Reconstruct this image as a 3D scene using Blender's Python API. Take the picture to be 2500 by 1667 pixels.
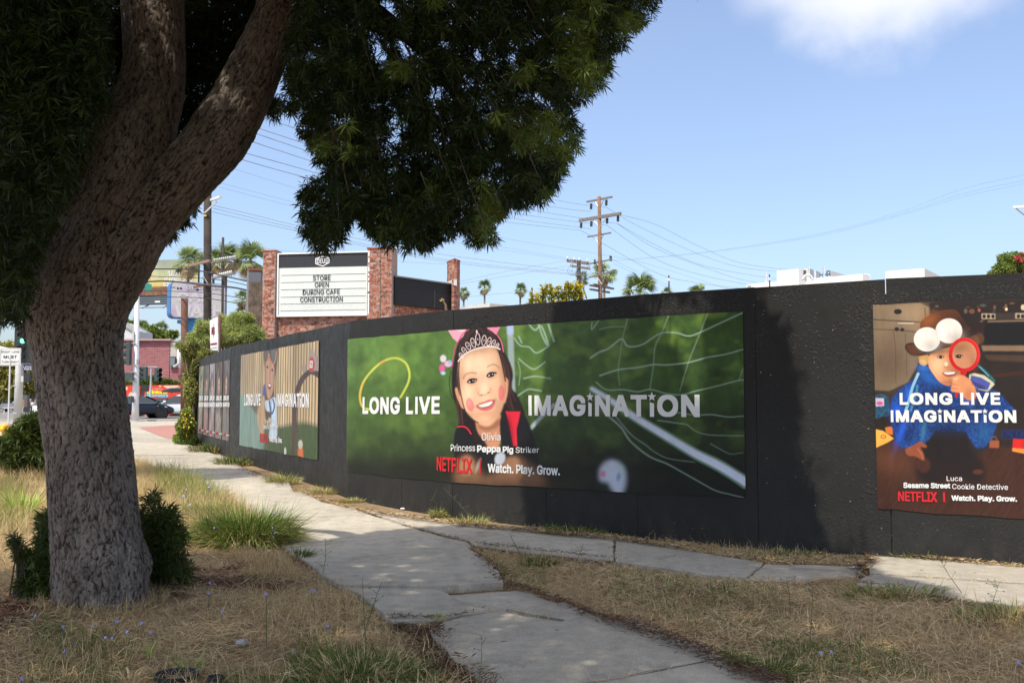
import bpy, bmesh, math, os, random
import numpy as np
from mathutils import Vector, Matrix, noise as mnoise

for o in list(bpy.data.objects):
    bpy.data.objects.remove(o)
R = math.radians
rng = np.random.default_rng(7)
random.seed(7)
SC = bpy.context.scene
COL = SC.collection

# ------------------------------------------------------------------ camera
FPX, PITCH, ROLL, EYE = 2361.0, 3.75, 0.0, 1.33      # focal length in photo pixels (2500 wide)
cam_d = bpy.data.cameras.new('camera')
cam_d.sensor_width = 36.0
cam_d.lens = 36.0 * FPX / 2500.0
cam_d.clip_start = 0.05
cam_d.clip_end = 3000.0
cam = bpy.data.objects.new('camera', cam_d)
COL.objects.link(cam)
cam.location = (0, 0, EYE)
cam.rotation_euler = (R(90 + PITCH), 0, 0)
SC.camera = cam

# ------------------------------------------------------------------ sun and sky
SUN_EL = 58.0
SUNH = np.array([-0.50, -0.866])                     # horizontal direction towards the sun
SUNV = np.array([SUNH[0] * math.cos(R(SUN_EL)), SUNH[1] * math.cos(R(SUN_EL)), math.sin(R(SUN_EL))])
sd = bpy.data.lights.new('sun', 'SUN')
sd.energy = 3.7
sd.angle = R(0.53)
sd.color = (1.0, 0.925, 0.80)
sun = bpy.data.objects.new('sun', sd)
COL.objects.link(sun)
sun.rotation_euler = Vector(SUNV).to_track_quat('Z', 'Y').to_euler()

W = bpy.data.worlds.new('World')
SC.world = W
W.use_nodes = True
nt = W.node_tree
for n in list(nt.nodes):
    nt.nodes.remove(n)
wo = nt.nodes.new('ShaderNodeOutputWorld')
bg = nt.nodes.new('ShaderNodeBackground')
sky = nt.nodes.new('ShaderNodeTexSky')
sky.sky_type = 'NISHITA'
sky.sun_disc = False
sky.sun_elevation = R(SUN_EL)
sky.sun_rotation = math.atan2(SUNH[0], SUNH[1])
sky.altitude = 20
sky.air_density = 1.1
sky.dust_density = 2.0
sky.ozone_density = 1.6
bg.inputs['Strength'].default_value = 0.15
# soft cloud bank high on the right, faint veils, added cloud overhead
tc = nt.nodes.new('ShaderNodeTexCoord')
def wmath(op, a, b=None, c=None):
    m = nt.nodes.new('ShaderNodeMath'); m.operation = op
    for i, v in enumerate((a, b, c)):
        if v is None: continue
        if isinstance(v, (int, float)): m.inputs[i].default_value = v
        else: nt.links.new(v, m.inputs[i])
    return m.outputs[0]
nz = nt.nodes.new('ShaderNodeTexNoise'); nz.inputs['Scale'].default_value = 7.0
nz.inputs['Detail'].default_value = 6.0; nz.inputs['Roughness'].default_value = 0.5
nt.links.new(tc.outputs['Generated'], nz.inputs['Vector'])
sx = nt.nodes.new('ShaderNodeSeparateXYZ'); nt.links.new(tc.outputs['Generated'], sx.inputs[0])
az = wmath('ARCTAN2', sx.outputs[0], sx.outputs[1])
el = wmath('ARCSINE', sx.outputs[2])
noff = wmath('MULTIPLY', wmath('SUBTRACT', nz.outputs['Fac'], 0.5), 0.16)
u = wmath('DIVIDE', wmath('SUBTRACT', az, 0.368), 0.138)
v = wmath('DIVIDE', wmath('ADD', wmath('SUBTRACT', el, 0.418), noff), 0.095)
r2 = wmath('ADD', wmath('POWER', wmath('ABSOLUTE', u), 2.4), wmath('MULTIPLY', v, v))
m1 = nt.nodes.new('ShaderNodeMapRange'); m1.interpolation_type = 'SMOOTHSTEP'
nt.links.new(r2, m1.inputs[0])
m1.inputs[1].default_value = 1.35; m1.inputs[2].default_value = 0.1
m1.inputs[3].default_value = 0.0; m1.inputs[4].default_value = 0.60
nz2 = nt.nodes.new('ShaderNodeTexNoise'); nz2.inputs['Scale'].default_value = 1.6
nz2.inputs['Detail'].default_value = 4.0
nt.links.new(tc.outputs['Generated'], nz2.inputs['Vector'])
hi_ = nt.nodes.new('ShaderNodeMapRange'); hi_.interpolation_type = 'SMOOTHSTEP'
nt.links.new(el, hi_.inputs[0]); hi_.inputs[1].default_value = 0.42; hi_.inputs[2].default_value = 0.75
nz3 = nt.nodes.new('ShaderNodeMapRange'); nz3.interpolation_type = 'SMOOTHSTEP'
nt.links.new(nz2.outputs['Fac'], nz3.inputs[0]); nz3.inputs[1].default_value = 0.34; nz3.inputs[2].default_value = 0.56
# unseen broken cloud overhead, added to lift the ambient light in the shade
veil_fill = wmath('ADD', wmath('MULTIPLY', nz2.outputs['Fac'], 0.08), wmath('MULTIPLY', wmath('MULTIPLY', hi_.outputs[0], nz3.outputs[0]), 0.85))
cf = wmath('MINIMUM', wmath('ADD', m1.outputs[0], veil_fill), 0.9)
hs = nt.nodes.new('ShaderNodeHueSaturation')
hs.inputs['Saturation'].default_value = 0.88
hs.inputs['Value'].default_value = 1.0
nt.links.new(sky.outputs[0], hs.inputs['Color'])
mx = nt.nodes.new('ShaderNodeMixRGB')
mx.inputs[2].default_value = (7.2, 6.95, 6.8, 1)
tn_ = nt.nodes.new('ShaderNodeMixRGB'); tn_.blend_type = 'MULTIPLY'; tn_.inputs[0].default_value = 1.0; tn_.inputs[2].default_value = (0.88, 0.965, 1.12, 1)
nt.links.new(hs.outputs[0], tn_.inputs[1])
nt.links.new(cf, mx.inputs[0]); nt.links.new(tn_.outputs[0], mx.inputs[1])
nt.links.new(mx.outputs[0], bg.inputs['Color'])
nt.links.new(bg.outputs[0], wo.inputs['Surface'])

SC.view_settings.view_transform = 'Standard'
SC.view_settings.look = 'None'
SC.view_settings.gamma = 1.0
SC.view_settings.use_curve_mapping = False
SC.view_settings.exposure = 0.38
SC.cycles.max_bounces = 6
SC.cycles.diffuse_bounces = 3
SC.cycles.glossy_bounces = 2
SC.cycles.transmission_bounces = 2
SC.cycles.transparent_max_bounces = 4
SC.cycles.caustics_reflective = False
SC.cycles.caustics_refractive = False
SC.cycles.use_denoising = True
SC.cycles.use_adaptive_sampling = True
SC.cycles.adaptive_threshold = 0.02

# ------------------------------------------------------------------ where a photo pixel meets the world
_p = R(PITCH)
FW = np.array([0, math.cos(_p), math.sin(_p)]); RT = np.array([1.0, 0, 0]); UP = np.array([0, -math.sin(_p), math.cos(_p)])
EYEP = np.array([0, 0, EYE])
def ray(x, y):
    return FW + RT * ((x - 1250.0) / FPX) - UP * ((y - 833.5) / FPX)
def at(x, y, Y):
    r = ray(x, y)
    return EYEP + r * (Y / r[1])
def proj(P):
    d = np.asarray(P, float) - EYEP
    z = d @ FW
    return 1250.0 + FPX * (d @ RT) / z, 833.5 - FPX * (d @ UP) / z
_gy = [-50, 9, 12.5, 15, 22, 30, 52, 80, 200, 2000]
_gz = [0, 0.0, 0.03, 0.09, 0.19, 0.22, 0.43, 0.55, 0.6, 0.6]
def gz(Y):
    return float(np.interp(Y, _gy, _gz))
def gzv(Y):
    return np.interp(Y, _gy, _gz)
def ground(x, y):
    """the ground point seen at a photo pixel"""
    r = ray(x, y); Y = 8.0
    for _ in range(30):
        t = (gz(Y) - EYE) / r[2]
        Y = 0.5 * Y + 0.5 * min(max(t * r[1], 0.5), 400)
    return np.array([r[0] * Y / r[1], Y, gz(Y)])
def lin(c):
    return tuple(((v / 255.0) / 12.92 if v <= 10 else ((v / 255.0 + 0.055) / 1.055) ** 2.4) for v in c)

# ------------------------------------------------------------------ materials
def newmat(name):
    m = bpy.data.materials.new(name); m.use_nodes = True
    t = m.node_tree
    return m, t, t.nodes['Principled BSDF']
def N(t, kind, **kw):
    n = t.nodes.new(kind)
    for k, v_ in kw.items():
        if k in n.inputs: n.inputs[k].default_value = v_
        else: setattr(n, k, v_)
    return n
def ramp(t, fac, stops):
    n = t.nodes.new('ShaderNodeValToRGB')
    e = n.color_ramp.elements
    while len(e) < len(stops): e.new(0.5)
    for i, (p, c) in enumerate(stops):
        e[i].position = p
        e[i].color = (c[0], c[1], c[2], 1) if not isinstance(c, (int, float)) else (c, c, c, 1)
    t.links.new(fac, n.inputs[0])
    return n.outputs[0]
def mixc(t, fac, a, b, mode='MIX'):
    n = t.nodes.new('ShaderNodeMixRGB'); n.blend_type = mode
    for i, v_ in ((0, fac), (1, a), (2, b)):
        if isinstance(v_, (int, float)): n.inputs[i].default_value = v_
        elif isinstance(v_, tuple): n.inputs[i].default_value = (v_[0], v_[1], v_[2], 1)
        else: t.links.new(v_, n.inputs[i])
    return n.outputs[0]
def tmath(t, op, a, b=0.0):
    n = t.nodes.new('ShaderNodeMath'); n.operation = op
    for i, v_ in ((0, a), (1, b)):
        if isinstance(v_, (int, float)): n.inputs[i].default_value = v_
        else: t.links.new(v_, n.inputs[i])
    return n.outputs[0]
def coords(t, which='Object', scale=(1, 1, 1)):
    c = t.nodes.new('ShaderNodeTexCoord'); m = t.nodes.new('ShaderNodeMapping')
    m.inputs['Scale'].default_value = scale
    t.links.new(c.outputs[which], m.inputs[0])
    return m.outputs[0]
def posn(t, scale=(1, 1, 1)):
    g = t.nodes.new('ShaderNodeNewGeometry'); m = t.nodes.new('ShaderNodeMapping')
    m.inputs['Scale'].default_value = scale
    t.links.new(g.outputs['Position'], m.inputs[0])
    return m.outputs[0]
def noise(t, vec, scale, detail=4, rough=0.55, out='Fac'):
    n = N(t, 'ShaderNodeTexNoise', Scale=scale, Detail=detail, Roughness=rough)
    t.links.new(vec, n.inputs['Vector'])
    return n.outputs[out]
def bump(t, p, h, strength=0.3, dist=0.01, prev=None):
    b = N(t, 'ShaderNodeBump', Strength=strength, Distance=dist)
    t.links.new(h, b.inputs['Height'])
    if prev is not None: t.links.new(prev, b.inputs['Normal'])
    t.links.new(b.outputs[0], p.inputs['Normal'])
    return b.outputs[0]
_simple = {}
def mat(name, col, rough=0.7, metal=0.0, var=0.12, scale=6.0, spec=0.5, bmp=0.0, emit=None):
    """a plain surface with a little uneven colour and relief"""
    if name in _simple: return _simple[name]
    m, t, p = newmat(name)
    v_ = posn(t)
    f = noise(t, v_, scale, 5, 0.6)
    c0 = tuple(max(0, x * (1 - var)) for x in col); c1 = tuple(min(1, x * (1 + var)) for x in col)
    c = ramp(t, f, [(0.3, c0), (0.7, c1)])
    t.links.new(c, p.inputs['Base Color'])
    p.inputs['Roughness'].default_value = rough
    p.inputs['Metallic'].default_value = metal
    p.inputs['Specular IOR Level'].default_value = spec
    if bmp: bump(t, p, noise(t, v_, scale * 6, 4), bmp, 0.01)
    if emit:
        p.inputs['Emission Color'].default_value = (*emit[0], 1); p.inputs['Emission Strength'].default_value = emit[1]
    _simple[name] = m
    return m

# ------------------------------------------------------------------ mesh building
class MB:
    def __init__(self): self.v = []; self.f = []; self.c = []
    def add(self, vs, fs, col=None):
        b = len(self.v); self.v += [tuple(map(float, q)) for q in vs]; self.f += [tuple(i + b for i in q) for q in fs]
        return self
    def box(self, c, s, M=None):
        c = np.array(c, float); h = np.array(s, float) / 2
        vs = []
        for k in range(8):
            q = np.array([(-1, 1)[k & 1], (-1, 1)[(k >> 1) & 1], (-1, 1)[(k >> 2) & 1]]) * h
            if M is not None: q = np.array(M) @ q
            vs.append(c + q)
        return self.add(vs, [(0, 2, 3, 1), (4, 5, 7, 6), (0, 1, 5, 4), (2, 6, 7, 3), (0, 4, 6, 2), (1, 3, 7, 5)])
    def bar(self, a, b, w, h=None, up=(0, 0, 1)):
        a = np.array(a, float); b = np.array(b, float); d = b - a; L = np.linalg.norm(d); d = d / L
        s = np.cross(d, up)
        if np.linalg.norm(s) < 1e-4: s = np.cross(d, (1, 0, 0))
        s /= np.linalg.norm(s); u_ = np.cross(s, d)
        return self.box((a + b) / 2, (w, L, h or w), np.column_stack([s, d, u_]))
    def tube(self, pts, rad, n=8, cap=True):
        pts = [np.array(q, float) for q in pts]
        if isinstance(rad, (int, float)): rad = [rad] * len(pts)
        vs = []; fs = []
        ref = None
        for i, q in enumerate(pts):
            d = pts[min(i + 1, len(pts) - 1)] - pts[max(i - 1, 0)]; d /= (np.linalg.norm(d) + 1e-9)
            if ref is None:
                ref = np.cross(d, (0, 0, 1.0))
                if np.linalg.norm(ref) < 1e-2: ref = np.array([1.0, 0, 0])
            ref = ref - d * (ref @ d); ref /= (np.linalg.norm(ref) + 1e-9); s = np.cross(d, ref)
            for k in range(n):
                a = 2 * math.pi * k / n
                vs.append(q + (ref * math.cos(a) + s * math.sin(a)) * rad[i])
        for i in range(len(pts) - 1):
            for k in range(n):
                a = i * n + k; b = i * n + (k + 1) % n
                fs.append((a, b, b + n, a + n))
        if cap:
            fs.append(tuple(range(n - 1, -1, -1))); fs.append(tuple((len(pts) - 1) * n + k for k in range(n)))
        return self.add(vs, fs)
    def prism(self, poly, ext):
        """poly: list of 3-D points in order, ext: vector"""
        n = len(poly); ext = np.array(ext, float)
        vs = [np.array(q, float) for q in poly] + [np.array(q, float) + ext for q in poly]
        fs = [tuple(range(n)), tuple(range(2 * n - 1, n - 1, -1))]
        fs += [(i, i + n, (i + 1) % n + n, (i + 1) % n) for i in range(n)]
        return self.add(vs, fs)
    def quad(self, a, b, c, d): return self.add([a, b, c, d], [(0, 1, 2, 3)])
    def lathe(self, c, prof, n=16, M=None):
        c = np.array(c, float); vs = []; fs = []
        for (r_, z_) in prof:
            for k in range(n):
                a = 2 * math.pi * k / n; q = np.array([r_ * math.cos(a), r_ * math.sin(a), z_])
                if M is not None: q = np.array(M) @ q
                vs.append(c + q)
        for i in range(len(prof) - 1):
            for k in range(n):
                a = i * n + k; b = i * n + (k + 1) % n
                fs.append((a, b, b + n, a + n))
        fs.append(tuple(range(n - 1, -1, -1))); fs.append(tuple((len(prof) - 1) * n + k for k in range(n)))
        return self.add(vs, fs)
    def mesh(self, name, m=None, smooth=False):
        me = bpy.data.meshes.new(name); me.from_pydata(self.v, [], self.f); me.update()
        if m is not None: me.materials.append(m)
        if smooth: me.shade_smooth()
        return me
    def build(self, name, m=None, parent=None, smooth=False, bevel=0):
        o = bpy.data.objects.new(name, self.mesh(name, m, smooth)); COL.objects.link(o)
        if parent is not None: o.parent = parent; o.matrix_parent_inverse = Matrix.Translation(-parent.location)
        if bevel:
            b = o.modifiers.new('bevel', 'BEVEL'); b.width = bevel; b.segments = 2; b.limit_method = 'ANGLE'
        return o
def npmesh(name, V, F, m=None, parent=None, colors=None, smooth=False, uv=None):
    """fast mesh from arrays; F is (n,3) or (n,4)"""
    me = bpy.data.meshes.new(name); k = F.shape[1]
    me.vertices.add(len(V)); me.vertices.foreach_set('co', np.ascontiguousarray(V, dtype=np.float32).ravel())
    me.loops.add(F.size); me.loops.foreach_set('vertex_index', np.ascontiguousarray(F, dtype=np.int32).ravel())
    me.polygons.add(len(F)); me.polygons.foreach_set('loop_start', np.arange(0, F.size, k, dtype=np.int32))
    me.update(calc_edges=True)
    if colors is not None:
        ca = me.color_attributes.new('tint', 'FLOAT_COLOR', 'POINT')
        c4 = np.ones((len(V), 4), np.float32); c4[:, :3] = colors
        ca.data.foreach_set('color', c4.ravel())
    if m is not None: me.materials.append(m)
    if smooth: me.shade_smooth()
    o = bpy.data.objects.new(name, me); COL.objects.link(o)
    if parent is not None: o.parent = parent; o.matrix_parent_inverse = Matrix.Translation(-parent.location)
    return o
def thing(name, label, cat, loc=(0, 0, 0), group=None):
    o = bpy.data.objects.new(name, None); COL.objects.link(o)
    o.location = [float(q) for q in loc]; o.empty_display_size = 0.2
    o['label'] = label; o['category'] = cat
    if group: o['group'] = group
    return o
def tag(o, label, cat, group=None):
    o['label'] = label; o['category'] = cat
    if group: o['group'] = group
    return o
def structure(o): o['kind'] = 'structure'; return o
def stuff(o): o['kind'] = 'stuff'; return o
def part_in(o, parent, label=None):
    o.parent = parent; o.matrix_parent_inverse = Matrix.Translation(-parent.location)
    if label: o['label'] = label
    return o

# ------------------------------------------------------------------ lettering
_fp = os.path.join(bpy.utils.resource_path('LOCAL'), 'datafiles', 'fonts', 'Inter.woff2')
try: FONT = bpy.data.fonts.load(_fp)
except Exception: FONT = None
def text_mesh(body, bold=0.0, spacing=1.0, res=3, shear=0.0):
    """flat lettering as arrays, scaled to a unit box; returns verts (n,2) in 0..1, faces, aspect"""
    cu = bpy.data.curves.new('letters', 'FONT'); cu.body = body
    if FONT: cu.font = FONT
    cu.space_character = spacing; cu.resolution_u = res; cu.shear = shear
    cu.dimensions = '2D'; cu.fill_mode = 'BOTH'
    o = bpy.data.objects.new('letters', cu); COL.objects.link(o)
    dg = bpy.context.evaluated_depsgraph_get()
    me = bpy.data.meshes.new_from_object(o.evaluated_get(dg))
    V = np.array([v_.co[:] for v_ in me.vertices], float)[:, :2] if len(me.vertices) else np.zeros((0, 2))
    F = [tuple(pl.vertices) for pl in me.polygons]
    bpy.data.objects.remove(o); bpy.data.curves.remove(cu); bpy.data.meshes.remove(me)
    if bold > 0:                                       # heavier strokes: the same glyphs laid several times round a small circle
        k_ = 8 if bold > 0.02 else 4; n_ = len(V); r_ = bold * 0.78
        dr_ = [(1, 1), (-1, 1), (-1, -1), (1, -1), (1, 0), (0, 1), (-1, 0), (0, -1)]
        Vs = [V] + [V + np.array(dr_[j]) * r_ * .85 for j in range(k_)]
        Z_ = np.repeat(np.arange(k_ + 1), n_); F = [tuple(i + j * n_ for i in f) for j in range(k_ + 1) for f in F]
        V = np.concatenate(Vs)
    else: Z_ = np.zeros(len(V))
    lo, hi = V.min(0), V.max(0); U_ = (V - lo) / (hi - lo)
    return np.column_stack([U_, Z_ * 0.0003]), F, (hi[0] - lo[0]) / (hi[1] - lo[1])
def lift(V_): return V_[:, 2] if V_.shape[1] > 2 else np.zeros(len(V_))
# ------------------------------------------------------------------ ground
def in_poly(px, py, poly):
    """vectorised even-odd test"""
    px = np.asarray(px); py = np.asarray(py)
    ins = np.zeros(px.shape, bool); n = len(poly)
    for i in range(n):
        x0, y0 = poly[i]; x1, y1 = poly[(i + 1) % n]
        if y0 == y1: continue
        c = ((y0 > py) != (y1 > py)) & (px < (x1 - x0) * (py - y0) / (y1 - y0) + x0)
        ins ^= c
    return ins
def concrete_mat(name, base, seed):
    m, t, p = newmat(name)
    v_ = posn(t)
    big = noise(t, v_, 0.9 + seed * 0.1, 5, 0.6)
    mid = noise(t, v_, 7.0, 6, 0.65)
    fine = noise(t, v_, 160.0, 3, 0.7)
    stain = noise(t, posn(t, (1.3, 0.6, 1)), 3.1 + seed, 6, 0.7)
    c = ramp(t, big, [(0.3, tuple(x * 0.86 for x in base)), (0.7, tuple(x * 1.06 for x in base))])
    c = mixc(t, 0.55, c, ramp(t, mid, [(0.3, 0.33), (0.72, 0.62)]), 'OVERLAY')
    c = mixc(t, 0.6, c, ramp(t, fine, [(0.35, 0.26), (0.68, 0.76)]), 'OVERLAY')
    c = mixc(t, ramp(t, stain, [(0.52, 0.0), (0.70, 0.42)]), c, (0.16, 0.135, 0.105))
    vo = N(t, 'ShaderNodeTexVoronoi', Scale=5.0); vo.distance = 'EUCLIDEAN'
    t.links.new(v_, vo.inputs['Vector'])
    c = mixc(t, ramp(t, vo.outputs['Distance'], [(0.035, 0.55), (0.055, 0.0)]), c, (0.10, 0.095, 0.09))
    oi = N(t, 'ShaderNodeObjectInfo')
    c = mixc(t, 1.0, c, ramp(t, oi.outputs['Random'], [(0.0, 0.86), (1.0, 1.05)]), 'MULTIPLY')
    t.links.new(c, p.inputs['Base Color'])
    p.inputs['Roughness'].default_value = 0.92
    p.inputs['Specular IOR Level'].default_value = 0.25
    b = bump(t, p, fine, 0.35, 0.004)
    bump(t, p, mid, 0.25, 0.01, b)
    return m
M_CONC = concrete_mat('concrete', (0.485, 0.435, 0.35), 0)
M_CONC2 = concrete_mat('worn_concrete', (0.44, 0.38, 0.30), 2)

def soil_mat():
    m, t, p = newmat('dry_soil')
    v_ = posn(t)
    a = noise(t, v_, 1.1, 5, 0.6); b = noise(t, v_, 9.0, 6, 0.7); c_ = noise(t, v_, 70.0, 4, 0.7)
    c = ramp(t, a, [(0.35, (0.20, 0.13, 0.075)), (0.65, (0.36, 0.26, 0.15))])
    c = mixc(t, 0.7, c, ramp(t, b, [(0.3, 0.25), (0.7, 0.75)]), 'OVERLAY')
    c = mixc(t, 0.7, c, ramp(t, c_, [(0.3, 0.2), (0.7, 0.8)]), 'OVERLAY')
    t.links.new(c, p.inputs['Base Color']); p.inputs['Roughness'].default_value = 1.0
    p.inputs['Specular IOR Level'].default_value = 0.1
    q = bump(t, p, c_, 0.8, 0.012); bump(t, p, b, 0.6, 0.03, q)
    return m
M_SOIL = soil_mat()

def soil_z(X, Y):
    """height of the bare earth between the slabs"""
    d = 0.02 * np.sin(X * 1.9 + 0.7) * np.cos(Y * 1.3) + 0.012 * np.sin(X * 5.1 + Y * 3.7)
    return gzv(Y) - 0.022 + d * np.clip(1 - (Y - 9) / 8, 0.0, 1) * np.clip((9.5 - Y) / 1.5 + (np.abs(X) > 3.4), 0, 1) * 0.55
xs = np.unique(np.concatenate([np.linspace(-900, -30, 20), np.linspace(-30, -7, 24), np.linspace(-7, 7, 113), np.linspace(7, 40, 20), np.linspace(40, 900, 18)]))
ys = np.unique(np.concatenate([np.linspace(-200, 0, 12), np.linspace(0, 13, 105), np.linspace(13, 60, 48), np.linspace(60, 1600, 24)]))
GX, GY = np.meshgrid(xs, ys)
V = np.stack([GX, GY, soil_z(GX, GY)], -1).reshape(-1, 3)
nx, ny = len(xs), len(ys)
ii = (np.arange(ny - 1)[:, None] * nx + np.arange(nx - 1)[None, :]).ravel()
F = np.stack([ii, ii + 1, ii + 1 + nx, ii + nx], 1)
structure(npmesh('ground', V, F, M_SOIL, smooth=True))

# ------------------------------------------------------------------ road, pavement and crossing beyond the fence
def asphalt():
    m, t, p = newmat('asphalt')
    v_ = posn(t)
    c = ramp(t, noise(t, v_, 0.25, 4), [(0.3, (0.16, 0.15, 0.14)), (0.7, (0.22, 0.205, 0.19))])
    c = mixc(t, 0.5, c, ramp(t, noise(t, v_, 60, 3), [(0.3, 0.3), (0.7, 0.7)]), 'OVERLAY')
    t.links.new(c, p.inputs['Base Color']); p.inputs['Roughness'].default_value = 0.9
    return m
M_ASPH = asphalt()
def sheet(name, pts, z, m, parent=None, thick=None):
    """pts: world XY polygon laid z above the general ground height"""
    b = MB(); n = len(pts)
    if thick is None:
        b.add([(x, y, gz(y) + z) for x, y in pts], [tuple(range(n))])
    else:
        b.add([(x, y, gz(y) + z) for x, y in pts] + [(x, y, gz(y) + z - thick) for x, y in pts],
              [tuple(range(n))] + [(i, i + n, (i + 1) % n + n, (i + 1) % n) for i in range(n)])
    return b.build(name, m, parent)
def grid_sheet(name, x0, x1, y0, y1, z, m, n=12):
    b = MB(); yy = np.linspace(y0, y1, n)
    for i in range(n - 1):
        b.add([(x0, yy[i], gz(yy[i]) + z), (x1, yy[i], gz(yy[i]) + z), (x1, yy[i + 1], gz(yy[i + 1]) + z), (x0, yy[i + 1], gz(yy[i + 1]) + z)], [(0, 1, 2, 3)])
    return b.build(name, m)
structure(grid_sheet('road', -220, 60, 53.2, 400, 0.004, M_ASPH, 30))
M_MARK = mat('road_paint', (0.72, 0.71, 0.68), 0.7, var=0.2, scale=3)
mk = structure(thing('road_marking', '', '')); del mk['label']; del mk['category']
for yy in (55.5, 58.8):
    sheet('crosswalk_line', [(-60, yy), (-8, yy), (-8, yy + 0.35), (-60, yy + 0.35)], 0.010, M_MARK, mk)
for yy in (70.0, 76.0, 84.0):
    for k in range(9):
        x = -62 + k * 7.0
        sheet('lane_line', [(x, yy), (x + 3.4, yy), (x + 3.4, yy + 0.22), (x, yy + 0.22)], 0.010, M_MARK, mk)
# kerb along the near side of the road
kb = MB()
for i in range(18):
    x = -60 + i * 3.0
    kb.box((x + 1.49, 53.05, gz(53) - 0.02), (2.97, 0.16, 0.2))
structure(kb.build('kerb', mat('kerb_concrete', (0.42, 0.39, 0.34), 0.9), None))

# ------------------------------------------------------------------ concrete paths: each slab its own piece
def px2w(pts): return [tuple(ground(x, y)[:2]) for x, y in pts]
SLABS = []
walk = structure(thing('sidewalk', '', '')); del walk['label']; del walk['category']
def slab(pts, top=0.012, m=M_CONC, tilt=(0, 0), world=False, jit=0.006, name='slab'):
    w = pts if world else px2w(pts)
    w = [np.array(q, float) for q in w]
    fine = []
    for i in range(len(w)):
        a, b = w[i], w[(i + 1) % len(w)]; L = np.linalg.norm(b - a); n = max(1, min(14, int(L / 0.12)))
        for k in range(n):
            q = a + (b - a) * k / n
            if k: q = q + rng.normal(0, jit, 2)
            fine.append(q)
    SLABS.append(np.array(fine))
    c = np.mean(fine, 0); n = len(fine)
    top_z = lambda q: gz(q[1]) + top + (q[0] - c[0]) * tilt[0] + (q[1] - c[1]) * tilt[1]
    def inset(q): d = c - q; return q + d / (np.linalg.norm(d) + 1e-6) * 0.008
    b = MB()
    vs = [(*inset(q), top_z(q)) for q in fine] + [(*q, top_z(q) - 0.007) for q in fine] + [(*q, top_z(q) - 0.10) for q in fine]
    fs = [tuple(range(n))]
    for k in range(2):
        fs += [(k * n + i, k * n + i + n, k * n + (i + 1) % n + n, k * n + (i + 1) % n) for i in range(n)]
    b.add(vs, fs)
    return b.build(name, m, walk)
gap = lambda pts: pts
# lower path, from the bottom of the picture upward
slab([(1500, 1664), (1769, 1611), (1842, 1637), (1908, 1664), (2150, 1800), (2150, 2300), (1900, 2600), (1300, 2600), (1235, 1900), (1172, 1672), (1300, 1690)], 0.012, tilt=(0, 0.0))
slab([(1172, 1668), (1139, 1627), (1108, 1616), (1084, 1582), (1054, 1555), (1050, 1538), (1084, 1522), (1135, 1509), (1183, 1502), (1227, 1495), (1240, 1499), (1278, 1508), (1372, 1522), (1380, 1517), (1290, 1502), (1236, 1490), (1280, 1486), (1380, 1473),
      (1421, 1493), (1465, 1512), (1500, 1519), (1564, 1521), (1628, 1554), (1704, 1579), (1766, 1609), (1500, 1660), (1300, 1686)], 0.014)
slab([(1076, 1445), (1228, 1434), (1258, 1432), (1299, 1442), (1339, 1463), (1380, 1471), (1279, 1483), (1226, 1489), (1184, 1497)], -0.012, tilt=(0.012, -0.03))
slab([(836, 1442), (950, 1441), (1071, 1443), (1181, 1499), (1133, 1505), (1084, 1518), (955, 1523), (918, 1490), (870, 1453)], 0.022, tilt=(-0.01, -0.006))
slab([(711, 1349), (800, 1346), (1078, 1345), (1142, 1341), (1148, 1350), (1173, 1363), (1197, 1385), (1219, 1405), (1227, 1422), (1228, 1431), (1076, 1441), (836, 1439), (802, 1422), (775, 1402), (751, 1381), (717, 1361)], 0.034, tilt=(0.0, -0.004))
slab([(708, 1346), (640, 1300), (620, 1262), (585, 1230), (545, 1206), (640, 1203), (738, 1199), (785, 1227), (868, 1243), (880, 1250), (980, 1283), (1080, 1312), (1140, 1325), (1150, 1336), (1078, 1341), (800, 1343)], 0.010)
# upper path along the fence
slab([(888, 1247), (989, 1256), (1108, 1276), (1210, 1289), (1312, 1296), (1498, 1311), (1497, 1371), (1414, 1364), (1346, 1357), (1258, 1347), (1176, 1336), (1160, 1333), (1145, 1322), (985, 1279)], 0.012)
slab([(1503, 1312), (1670, 1345), (1862, 1378), (1822, 1411), (1713, 1405), (1628, 1390), (1503, 1373)], 0.016)
slab([(1866, 1379), (1990, 1380), (2112, 1387), (2095, 1405), (2010, 1412), (1968, 1420), (1900, 1417), (1827, 1410)], 0.004, M_CONC2, tilt=(0.0, 0.012))
slab([(2116, 1359), (2223, 1364), (2500, 1389), (2900, 1422), (2900, 1462), (2500, 1425), (2300, 1412), (2124, 1402)], 0.014)
slab([(2122, 1405), (2300, 1415), (2500, 1428), (2900, 1465), (3000, 1560), (2800, 1530), (2500, 1490), (2435, 1477), (2329, 1460), (2223, 1443), (2087, 1433), (2098, 1415)], 0.008)
# the path running on towards the corner
L_ = [(545, 1206), (535, 1194), (466, 1172), (400, 1147), (330, 1122), (300, 1104)]
Lw = px2w(L_); Rw = px2w([(738, 1198), (720, 1193), (652, 1176), (593, 1157), (544, 1124), (505, 1106)])
yl = [q[1] for q in Lw]; yr = [q[1] for q in Rw]
lx = lambda y: float(np.interp(y, yl, [q[0] for q in Lw])); rx = lambda y: float(np.interp(y, yr, [q[0] for q in Rw]))
y = 13.45
cuts = [13.45, 15.0, 16.6, 18.2, 19.8, 21.6]
for a, b_ in zip(cuts[:-1], cuts[1:]):
    slab([(lx(a), a + 0.02), (rx(a) , a + 0.4), (rx(b_), b_ + 0.38), (lx(b_), b_ )], 0.012, world=True)
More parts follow.
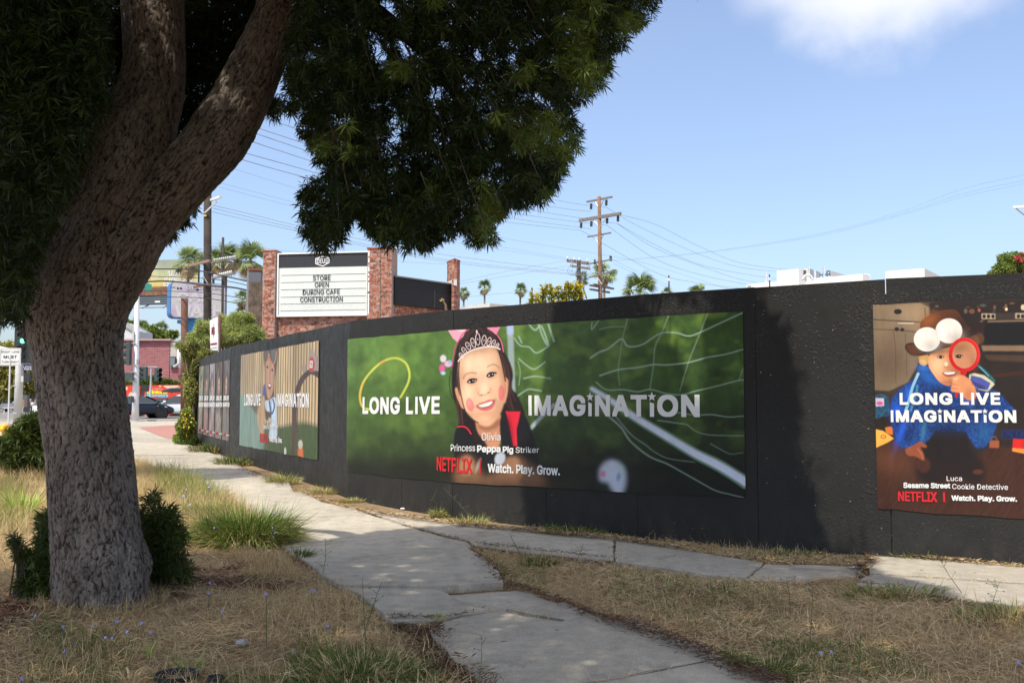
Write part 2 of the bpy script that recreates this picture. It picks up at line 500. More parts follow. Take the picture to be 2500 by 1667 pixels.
# open paving at the corner, in squares
for i in range(9):
    for j in range(9):
        y0 = 22.1 + j * 3.4; y1 = y0 + 3.37; x1 = (-6.75 - (y0 - 22.1) * 0.45 if y0 < 29 else -6.0) - i * 3.0
        x0 = x1 - 2.97; sh = -3.4 * 0.45 if y0 < 29 else 0.0
        slab([(x0, y0), (x1, y0), (x1 + sh, y1), (x0 + sh, y1)], 0.012, world=True)
# red brick paving panel at the corner
m, t, p = newmat('red_paving')
bt = N(t, 'ShaderNodeTexBrick', Scale=1.0); bt.inputs['Brick Width'].default_value = 0.4; bt.inputs['Row Height'].default_value = 0.2
bt.inputs['Mortar Size'].default_value = 0.012
bt.inputs['Color1'].default_value = (0.33, 0.13, 0.10, 1); bt.inputs['Color2'].default_value = (0.42, 0.18, 0.14, 1); bt.inputs['Mortar'].default_value = (0.4, 0.3, 0.25, 1)
t.links.new(posn(t), bt.inputs['Vector']); t.links.new(bt.outputs[0], p.inputs['Base Color']); p.inputs['Roughness'].default_value = 0.9
M_REDP = m
structure(sheet('red_pavement', px2w([(338, 1044), (400, 1040), (470, 1036), (480, 1075), (428, 1076), (392, 1066)]), 0.020, m))
structure(sheet('road_crossing', px2w([(392, 1028.5), (520, 1026), (520, 1031), (380, 1033)]), 0.012, M_REDP))

# earth-filled cracks across the slabs
M_CRK = mat('crack_dirt', (0.045, 0.038, 0.03), 1.0, var=0.4, scale=40)
def crack(pts, w=0.012, z=0.031):
    wp = [np.array(q) for q in px2w(pts)]
    out = []
    for i in range(len(wp) - 1):
        n = max(2, int(np.linalg.norm(wp[i + 1] - wp[i]) / 0.04))
        for k in range(n): out.append(wp[i] + (wp[i + 1] - wp[i]) * k / n + rng.normal(0, 0.006, 2))
    out.append(wp[-1])
    b = MB(); vs = []; n = len(out)
    for i, q in enumerate(out):
        d = out[min(i + 1, n - 1)] - out[max(i - 1, 0)]; d /= np.linalg.norm(d) + 1e-9
        ww = w * (0.35 + 0.8 * rng.random()) * min(1, 0.25 + 3 * min(i, n - 1 - i) / n)
        s = np.array([-d[1], d[0]]) * ww / 2
        vs += [(*(q - s), gz(q[1]) + z), (*(q + s), gz(q[1]) + z)]
    b.add(vs, [(2 * i, 2 * i + 1, 2 * i + 3, 2 * i + 2) for i in range(n - 1)])
    return b.build('crack', M_CRK, walk)
crack([(855, 1433), (880, 1427), (911, 1417), (938, 1407), (957, 1397), (972, 1385), (984, 1371), (987, 1361), (982, 1353)], 0.028, 0.030)
crack([(880, 1427), (897, 1433)], 0.012, 0.030)
crack([(1500, 1662), (1640, 1636), (1768, 1611)], 0.008, 0.017)
crack([(1900, 1395), (1940, 1391), (1990, 1393), (2040, 1396), (2100, 1398)], 0.012, 0.014)
crack([(2122, 1403), (2200, 1410), (2330, 1416), (2480, 1428)], 0.012, 0.018)
crack([(1604, 1373), (1640, 1362), (1677, 1352)], 0.008, 0.020)

def on_slab(X, Y, grow=0.0):
    ins = np.zeros(np.shape(X), bool)
    for s in SLABS:
        q = s
        if grow:
            c = q.mean(0); d = q - c; q = c + d * (1 + grow / (np.linalg.norm(d, axis=1, keepdims=True) + 1e-6))
        lo = q.min(0); hi = q.max(0)
        k = (X >= lo[0]) & (X <= hi[0]) & (Y >= lo[1]) & (Y <= hi[1])
        if k.any():
            idx = np.nonzero(k)
            ins[idx] |= in_poly(X[idx], Y[idx], q)
    return ins
# ------------------------------------------------------------------ the black hoarding
WALL_H = 2.44
def node_from_top(x, y):
    r = ray(x, y); Y = 10.0
    for _ in range(60):
        Y = 0.5 * Y + 0.5 * (WALL_H + gz(Y) - EYE) / r[2] * r[1]
    return np.array([r[0] * Y / r[1], Y])
tops = [(486, 878), (564, 846), (783, 800), (855, 785), (984, 771), (1107, 757), (1332, 739), (1552, 720.5), (1842, 701.5), (2162, 681), (2500, 667.5)]
nodes = [node_from_top(*q) for q in tops]
far = []
a, b = nodes[0], nodes[1]
ext = a + (a - b) / np.linalg.norm(a - b) * 1.5
for i in range(6): far.append(ext + (b - ext) * i / 6)
b2 = nodes[2]
for i in range(6): far.append(b + (b2 - b) * i / 6)
NODES = far + nodes[2:]
e = NODES[-1]; dd = NODES[-1] - NODES[-2]; dd /= np.linalg.norm(dd)
NODES += [e + dd * 1.2 + np.array([0, 0.03]), e + dd * 2.4 + np.array([0, 0.1]), e + dd * 3.6 + np.array([0, 0.2])]
NODES = np.array(NODES)
SEG = np.linalg.norm(np.diff(NODES, axis=0), axis=1)
SN = np.concatenate([[0], np.cumsum(SEG)])
def seg_of(s): return np.clip(np.searchsorted(SN, s, side='right') - 1, 0, len(SEG) - 1)
def wpt(s, z, off=0.0):
    """a point on the hoarding: distance s along it, height z above its foot, off in front of it (arrays)"""
    s = np.asarray(s, float); k = seg_of(s)
    d = (NODES[k + 1] - NODES[k]) / SEG[k][..., None]
    nrm = np.stack([d[..., 1], -d[..., 0]], -1)
    off = np.asarray(off, float)[..., None] if np.ndim(off) else off
    xy = NODES[k] + d * (s - SN[k])[..., None] + nrm * off
    return np.stack([xy[..., 0], xy[..., 1], gzv((NODES[k] + d * (s - SN[k])[..., None])[..., 1]) + np.asarray(z, float)], -1)
def whit(x, y):
    """(s, z) where a photo pixel meets the hoarding"""
    r = ray(x, y)
    best = None
    for k in range(len(SEG)):
        d = (NODES[k + 1] - NODES[k])
        A = np.array([[r[0], -d[0]], [r[1], -d[1]]])
        if abs(np.linalg.det(A)) < 1e-9: continue
        t_, u_ = np.linalg.solve(A, NODES[k])
        lo = -0.001 if k else -1; hi = 1.001
        if lo <= u_ <= hi and t_ > 0:
            P = EYEP + r * t_
            return SN[k] + u_ * SEG[k], P[2] - gz(P[1])
    raise ValueError((x, y))

def wall_mat():
    m, t, p = newmat('black_paint')
    v_ = posn(t)
    c = ramp(t, noise(t, v_, 1.4, 5), [(0.3, (0.025, 0.025, 0.024)), (0.7, (0.033, 0.0325, 0.031))])
    c = mixc(t, ramp(t, noise(t, v_, 130, 2), [(0.78, 0.0), (0.84, 0.15)]), c, (0.12, 0.12, 0.12))
    sz_ = N(t, 'ShaderNodeSeparateXYZ'); t.links.new(v_, sz_.inputs[0])
    dirt = tmath(t, 'MULTIPLY', ramp(t, sz_.outputs[2], [(0.0, 1.0), (0.42, 0.0)]), ramp(t, noise(t, posn(t, (1, 1, .5)), 7, 5, .7), [(0.45, 0.0), (0.75, 0.4)]))
    c = mixc(t, dirt, c, (0.10, 0.085, 0.065))
    c = mixc(t, ramp(t, noise(t, posn(t, (1, 1, 2.5)), 0.9, 5, .65), [(0.55, 0.0), (0.72, 0.4)]), c, (0.038, 0.037, 0.036))
    t.links.new(c, p.inputs['Base Color'])
    t.links.new(ramp(t, noise(t, v_, 6, 4), [(0.3, 0.40), (0.7, 0.58)]), p.inputs['Roughness'])
    p.inputs['Specular IOR Level'].default_value = 0.14
    # lumps of old paste and paper, thicker in some places
    msk = ramp(t, noise(t, v_, 1.7, 3), [(0.40, 0.04), (0.66, 1.0)])
    lump = ramp(t, noise(t, v_, 42, 4, 0.65), [(0.5, 0.0), (0.62, 1.0)])
    lump2 = ramp(t, noise(t, posn(t, (1, 1, 0.35)), 16, 5, 0.7), [(0.52, 0.0), (0.60, 1.0)])
    h = tmath(t, 'MULTIPLY', tmath(t, 'ADD', lump, tmath(t, 'MULTIPLY', lump2, 0.8)), msk)
    b_ = bump(t, p, h, 0.45, 0.008)
    b_ = bump(t, p, noise(t, posn(t, (1, 1, 0.25)), 90, 3), 0.10, 0.003, b_)
    bump(t, p, noise(t, v_, 2.2, 3), 0.25, 0.02, b_)
    return m
M_WALL = wall_mat()
fence = thing('hoarding_fence', 'long black painted plywood hoarding curving along the sidewalk', 'fence', (*NODES[12], gz(NODES[12][1])))
M_TIM = mat('rough_timber', (0.03, 0.027, 0.024), 0.9)
for k in range(len(SEG)):
    g0 = 0.002; s0, s1 = SN[k] + g0, SN[k + 1] - g0
    if k == len(SEG) - 5: s1 -= 0.006
    o0 = rng.uniform(-0.003, 0.003); dz = rng.uniform(-0.006, 0.008)
    mb = MB(); n = 2
    d = (NODES[k + 1] - NODES[k]) / SEG[k]; nr = np.array([d[1], -d[0]])
    P = []
    for s in (s0, s1):
        q = NODES[k] + d * (s - SN[k])
        for z in (-0.06, WALL_H + dz):
            for off in (o0, o0 - 0.018):
                P.append((*(q + nr * off), gz(q[1]) + z))
    # order: s,z,off
    mb.add(P, [(0, 4, 6, 2), (1, 3, 7, 5), (0, 2, 3, 1), (4, 5, 7, 6), (2, 6, 7, 3), (0, 1, 5, 4)])
    o = mb.build('panel', M_WALL, fence, bevel=0.002)
fr = MB()
for k in range(len(NODES)):
    d = (NODES[min(k + 1, len(NODES) - 1)] - NODES[max(k - 1, 0)]); d /= np.linalg.norm(d); nr = np.array([d[1], -d[0]])
    q = NODES[k] - nr * 0.075
    MB_p = MB().box((*q, gz(q[1]) + 1.15), (0.09, 0.09, 2.3)).build('post', M_TIM, fence)
for z in (0.5, 1.9):
    for k in range(len(SEG)):
        fr2 = MB(); d = (NODES[k + 1] - NODES[k]) / SEG[k]; nr = np.array([d[1], -d[0]])
        a_ = NODES[k] - nr * 0.045; b_ = NODES[k + 1] - nr * 0.045
        fr2.bar((*a_, gz(a_[1]) + z), (*b_, gz(b_[1]) + z), 0.04, 0.09).build('rail', M_TIM, fence)

# ------------------------------------------------------------------ painting printed posters into pixel grids
def vnoise(x, y, seed=0):
    """smooth value noise on arrays"""
    r_ = np.random.default_rng(seed); T = r_.random((256, 256))
    x = np.asarray(x); y = np.asarray(y)
    xi = np.floor(x).astype(int); yi = np.floor(y).astype(int); fx = x - xi; fy = y - yi
    fx = fx * fx * (3 - 2 * fx); fy = fy * fy * (3 - 2 * fy)
    a_ = T[yi & 255, xi & 255]; b_ = T[yi & 255, (xi + 1) & 255]; c_ = T[(yi + 1) & 255, xi & 255]; d_ = T[(yi + 1) & 255, (xi + 1) & 255]
    return (a_ * (1 - fx) + b_ * fx) * (1 - fy) + (c_ * (1 - fx) + d_ * fx) * fy
def fbm(x, y, seed=0, o=4):
    return sum(vnoise(x * 2 ** i, y * 2 ** i, seed + i) * 0.5 ** i for i in range(o)) / sum(0.5 ** i for i in range(o))
def catmull(pts, n=6, closed=True):
    P = np.array(pts, float); m_ = len(P); out = []
    rng_ = range(m_) if closed else range(m_ - 1)
    for i in rng_:
        if closed: p0, p1, p2, p3 = P[(i - 1) % m_], P[i], P[(i + 1) % m_], P[(i + 2) % m_]
        else: p0, p1, p2, p3 = P[max(i - 1, 0)], P[i], P[i + 1], P[min(i + 2, m_ - 1)]
        for k in range(n):
            t_ = k / n
            out.append(0.5 * ((2 * p1) + (-p0 + p2) * t_ + (2 * p0 - 5 * p1 + 4 * p2 - p3) * t_ ** 2 + (-p0 + 3 * p1 - 3 * p2 + p3) * t_ ** 3))
    if not closed: out.append(P[-1])
    return np.array(out)
def blur1(a, r, axis):
    if r < 0.6: return a
    k = int(math.ceil(r * 2.5)); w = np.exp(-0.5 * (np.arange(-k, k + 1) / r) ** 2); w /= w.sum()
    pad = [(0, 0)] * a.ndim; pad[axis] = (k, k)
    ap = np.pad(a, pad, mode='edge'); out = np.zeros_like(a)
    for i, wi in enumerate(w):
        sl = [slice(None)] * a.ndim; sl[axis] = slice(i, i + a.shape[axis]); out += wi * ap[tuple(sl)]
    return out
class Paint:
    """a printed picture; shapes are given in coordinates X, Y carried by each texel"""
    def __init__(self, X, Y):
        self.X, self.Y = X, Y; self.h, self.w = X.shape
        self.cm = None; self.img = np.zeros((self.h, self.w, 3)); self.o = (0, 0); self.k = 1.0
        dx = np.median(np.abs(np.diff(X, axis=1))); dy = np.median(np.abs(np.diff(Y, axis=0))); self.tx, self.ty = max(dx, 1e-6), max(dy, 1e-6)
    def frame(self, ox, oy, k): self.o = (ox, oy); self.k = k; return self
    def T(self, pts): return np.array(pts, float) / self.k + np.array(self.o)
    def put(self, mask, col, alpha=1.0, win=None):
        c = np.array(lin(col)) if not isinstance(col, np.ndarray) else col
        if self.cm is not None: mask = mask * (self.cm if win is None else self.cm[win[0]:win[1], win[2]:win[3]])
        m_ = (mask * alpha)[..., None]
        if win is None: self.img = self.img * (1 - m_) + c * m_
        else:
            a_, b_, c0, d_ = win; s = self.img[a_:b_, c0:d_]
            self.img[a_:b_, c0:d_] = s * (1 - m_) + (c if c.ndim == 1 else c[a_:b_, c0:d_]) * m_
    def clip(self, pts=None):
        self.cm = None
        if pts is not None: self.cm = blur1(blur1(in_poly(self.X, self.Y, catmull(self.T(pts), 5)).astype(float), .8, 0), .8, 1)
    def window(self, lo, hi, pad):
        k = (self.X > lo[0] - pad) & (self.X < hi[0] + pad) & (self.Y > lo[1] - pad) & (self.Y < hi[1] + pad)
        if not k.any(): return None
        r_ = np.nonzero(k.any(1))[0]; c_ = np.nonzero(k.any(0))[0]
        return r_[0], r_[-1] + 1, c_[0], c_[-1] + 1
    def poly(self, pts, col, blur=0.3, alpha=1.0, smooth=True):
        P = self.T(pts)
        if smooth: P = catmull(P, 5)
        bl = blur / self.k if self.k > 1 else blur
        w = self.window(P.min(0), P.max(0), 3 * bl + 2)
        if w is None: return
        a_, b_, c_, d_ = w; X = self.X[a_:b_, c_:d_]; Y = self.Y[a_:b_, c_:d_]
        m_ = in_poly(X, Y, P).astype(float)
        m_ = blur1(blur1(m_, max(bl / self.tx, 0.7), 1), max(bl / self.ty, 0.7), 0)
        self.put(m_, col, alpha, w)
    def ell(self, cx, cy, rx_, ry_, col, rot=0, blur=None, alpha=1.0, soft=False):
        c = self.T([(cx, cy)])[0]; rx_ /= self.k; ry_ /= self.k; Rm = max(rx_, ry_)
        w = self.window(c, c, Rm * (3 if soft else 1.4) + 2)
        if w is None: return
        a_, b_, c0, d_ = w; X = self.X[a_:b_, c0:d_] - c[0]; Y = self.Y[a_:b_, c0:d_] - c[1]
        t_ = R(rot); u_ = (X * math.cos(t_) + Y * math.sin(t_)) / rx_; v__ = (-X * math.sin(t_) + Y * math.cos(t_)) / ry_
        r_ = np.sqrt(u_ * u_ + v__ * v__)
        if soft: m_ = np.exp(-0.5 * (r_ * 1.3) ** 2)
        else:
            e_ = ((blur or 0.8) / self.k) / min(rx_, ry_); m_ = np.clip((1 - r_) / max(e_, 0.05) + 0.5, 0, 1)
        self.put(m_, col, alpha, w)
    def line(self, pts, width, col, blur=0.5, alpha=1.0, smooth=True, w2=None):
        P = self.T(pts); hw = width / self.k / 2; hw2 = (w2 / self.k / 2) if w2 else hw; bl = max(blur / self.k, 0.3)
        if smooth and len(P) > 2: P = catmull(P, 5, False)
        w = self.window(P.min(0), P.max(0), max(hw, hw2) + 3 * bl + 2)
        if w is None: return
        a_, b_, c_, d_ = w; X = self.X[a_:b_, c_:d_]; Y = self.Y[a_:b_, c_:d_]
        best = np.full(X.shape, -1e9); n = len(P) - 1
        for i in range(n):
            p0, p1 = P[i], P[i + 1]; d = p1 - p0; L2 = d @ d + 1e-9
            t_ = np.clip(((X - p0[0]) * d[0] + (Y - p0[1]) * d[1]) / L2, 0, 1)
            D = np.hypot(X - p0[0] - t_ * d[0], Y - p0[1] - t_ * d[1])
            best = np.maximum(best, (hw + (hw2 - hw) * (i + t_) / n) - D)
        self.put(np.clip(best / bl + 0.5, 0, 1), col, alpha, w)
    def image(self, name):
        gx_, gy_ = np.meshgrid(np.arange(self.w), np.arange(self.h)); self.img = self.img * (0.84 + 0.32 * fbm(gx_ / 26.0, gy_ / 60.0, 91, 5))[..., None] * (0.95 + 0.10 * fbm(gx_ / 2.0, gy_ / 2.0, 92, 2))[..., None]
        im = bpy.data.images.new(name, self.w, self.h, alpha=False, float_buffer=False)
        c = np.clip(self.img, 0, 1); c = np.where(c <= 0.0031308, c * 12.92, 1.055 * c ** (1 / 2.4) - 0.055)
        a_ = np.ones((self.h, self.w, 4), np.float32); a_[..., :3] = c[::-1]
        im.pixels.foreach_set(a_.ravel()); im.pack(); im.update()
        return im

def poster_mat(name, im):
    m, t, p = newmat(name)
    tx = N(t, 'ShaderNodeTexImage'); tx.image = im; tx.interpolation = 'Cubic'; tx.extension = 'EXTEND'
    t.links.new(tx.outputs[0], p.inputs['Base Color'])
    p.inputs['Roughness'].default_value = 0.48; p.inputs['Specular IOR Level'].default_value = 0.35
    b_ = bump(t, p, noise(t, posn(t, (1, 1, 0.07)), 34, 3, 0.6), 0.16, 0.006)
    bump(t, p, noise(t, posn(t), 3.0, 3), 0.2, 0.01, b_)
    return m
class Poster:
    """paper pasted on the hoarding between two photo columns"""
    def __init__(self, name, label, tl, bl, tr, br, W_, H_, group=None):
        (self.s0, zt0), (sb, zb0), (self.s1, zt1), (_, zb1) = whit(*tl), whit(*bl), whit(*tr), whit(*br)
        self.s0 = (self.s0 + sb) / 2
        self.z = (zb0, zt0, zb1, zt1)
        self.name = name; self.label = label; self.W_, self.H_ = W_, H_
        uu = (np.arange(W_) + 0.5) / W_; vv = 1 - (np.arange(H_) + 0.5) / H_
        U, Vv = np.meshgrid(uu, vv)
        P = self.point(U, Vv, 0.0)
        d = P - EYEP; z = d @ FW
        self.pt = Paint(1250 + FPX * (d @ RT) / z, 833.5 - FPX * (d @ UP) / z)
        self.U, self.V = U, Vv; self.root = None; self.group = group
    def point(self, U, Vv, off):
        s = self.s0 + (self.s1 - self.s0) * U
        zb = self.z[0] + (self.z[2] - self.z[0]) * U; zt = self.z[1] + (self.z[3] - self.z[1]) * U
        return wpt(s, zb + (zt - zb) * Vv, off)
    def finish(self):
        im = self.pt.image(self.name); m_ = poster_mat(self.name + '_print', im)
        c = self.point(np.array(0.5), np.array(0.5), 0.0)
        self.root = thing('poster', self.label, 'poster', c, self.group)
        br = sorted(set([0.0, 1.0] + [float((s - self.s0) / (self.s1 - self.s0)) for s in SN if self.s0 < s < self.s1]))
        uu = []
        for a_, b_ in zip(br[:-1], br[1:]):
            uu += list(np.linspace(a_, b_, 7)[:-1])
        uu.append(1.0); uu = np.array(uu); vv = np.linspace(0, 1, 9)
        U, Vv = np.meshgrid(uu, vv); P = self.point(U, Vv, 0.009).reshape(-1, 3)
        # torn, uneven outer edge
        nx_ = len(uu)
        P[:nx_, 2] += rng.normal(0, 0.004, nx_); P[-nx_:, 2] += rng.normal(0, 0.003, nx_)
        ii_ = (np.arange(len(vv) - 1)[:, None] * nx_ + np.arange(nx_ - 1)[None, :]).ravel()
        F_ = np.stack([ii_, ii_ + 1, ii_ + 1 + nx_, ii_ + nx_], 1)
        o = npmesh('printed_sheet', P, F_, m_, self.root)
        uvl = o.data.uv_layers.new(name='UVMap'); lv = np.empty(len(o.data.loops), np.int32); o.data.loops.foreach_get('vertex_index', lv)
        uv = np.stack([U.ravel()[lv], Vv.ravel()[lv]], -1).astype(np.float32); uvl.data.foreach_set('uv', uv.ravel())
        return self
    def text(self, body, x0, x1, yt, yb, m_, bold=0.02, spacing=1.0, name='lettering', yt1=None, yb1=None, off=0.0135, V_F=None):
        """fit a line of lettering into a photo box; yt1/yb1 are the heights at its right end"""
        yt1 = yt if yt1 is None else yt1; yb1 = yb if yb1 is None else yb1
        sA, zA = whit(x0, yt); sB, zB = whit(x0, yb); sC, zC = whit(x1, yt1); sD, zD = whit(x1, yb1)
        V_, F_, asp = text_mesh(body, bold, spacing) if V_F is None else V_F
        s = sA + (sC - sA) * V_[:, 0]
        zb = zB + (zD - zB) * V_[:, 0]; zt = zA + (zC - zA) * V_[:, 0]
        P = wpt(s, zb + (zt - zb) * V_[:, 1], off + lift(V_))
        b_ = MB().add(P, F_)
        return b_.build(name, m_, self.root)
M_WHT = mat('white_print', (0.80, 0.80, 0.79), 0.5, var=0.03)
M_RED = mat('red_print', (0.62, 0.012, 0.02), 0.5, var=0.05)
def star_vf():
    v_ = [(0.5 + 0.5 * (1 if k % 2 == 0 else 0.42) * math.sin(R(36 * k)), 0.5 + 0.5 * (1 if k % 2 == 0 else 0.42) * math.cos(R(36 * k))) for k in range(10)]
    return np.array(v_), [tuple(range(10))], 1.0
def imagination(P, x0, x1, yt, yb, yt1, yb1, m_, bold=0.03, word='IMAG\u0131NAT\u0131ON'):
    """the word with its two small i's, each under a star, laid letter by letter"""
    adv = {'I': .34, 'M': .98, 'A': .84, 'G': .88, '\u0131': .34, 'N': .86, 'T': .74, 'O': .92, 'L': .64, 'V': .80, 'E': .70, ' ': .34}
    tot = sum(adv[c] for c in word) ; x = 0.0
    for c in word:
        wgl = adv[c]
        if c == ' ': x += wgl; continue
        pad = {'I': .085, 'M': .07, 'A': .02, 'G': .05, '\u0131': .085, 'N': .075, 'T': .03, 'O': .045, 'L': .07, 'V': .015, 'E': .075}[c]
        a_ = (x + pad) / tot; b_ = (x + wgl - pad) / tot; x += wgl
        # perspective-true position: interpolate along the hoarding, not along the picture
        sA, zA = whit(x0, yt); sB, zB = whit(x0, yb); sC, zC = whit(x1, yt1); sD, zD = whit(x1, yb1)
        if c == 'I':
            vf = (np.array([(0, 0), (1, 0), (1, 1), (0, 1)], float), [(0, 1, 2, 3)], .2)
        elif c == '\u0131':
            vf = (np.array([(0, 0), (1, 0), (1, 0.60), (0, 0.67)], float), [(0, 1, 2, 3)], .2)
        else: vf = text_mesh(c, bold)
        for kind, (V_, F_, _) in (('letter', vf),) + ((('star', star_vf()),) if c == '\u0131' else ()):
            sa = sA + (sC - sA) * a_; sb = sA + (sC - sA) * b_; lo_, hi_ = (0.0, 1.0)
            if kind == 'star':
                w_ = (sb - sa); sa -= w_ * 0.6; sb += w_ * 0.6; hgt = (sb - sa) / (zA - zB); hi_ = 1.14; lo_ = hi_ - hgt
            s = sa + (sb - sa) * V_[:, 0]; tt = (s - sA) / (sC - sA)
            zb = zB + (zD - zB) * tt; zt = zA + (zC - zA) * tt
            q = lo_ + (hi_ - lo_) * V_[:, 1]
            MB().add(wpt(s, zb + (zt - zb) * q, 0.0135 + lift(V_)), F_).build(kind, m_, P.root)
# ------------------------------------------------------------------ the large landscape poster: girl with tiara
P2 = Poster('meadow', 'large landscape poster of a smiling girl wearing a tiara in front of a football net', (847, 829), (850, 1151), (1814, 761), (1821, 1214), 1500, 500)
q = P2.pt; X, Y = q.X, q.Y
t_ = np.clip((X - 850) / 960, 0, 1); vy = np.clip((Y - 800) / 400, 0, 1)
gA = np.array(lin((88, 122, 52))); gB = np.array(lin((56, 84, 40))); gC = np.array(lin((28, 33, 22)))
f = fbm(X / 46, Y / 38, 3, 5)[..., None]; f2 = fbm(X / 14 + 9, Y / 22, 5, 3)[..., None]
base = gA * (1 - t_[..., None]) + gB * t_[..., None]
lo = np.clip((vy - 0.25) / 0.6, 0, 1)[..., None] ** 1.1
base = (base * (1 - lo) + gC * lo) * (1.0 - 0.45 * t_[..., None] * (0.4 + 0.6 * lo))
q.img = base * (0.45 + 1.1 * f) * (0.75 + 0.5 * f2)
hl = np.clip(fbm(X / 60 + 3, Y / 45 + 8, 11, 3) - 0.52, 0, 1)[..., None] * 5 * (1 - lo) 
q.img = q.img * (1 - 0.5 * np.clip(hl, 0, 1)) + np.array(lin((118, 148, 62))) * 0.5 * np.clip(hl, 0, 1)
# hoop
q.frame(820, 760, 2.9034)
hoop = [(255, 695), (205, 685), (180, 645), (176, 580), (200, 500), (255, 425), (330, 360), (400, 333), (458, 338), (505, 375), (526, 440), (518, 500), (490, 560), (462, 608)]
q.line(hoop, 17, (178, 190, 62), 5, 0.95)
q.line(hoop[1:5], 15, (205, 140, 60), 6, 0.8)
q.line([(318, 372), (345, 352)], 16, (200, 110, 60), 6, 0.8)
q.line(hoop, 6, (215, 225, 120), 5, 0.5)
# soft pink toy out of focus
for a in ((765, 335, 22, 26, (225, 215, 225)), (800, 372, 26, 22, (235, 190, 215)), (757, 405, 20, 30, (225, 90, 160)), (765, 438, 16, 12, (150, 220, 225)), (812, 360, 14, 14, (130, 190, 215))):
    q.ell(*a[:4], a[4], 0, 10, 0.9)
# goal post and netting behind the girl
q.line([(1238, 95), (1246, 330), (1255, 560)], 42, (190, 205, 215), 16, 0.55)
q.line([(1238, 95), (1240, 150)], 46, (175, 190, 235), 14, 0.8)
q.frame(1200, 740, 2.8)
net = (172, 200, 182)
for pts, w_, a_ in (
    ([(160, 240), (200, 290), (260, 300), (310, 340), (385, 300)], 10, .55), ([(190, 230), (210, 270)], 12, .5),
    ([(190, 380), (250, 430), (300, 450), (370, 400)], 10, .55), ([(185, 400), (200, 470), (190, 560)], 8, .35),
    ([(225, 515), (300, 500), (405, 515)], 12, .5), ([(180, 635), (250, 590), (300, 592), (345, 600)], 12, .5),
    ([(250, 135), (300, 185), (345, 160), (395, 290)], 12, .6), ([(320, 130), (350, 220), (385, 290)], 14, .5), ([(385, 125), (410, 200), (430, 260)], 14, .6),
    ([(690, 135), (690, 180), (740, 110)], 9, .5), ([(740, 180), (800, 165), (910, 160)], 5, .5)):
    q.line(pts, w_, net, 6, a_)
for pts, w_, w2, a_ in (
    ([(680, 375), (740, 335), (800, 312), (890, 245), (925, 288), (970, 298), (1040, 280), (1100, 240), (1165, 205), (1260, 202), (1350, 225), (1430, 200), (1560, 140), (1722, 65)], 9, 7, .85),
    ([(745, 495), (870, 455), (1000, 440), (1110, 420), (1200, 422), (1350, 405), (1480, 370), (1600, 350), (1722, 316)], 8, 6, .8),
    ([(720, 540), (790, 592), (900, 590), (1000, 605), (1090, 590), (1200, 618), (1300, 625), (1400, 600), (1550, 565), (1690, 528), (1724, 525)], 7, 6, .7),
    ([(1260, 745), (1400, 765), (1500, 760), (1620, 777), (1724, 770)], 7, 5, .6),
    ([(1140, 800), (1280, 820), (1340, 830), (1400, 875), (1500, 900), (1724, 905)], 7, 4, .5),
    ([(935, 90), (900, 240), (885, 340), (870, 455), (880, 560)], 6, 5, .45), ([(1218, 75), (1165, 205), (1120, 300), (1110, 420), (1085, 590)], 7, 5, .55),
    ([(1482, 68), (1430, 200), (1350, 400), (1290, 600)], 6, 5, .45), ([(1720, 450), (1695, 525)], 5, 4, .4),
    ([(800, 770), (890, 850), (955, 945), (1080, 1045), (1200, 1095), (1300, 1150), (1400, 1205), (1560, 1290), (1722, 1325)], 12, 6, .5),
    ([(850, 770), (960, 900), (1060, 970), (1110, 1010), (1210, 1060), (1390, 1085)], 8, 5, .4), ([(1500, 960), (1590, 1010), (1640, 1030), (1722, 1020)], 6, 4, .35)):
    q.line(pts, w_ * 1.15, net, 9, a_ * .9, w2=w2)
q.line([(690, 585), (780, 640), (900, 720), (1000, 790), (1200, 910), (1400, 1030), (1560, 1110), (1738, 1222)], 34, (150, 190, 165), 22, 0.8, w2=78)
q.line([(690, 585), (780, 640), (900, 720), (1000, 790), (1200, 910), (1400, 1030), (1560, 1110), (1738, 1220)], 24, (214, 218, 240), 12, 0.95, w2=52)
q.line([(430, 695), (350, 770), (275, 850)], 26, (185, 200, 205), 14, 0.75)
q.poly([(440, 700), (520, 640), (640, 640), (700, 700), (640, 780), (520, 810)], (26, 34, 24), 40, 0.6)
# white ball out of focus
q.poly([(748, 1130), (790, 1080), (850, 1075), (905, 1120), (922, 1200), (905, 1280), (860, 1300), (820, 1260), (800, 1220), (750, 1215), (742, 1180)], (196, 204, 222), 12, 0.95)
q.ell(766, 1165, 18, 22, (206, 80, 110), 0, 18, .7); q.ell(872, 1185, 15, 28, (90, 130, 180), 10, 16, .65); q.poly([(850, 1090), (895, 1130), (905, 1180), (870, 1130)], (150, 190, 150), 12, .6)
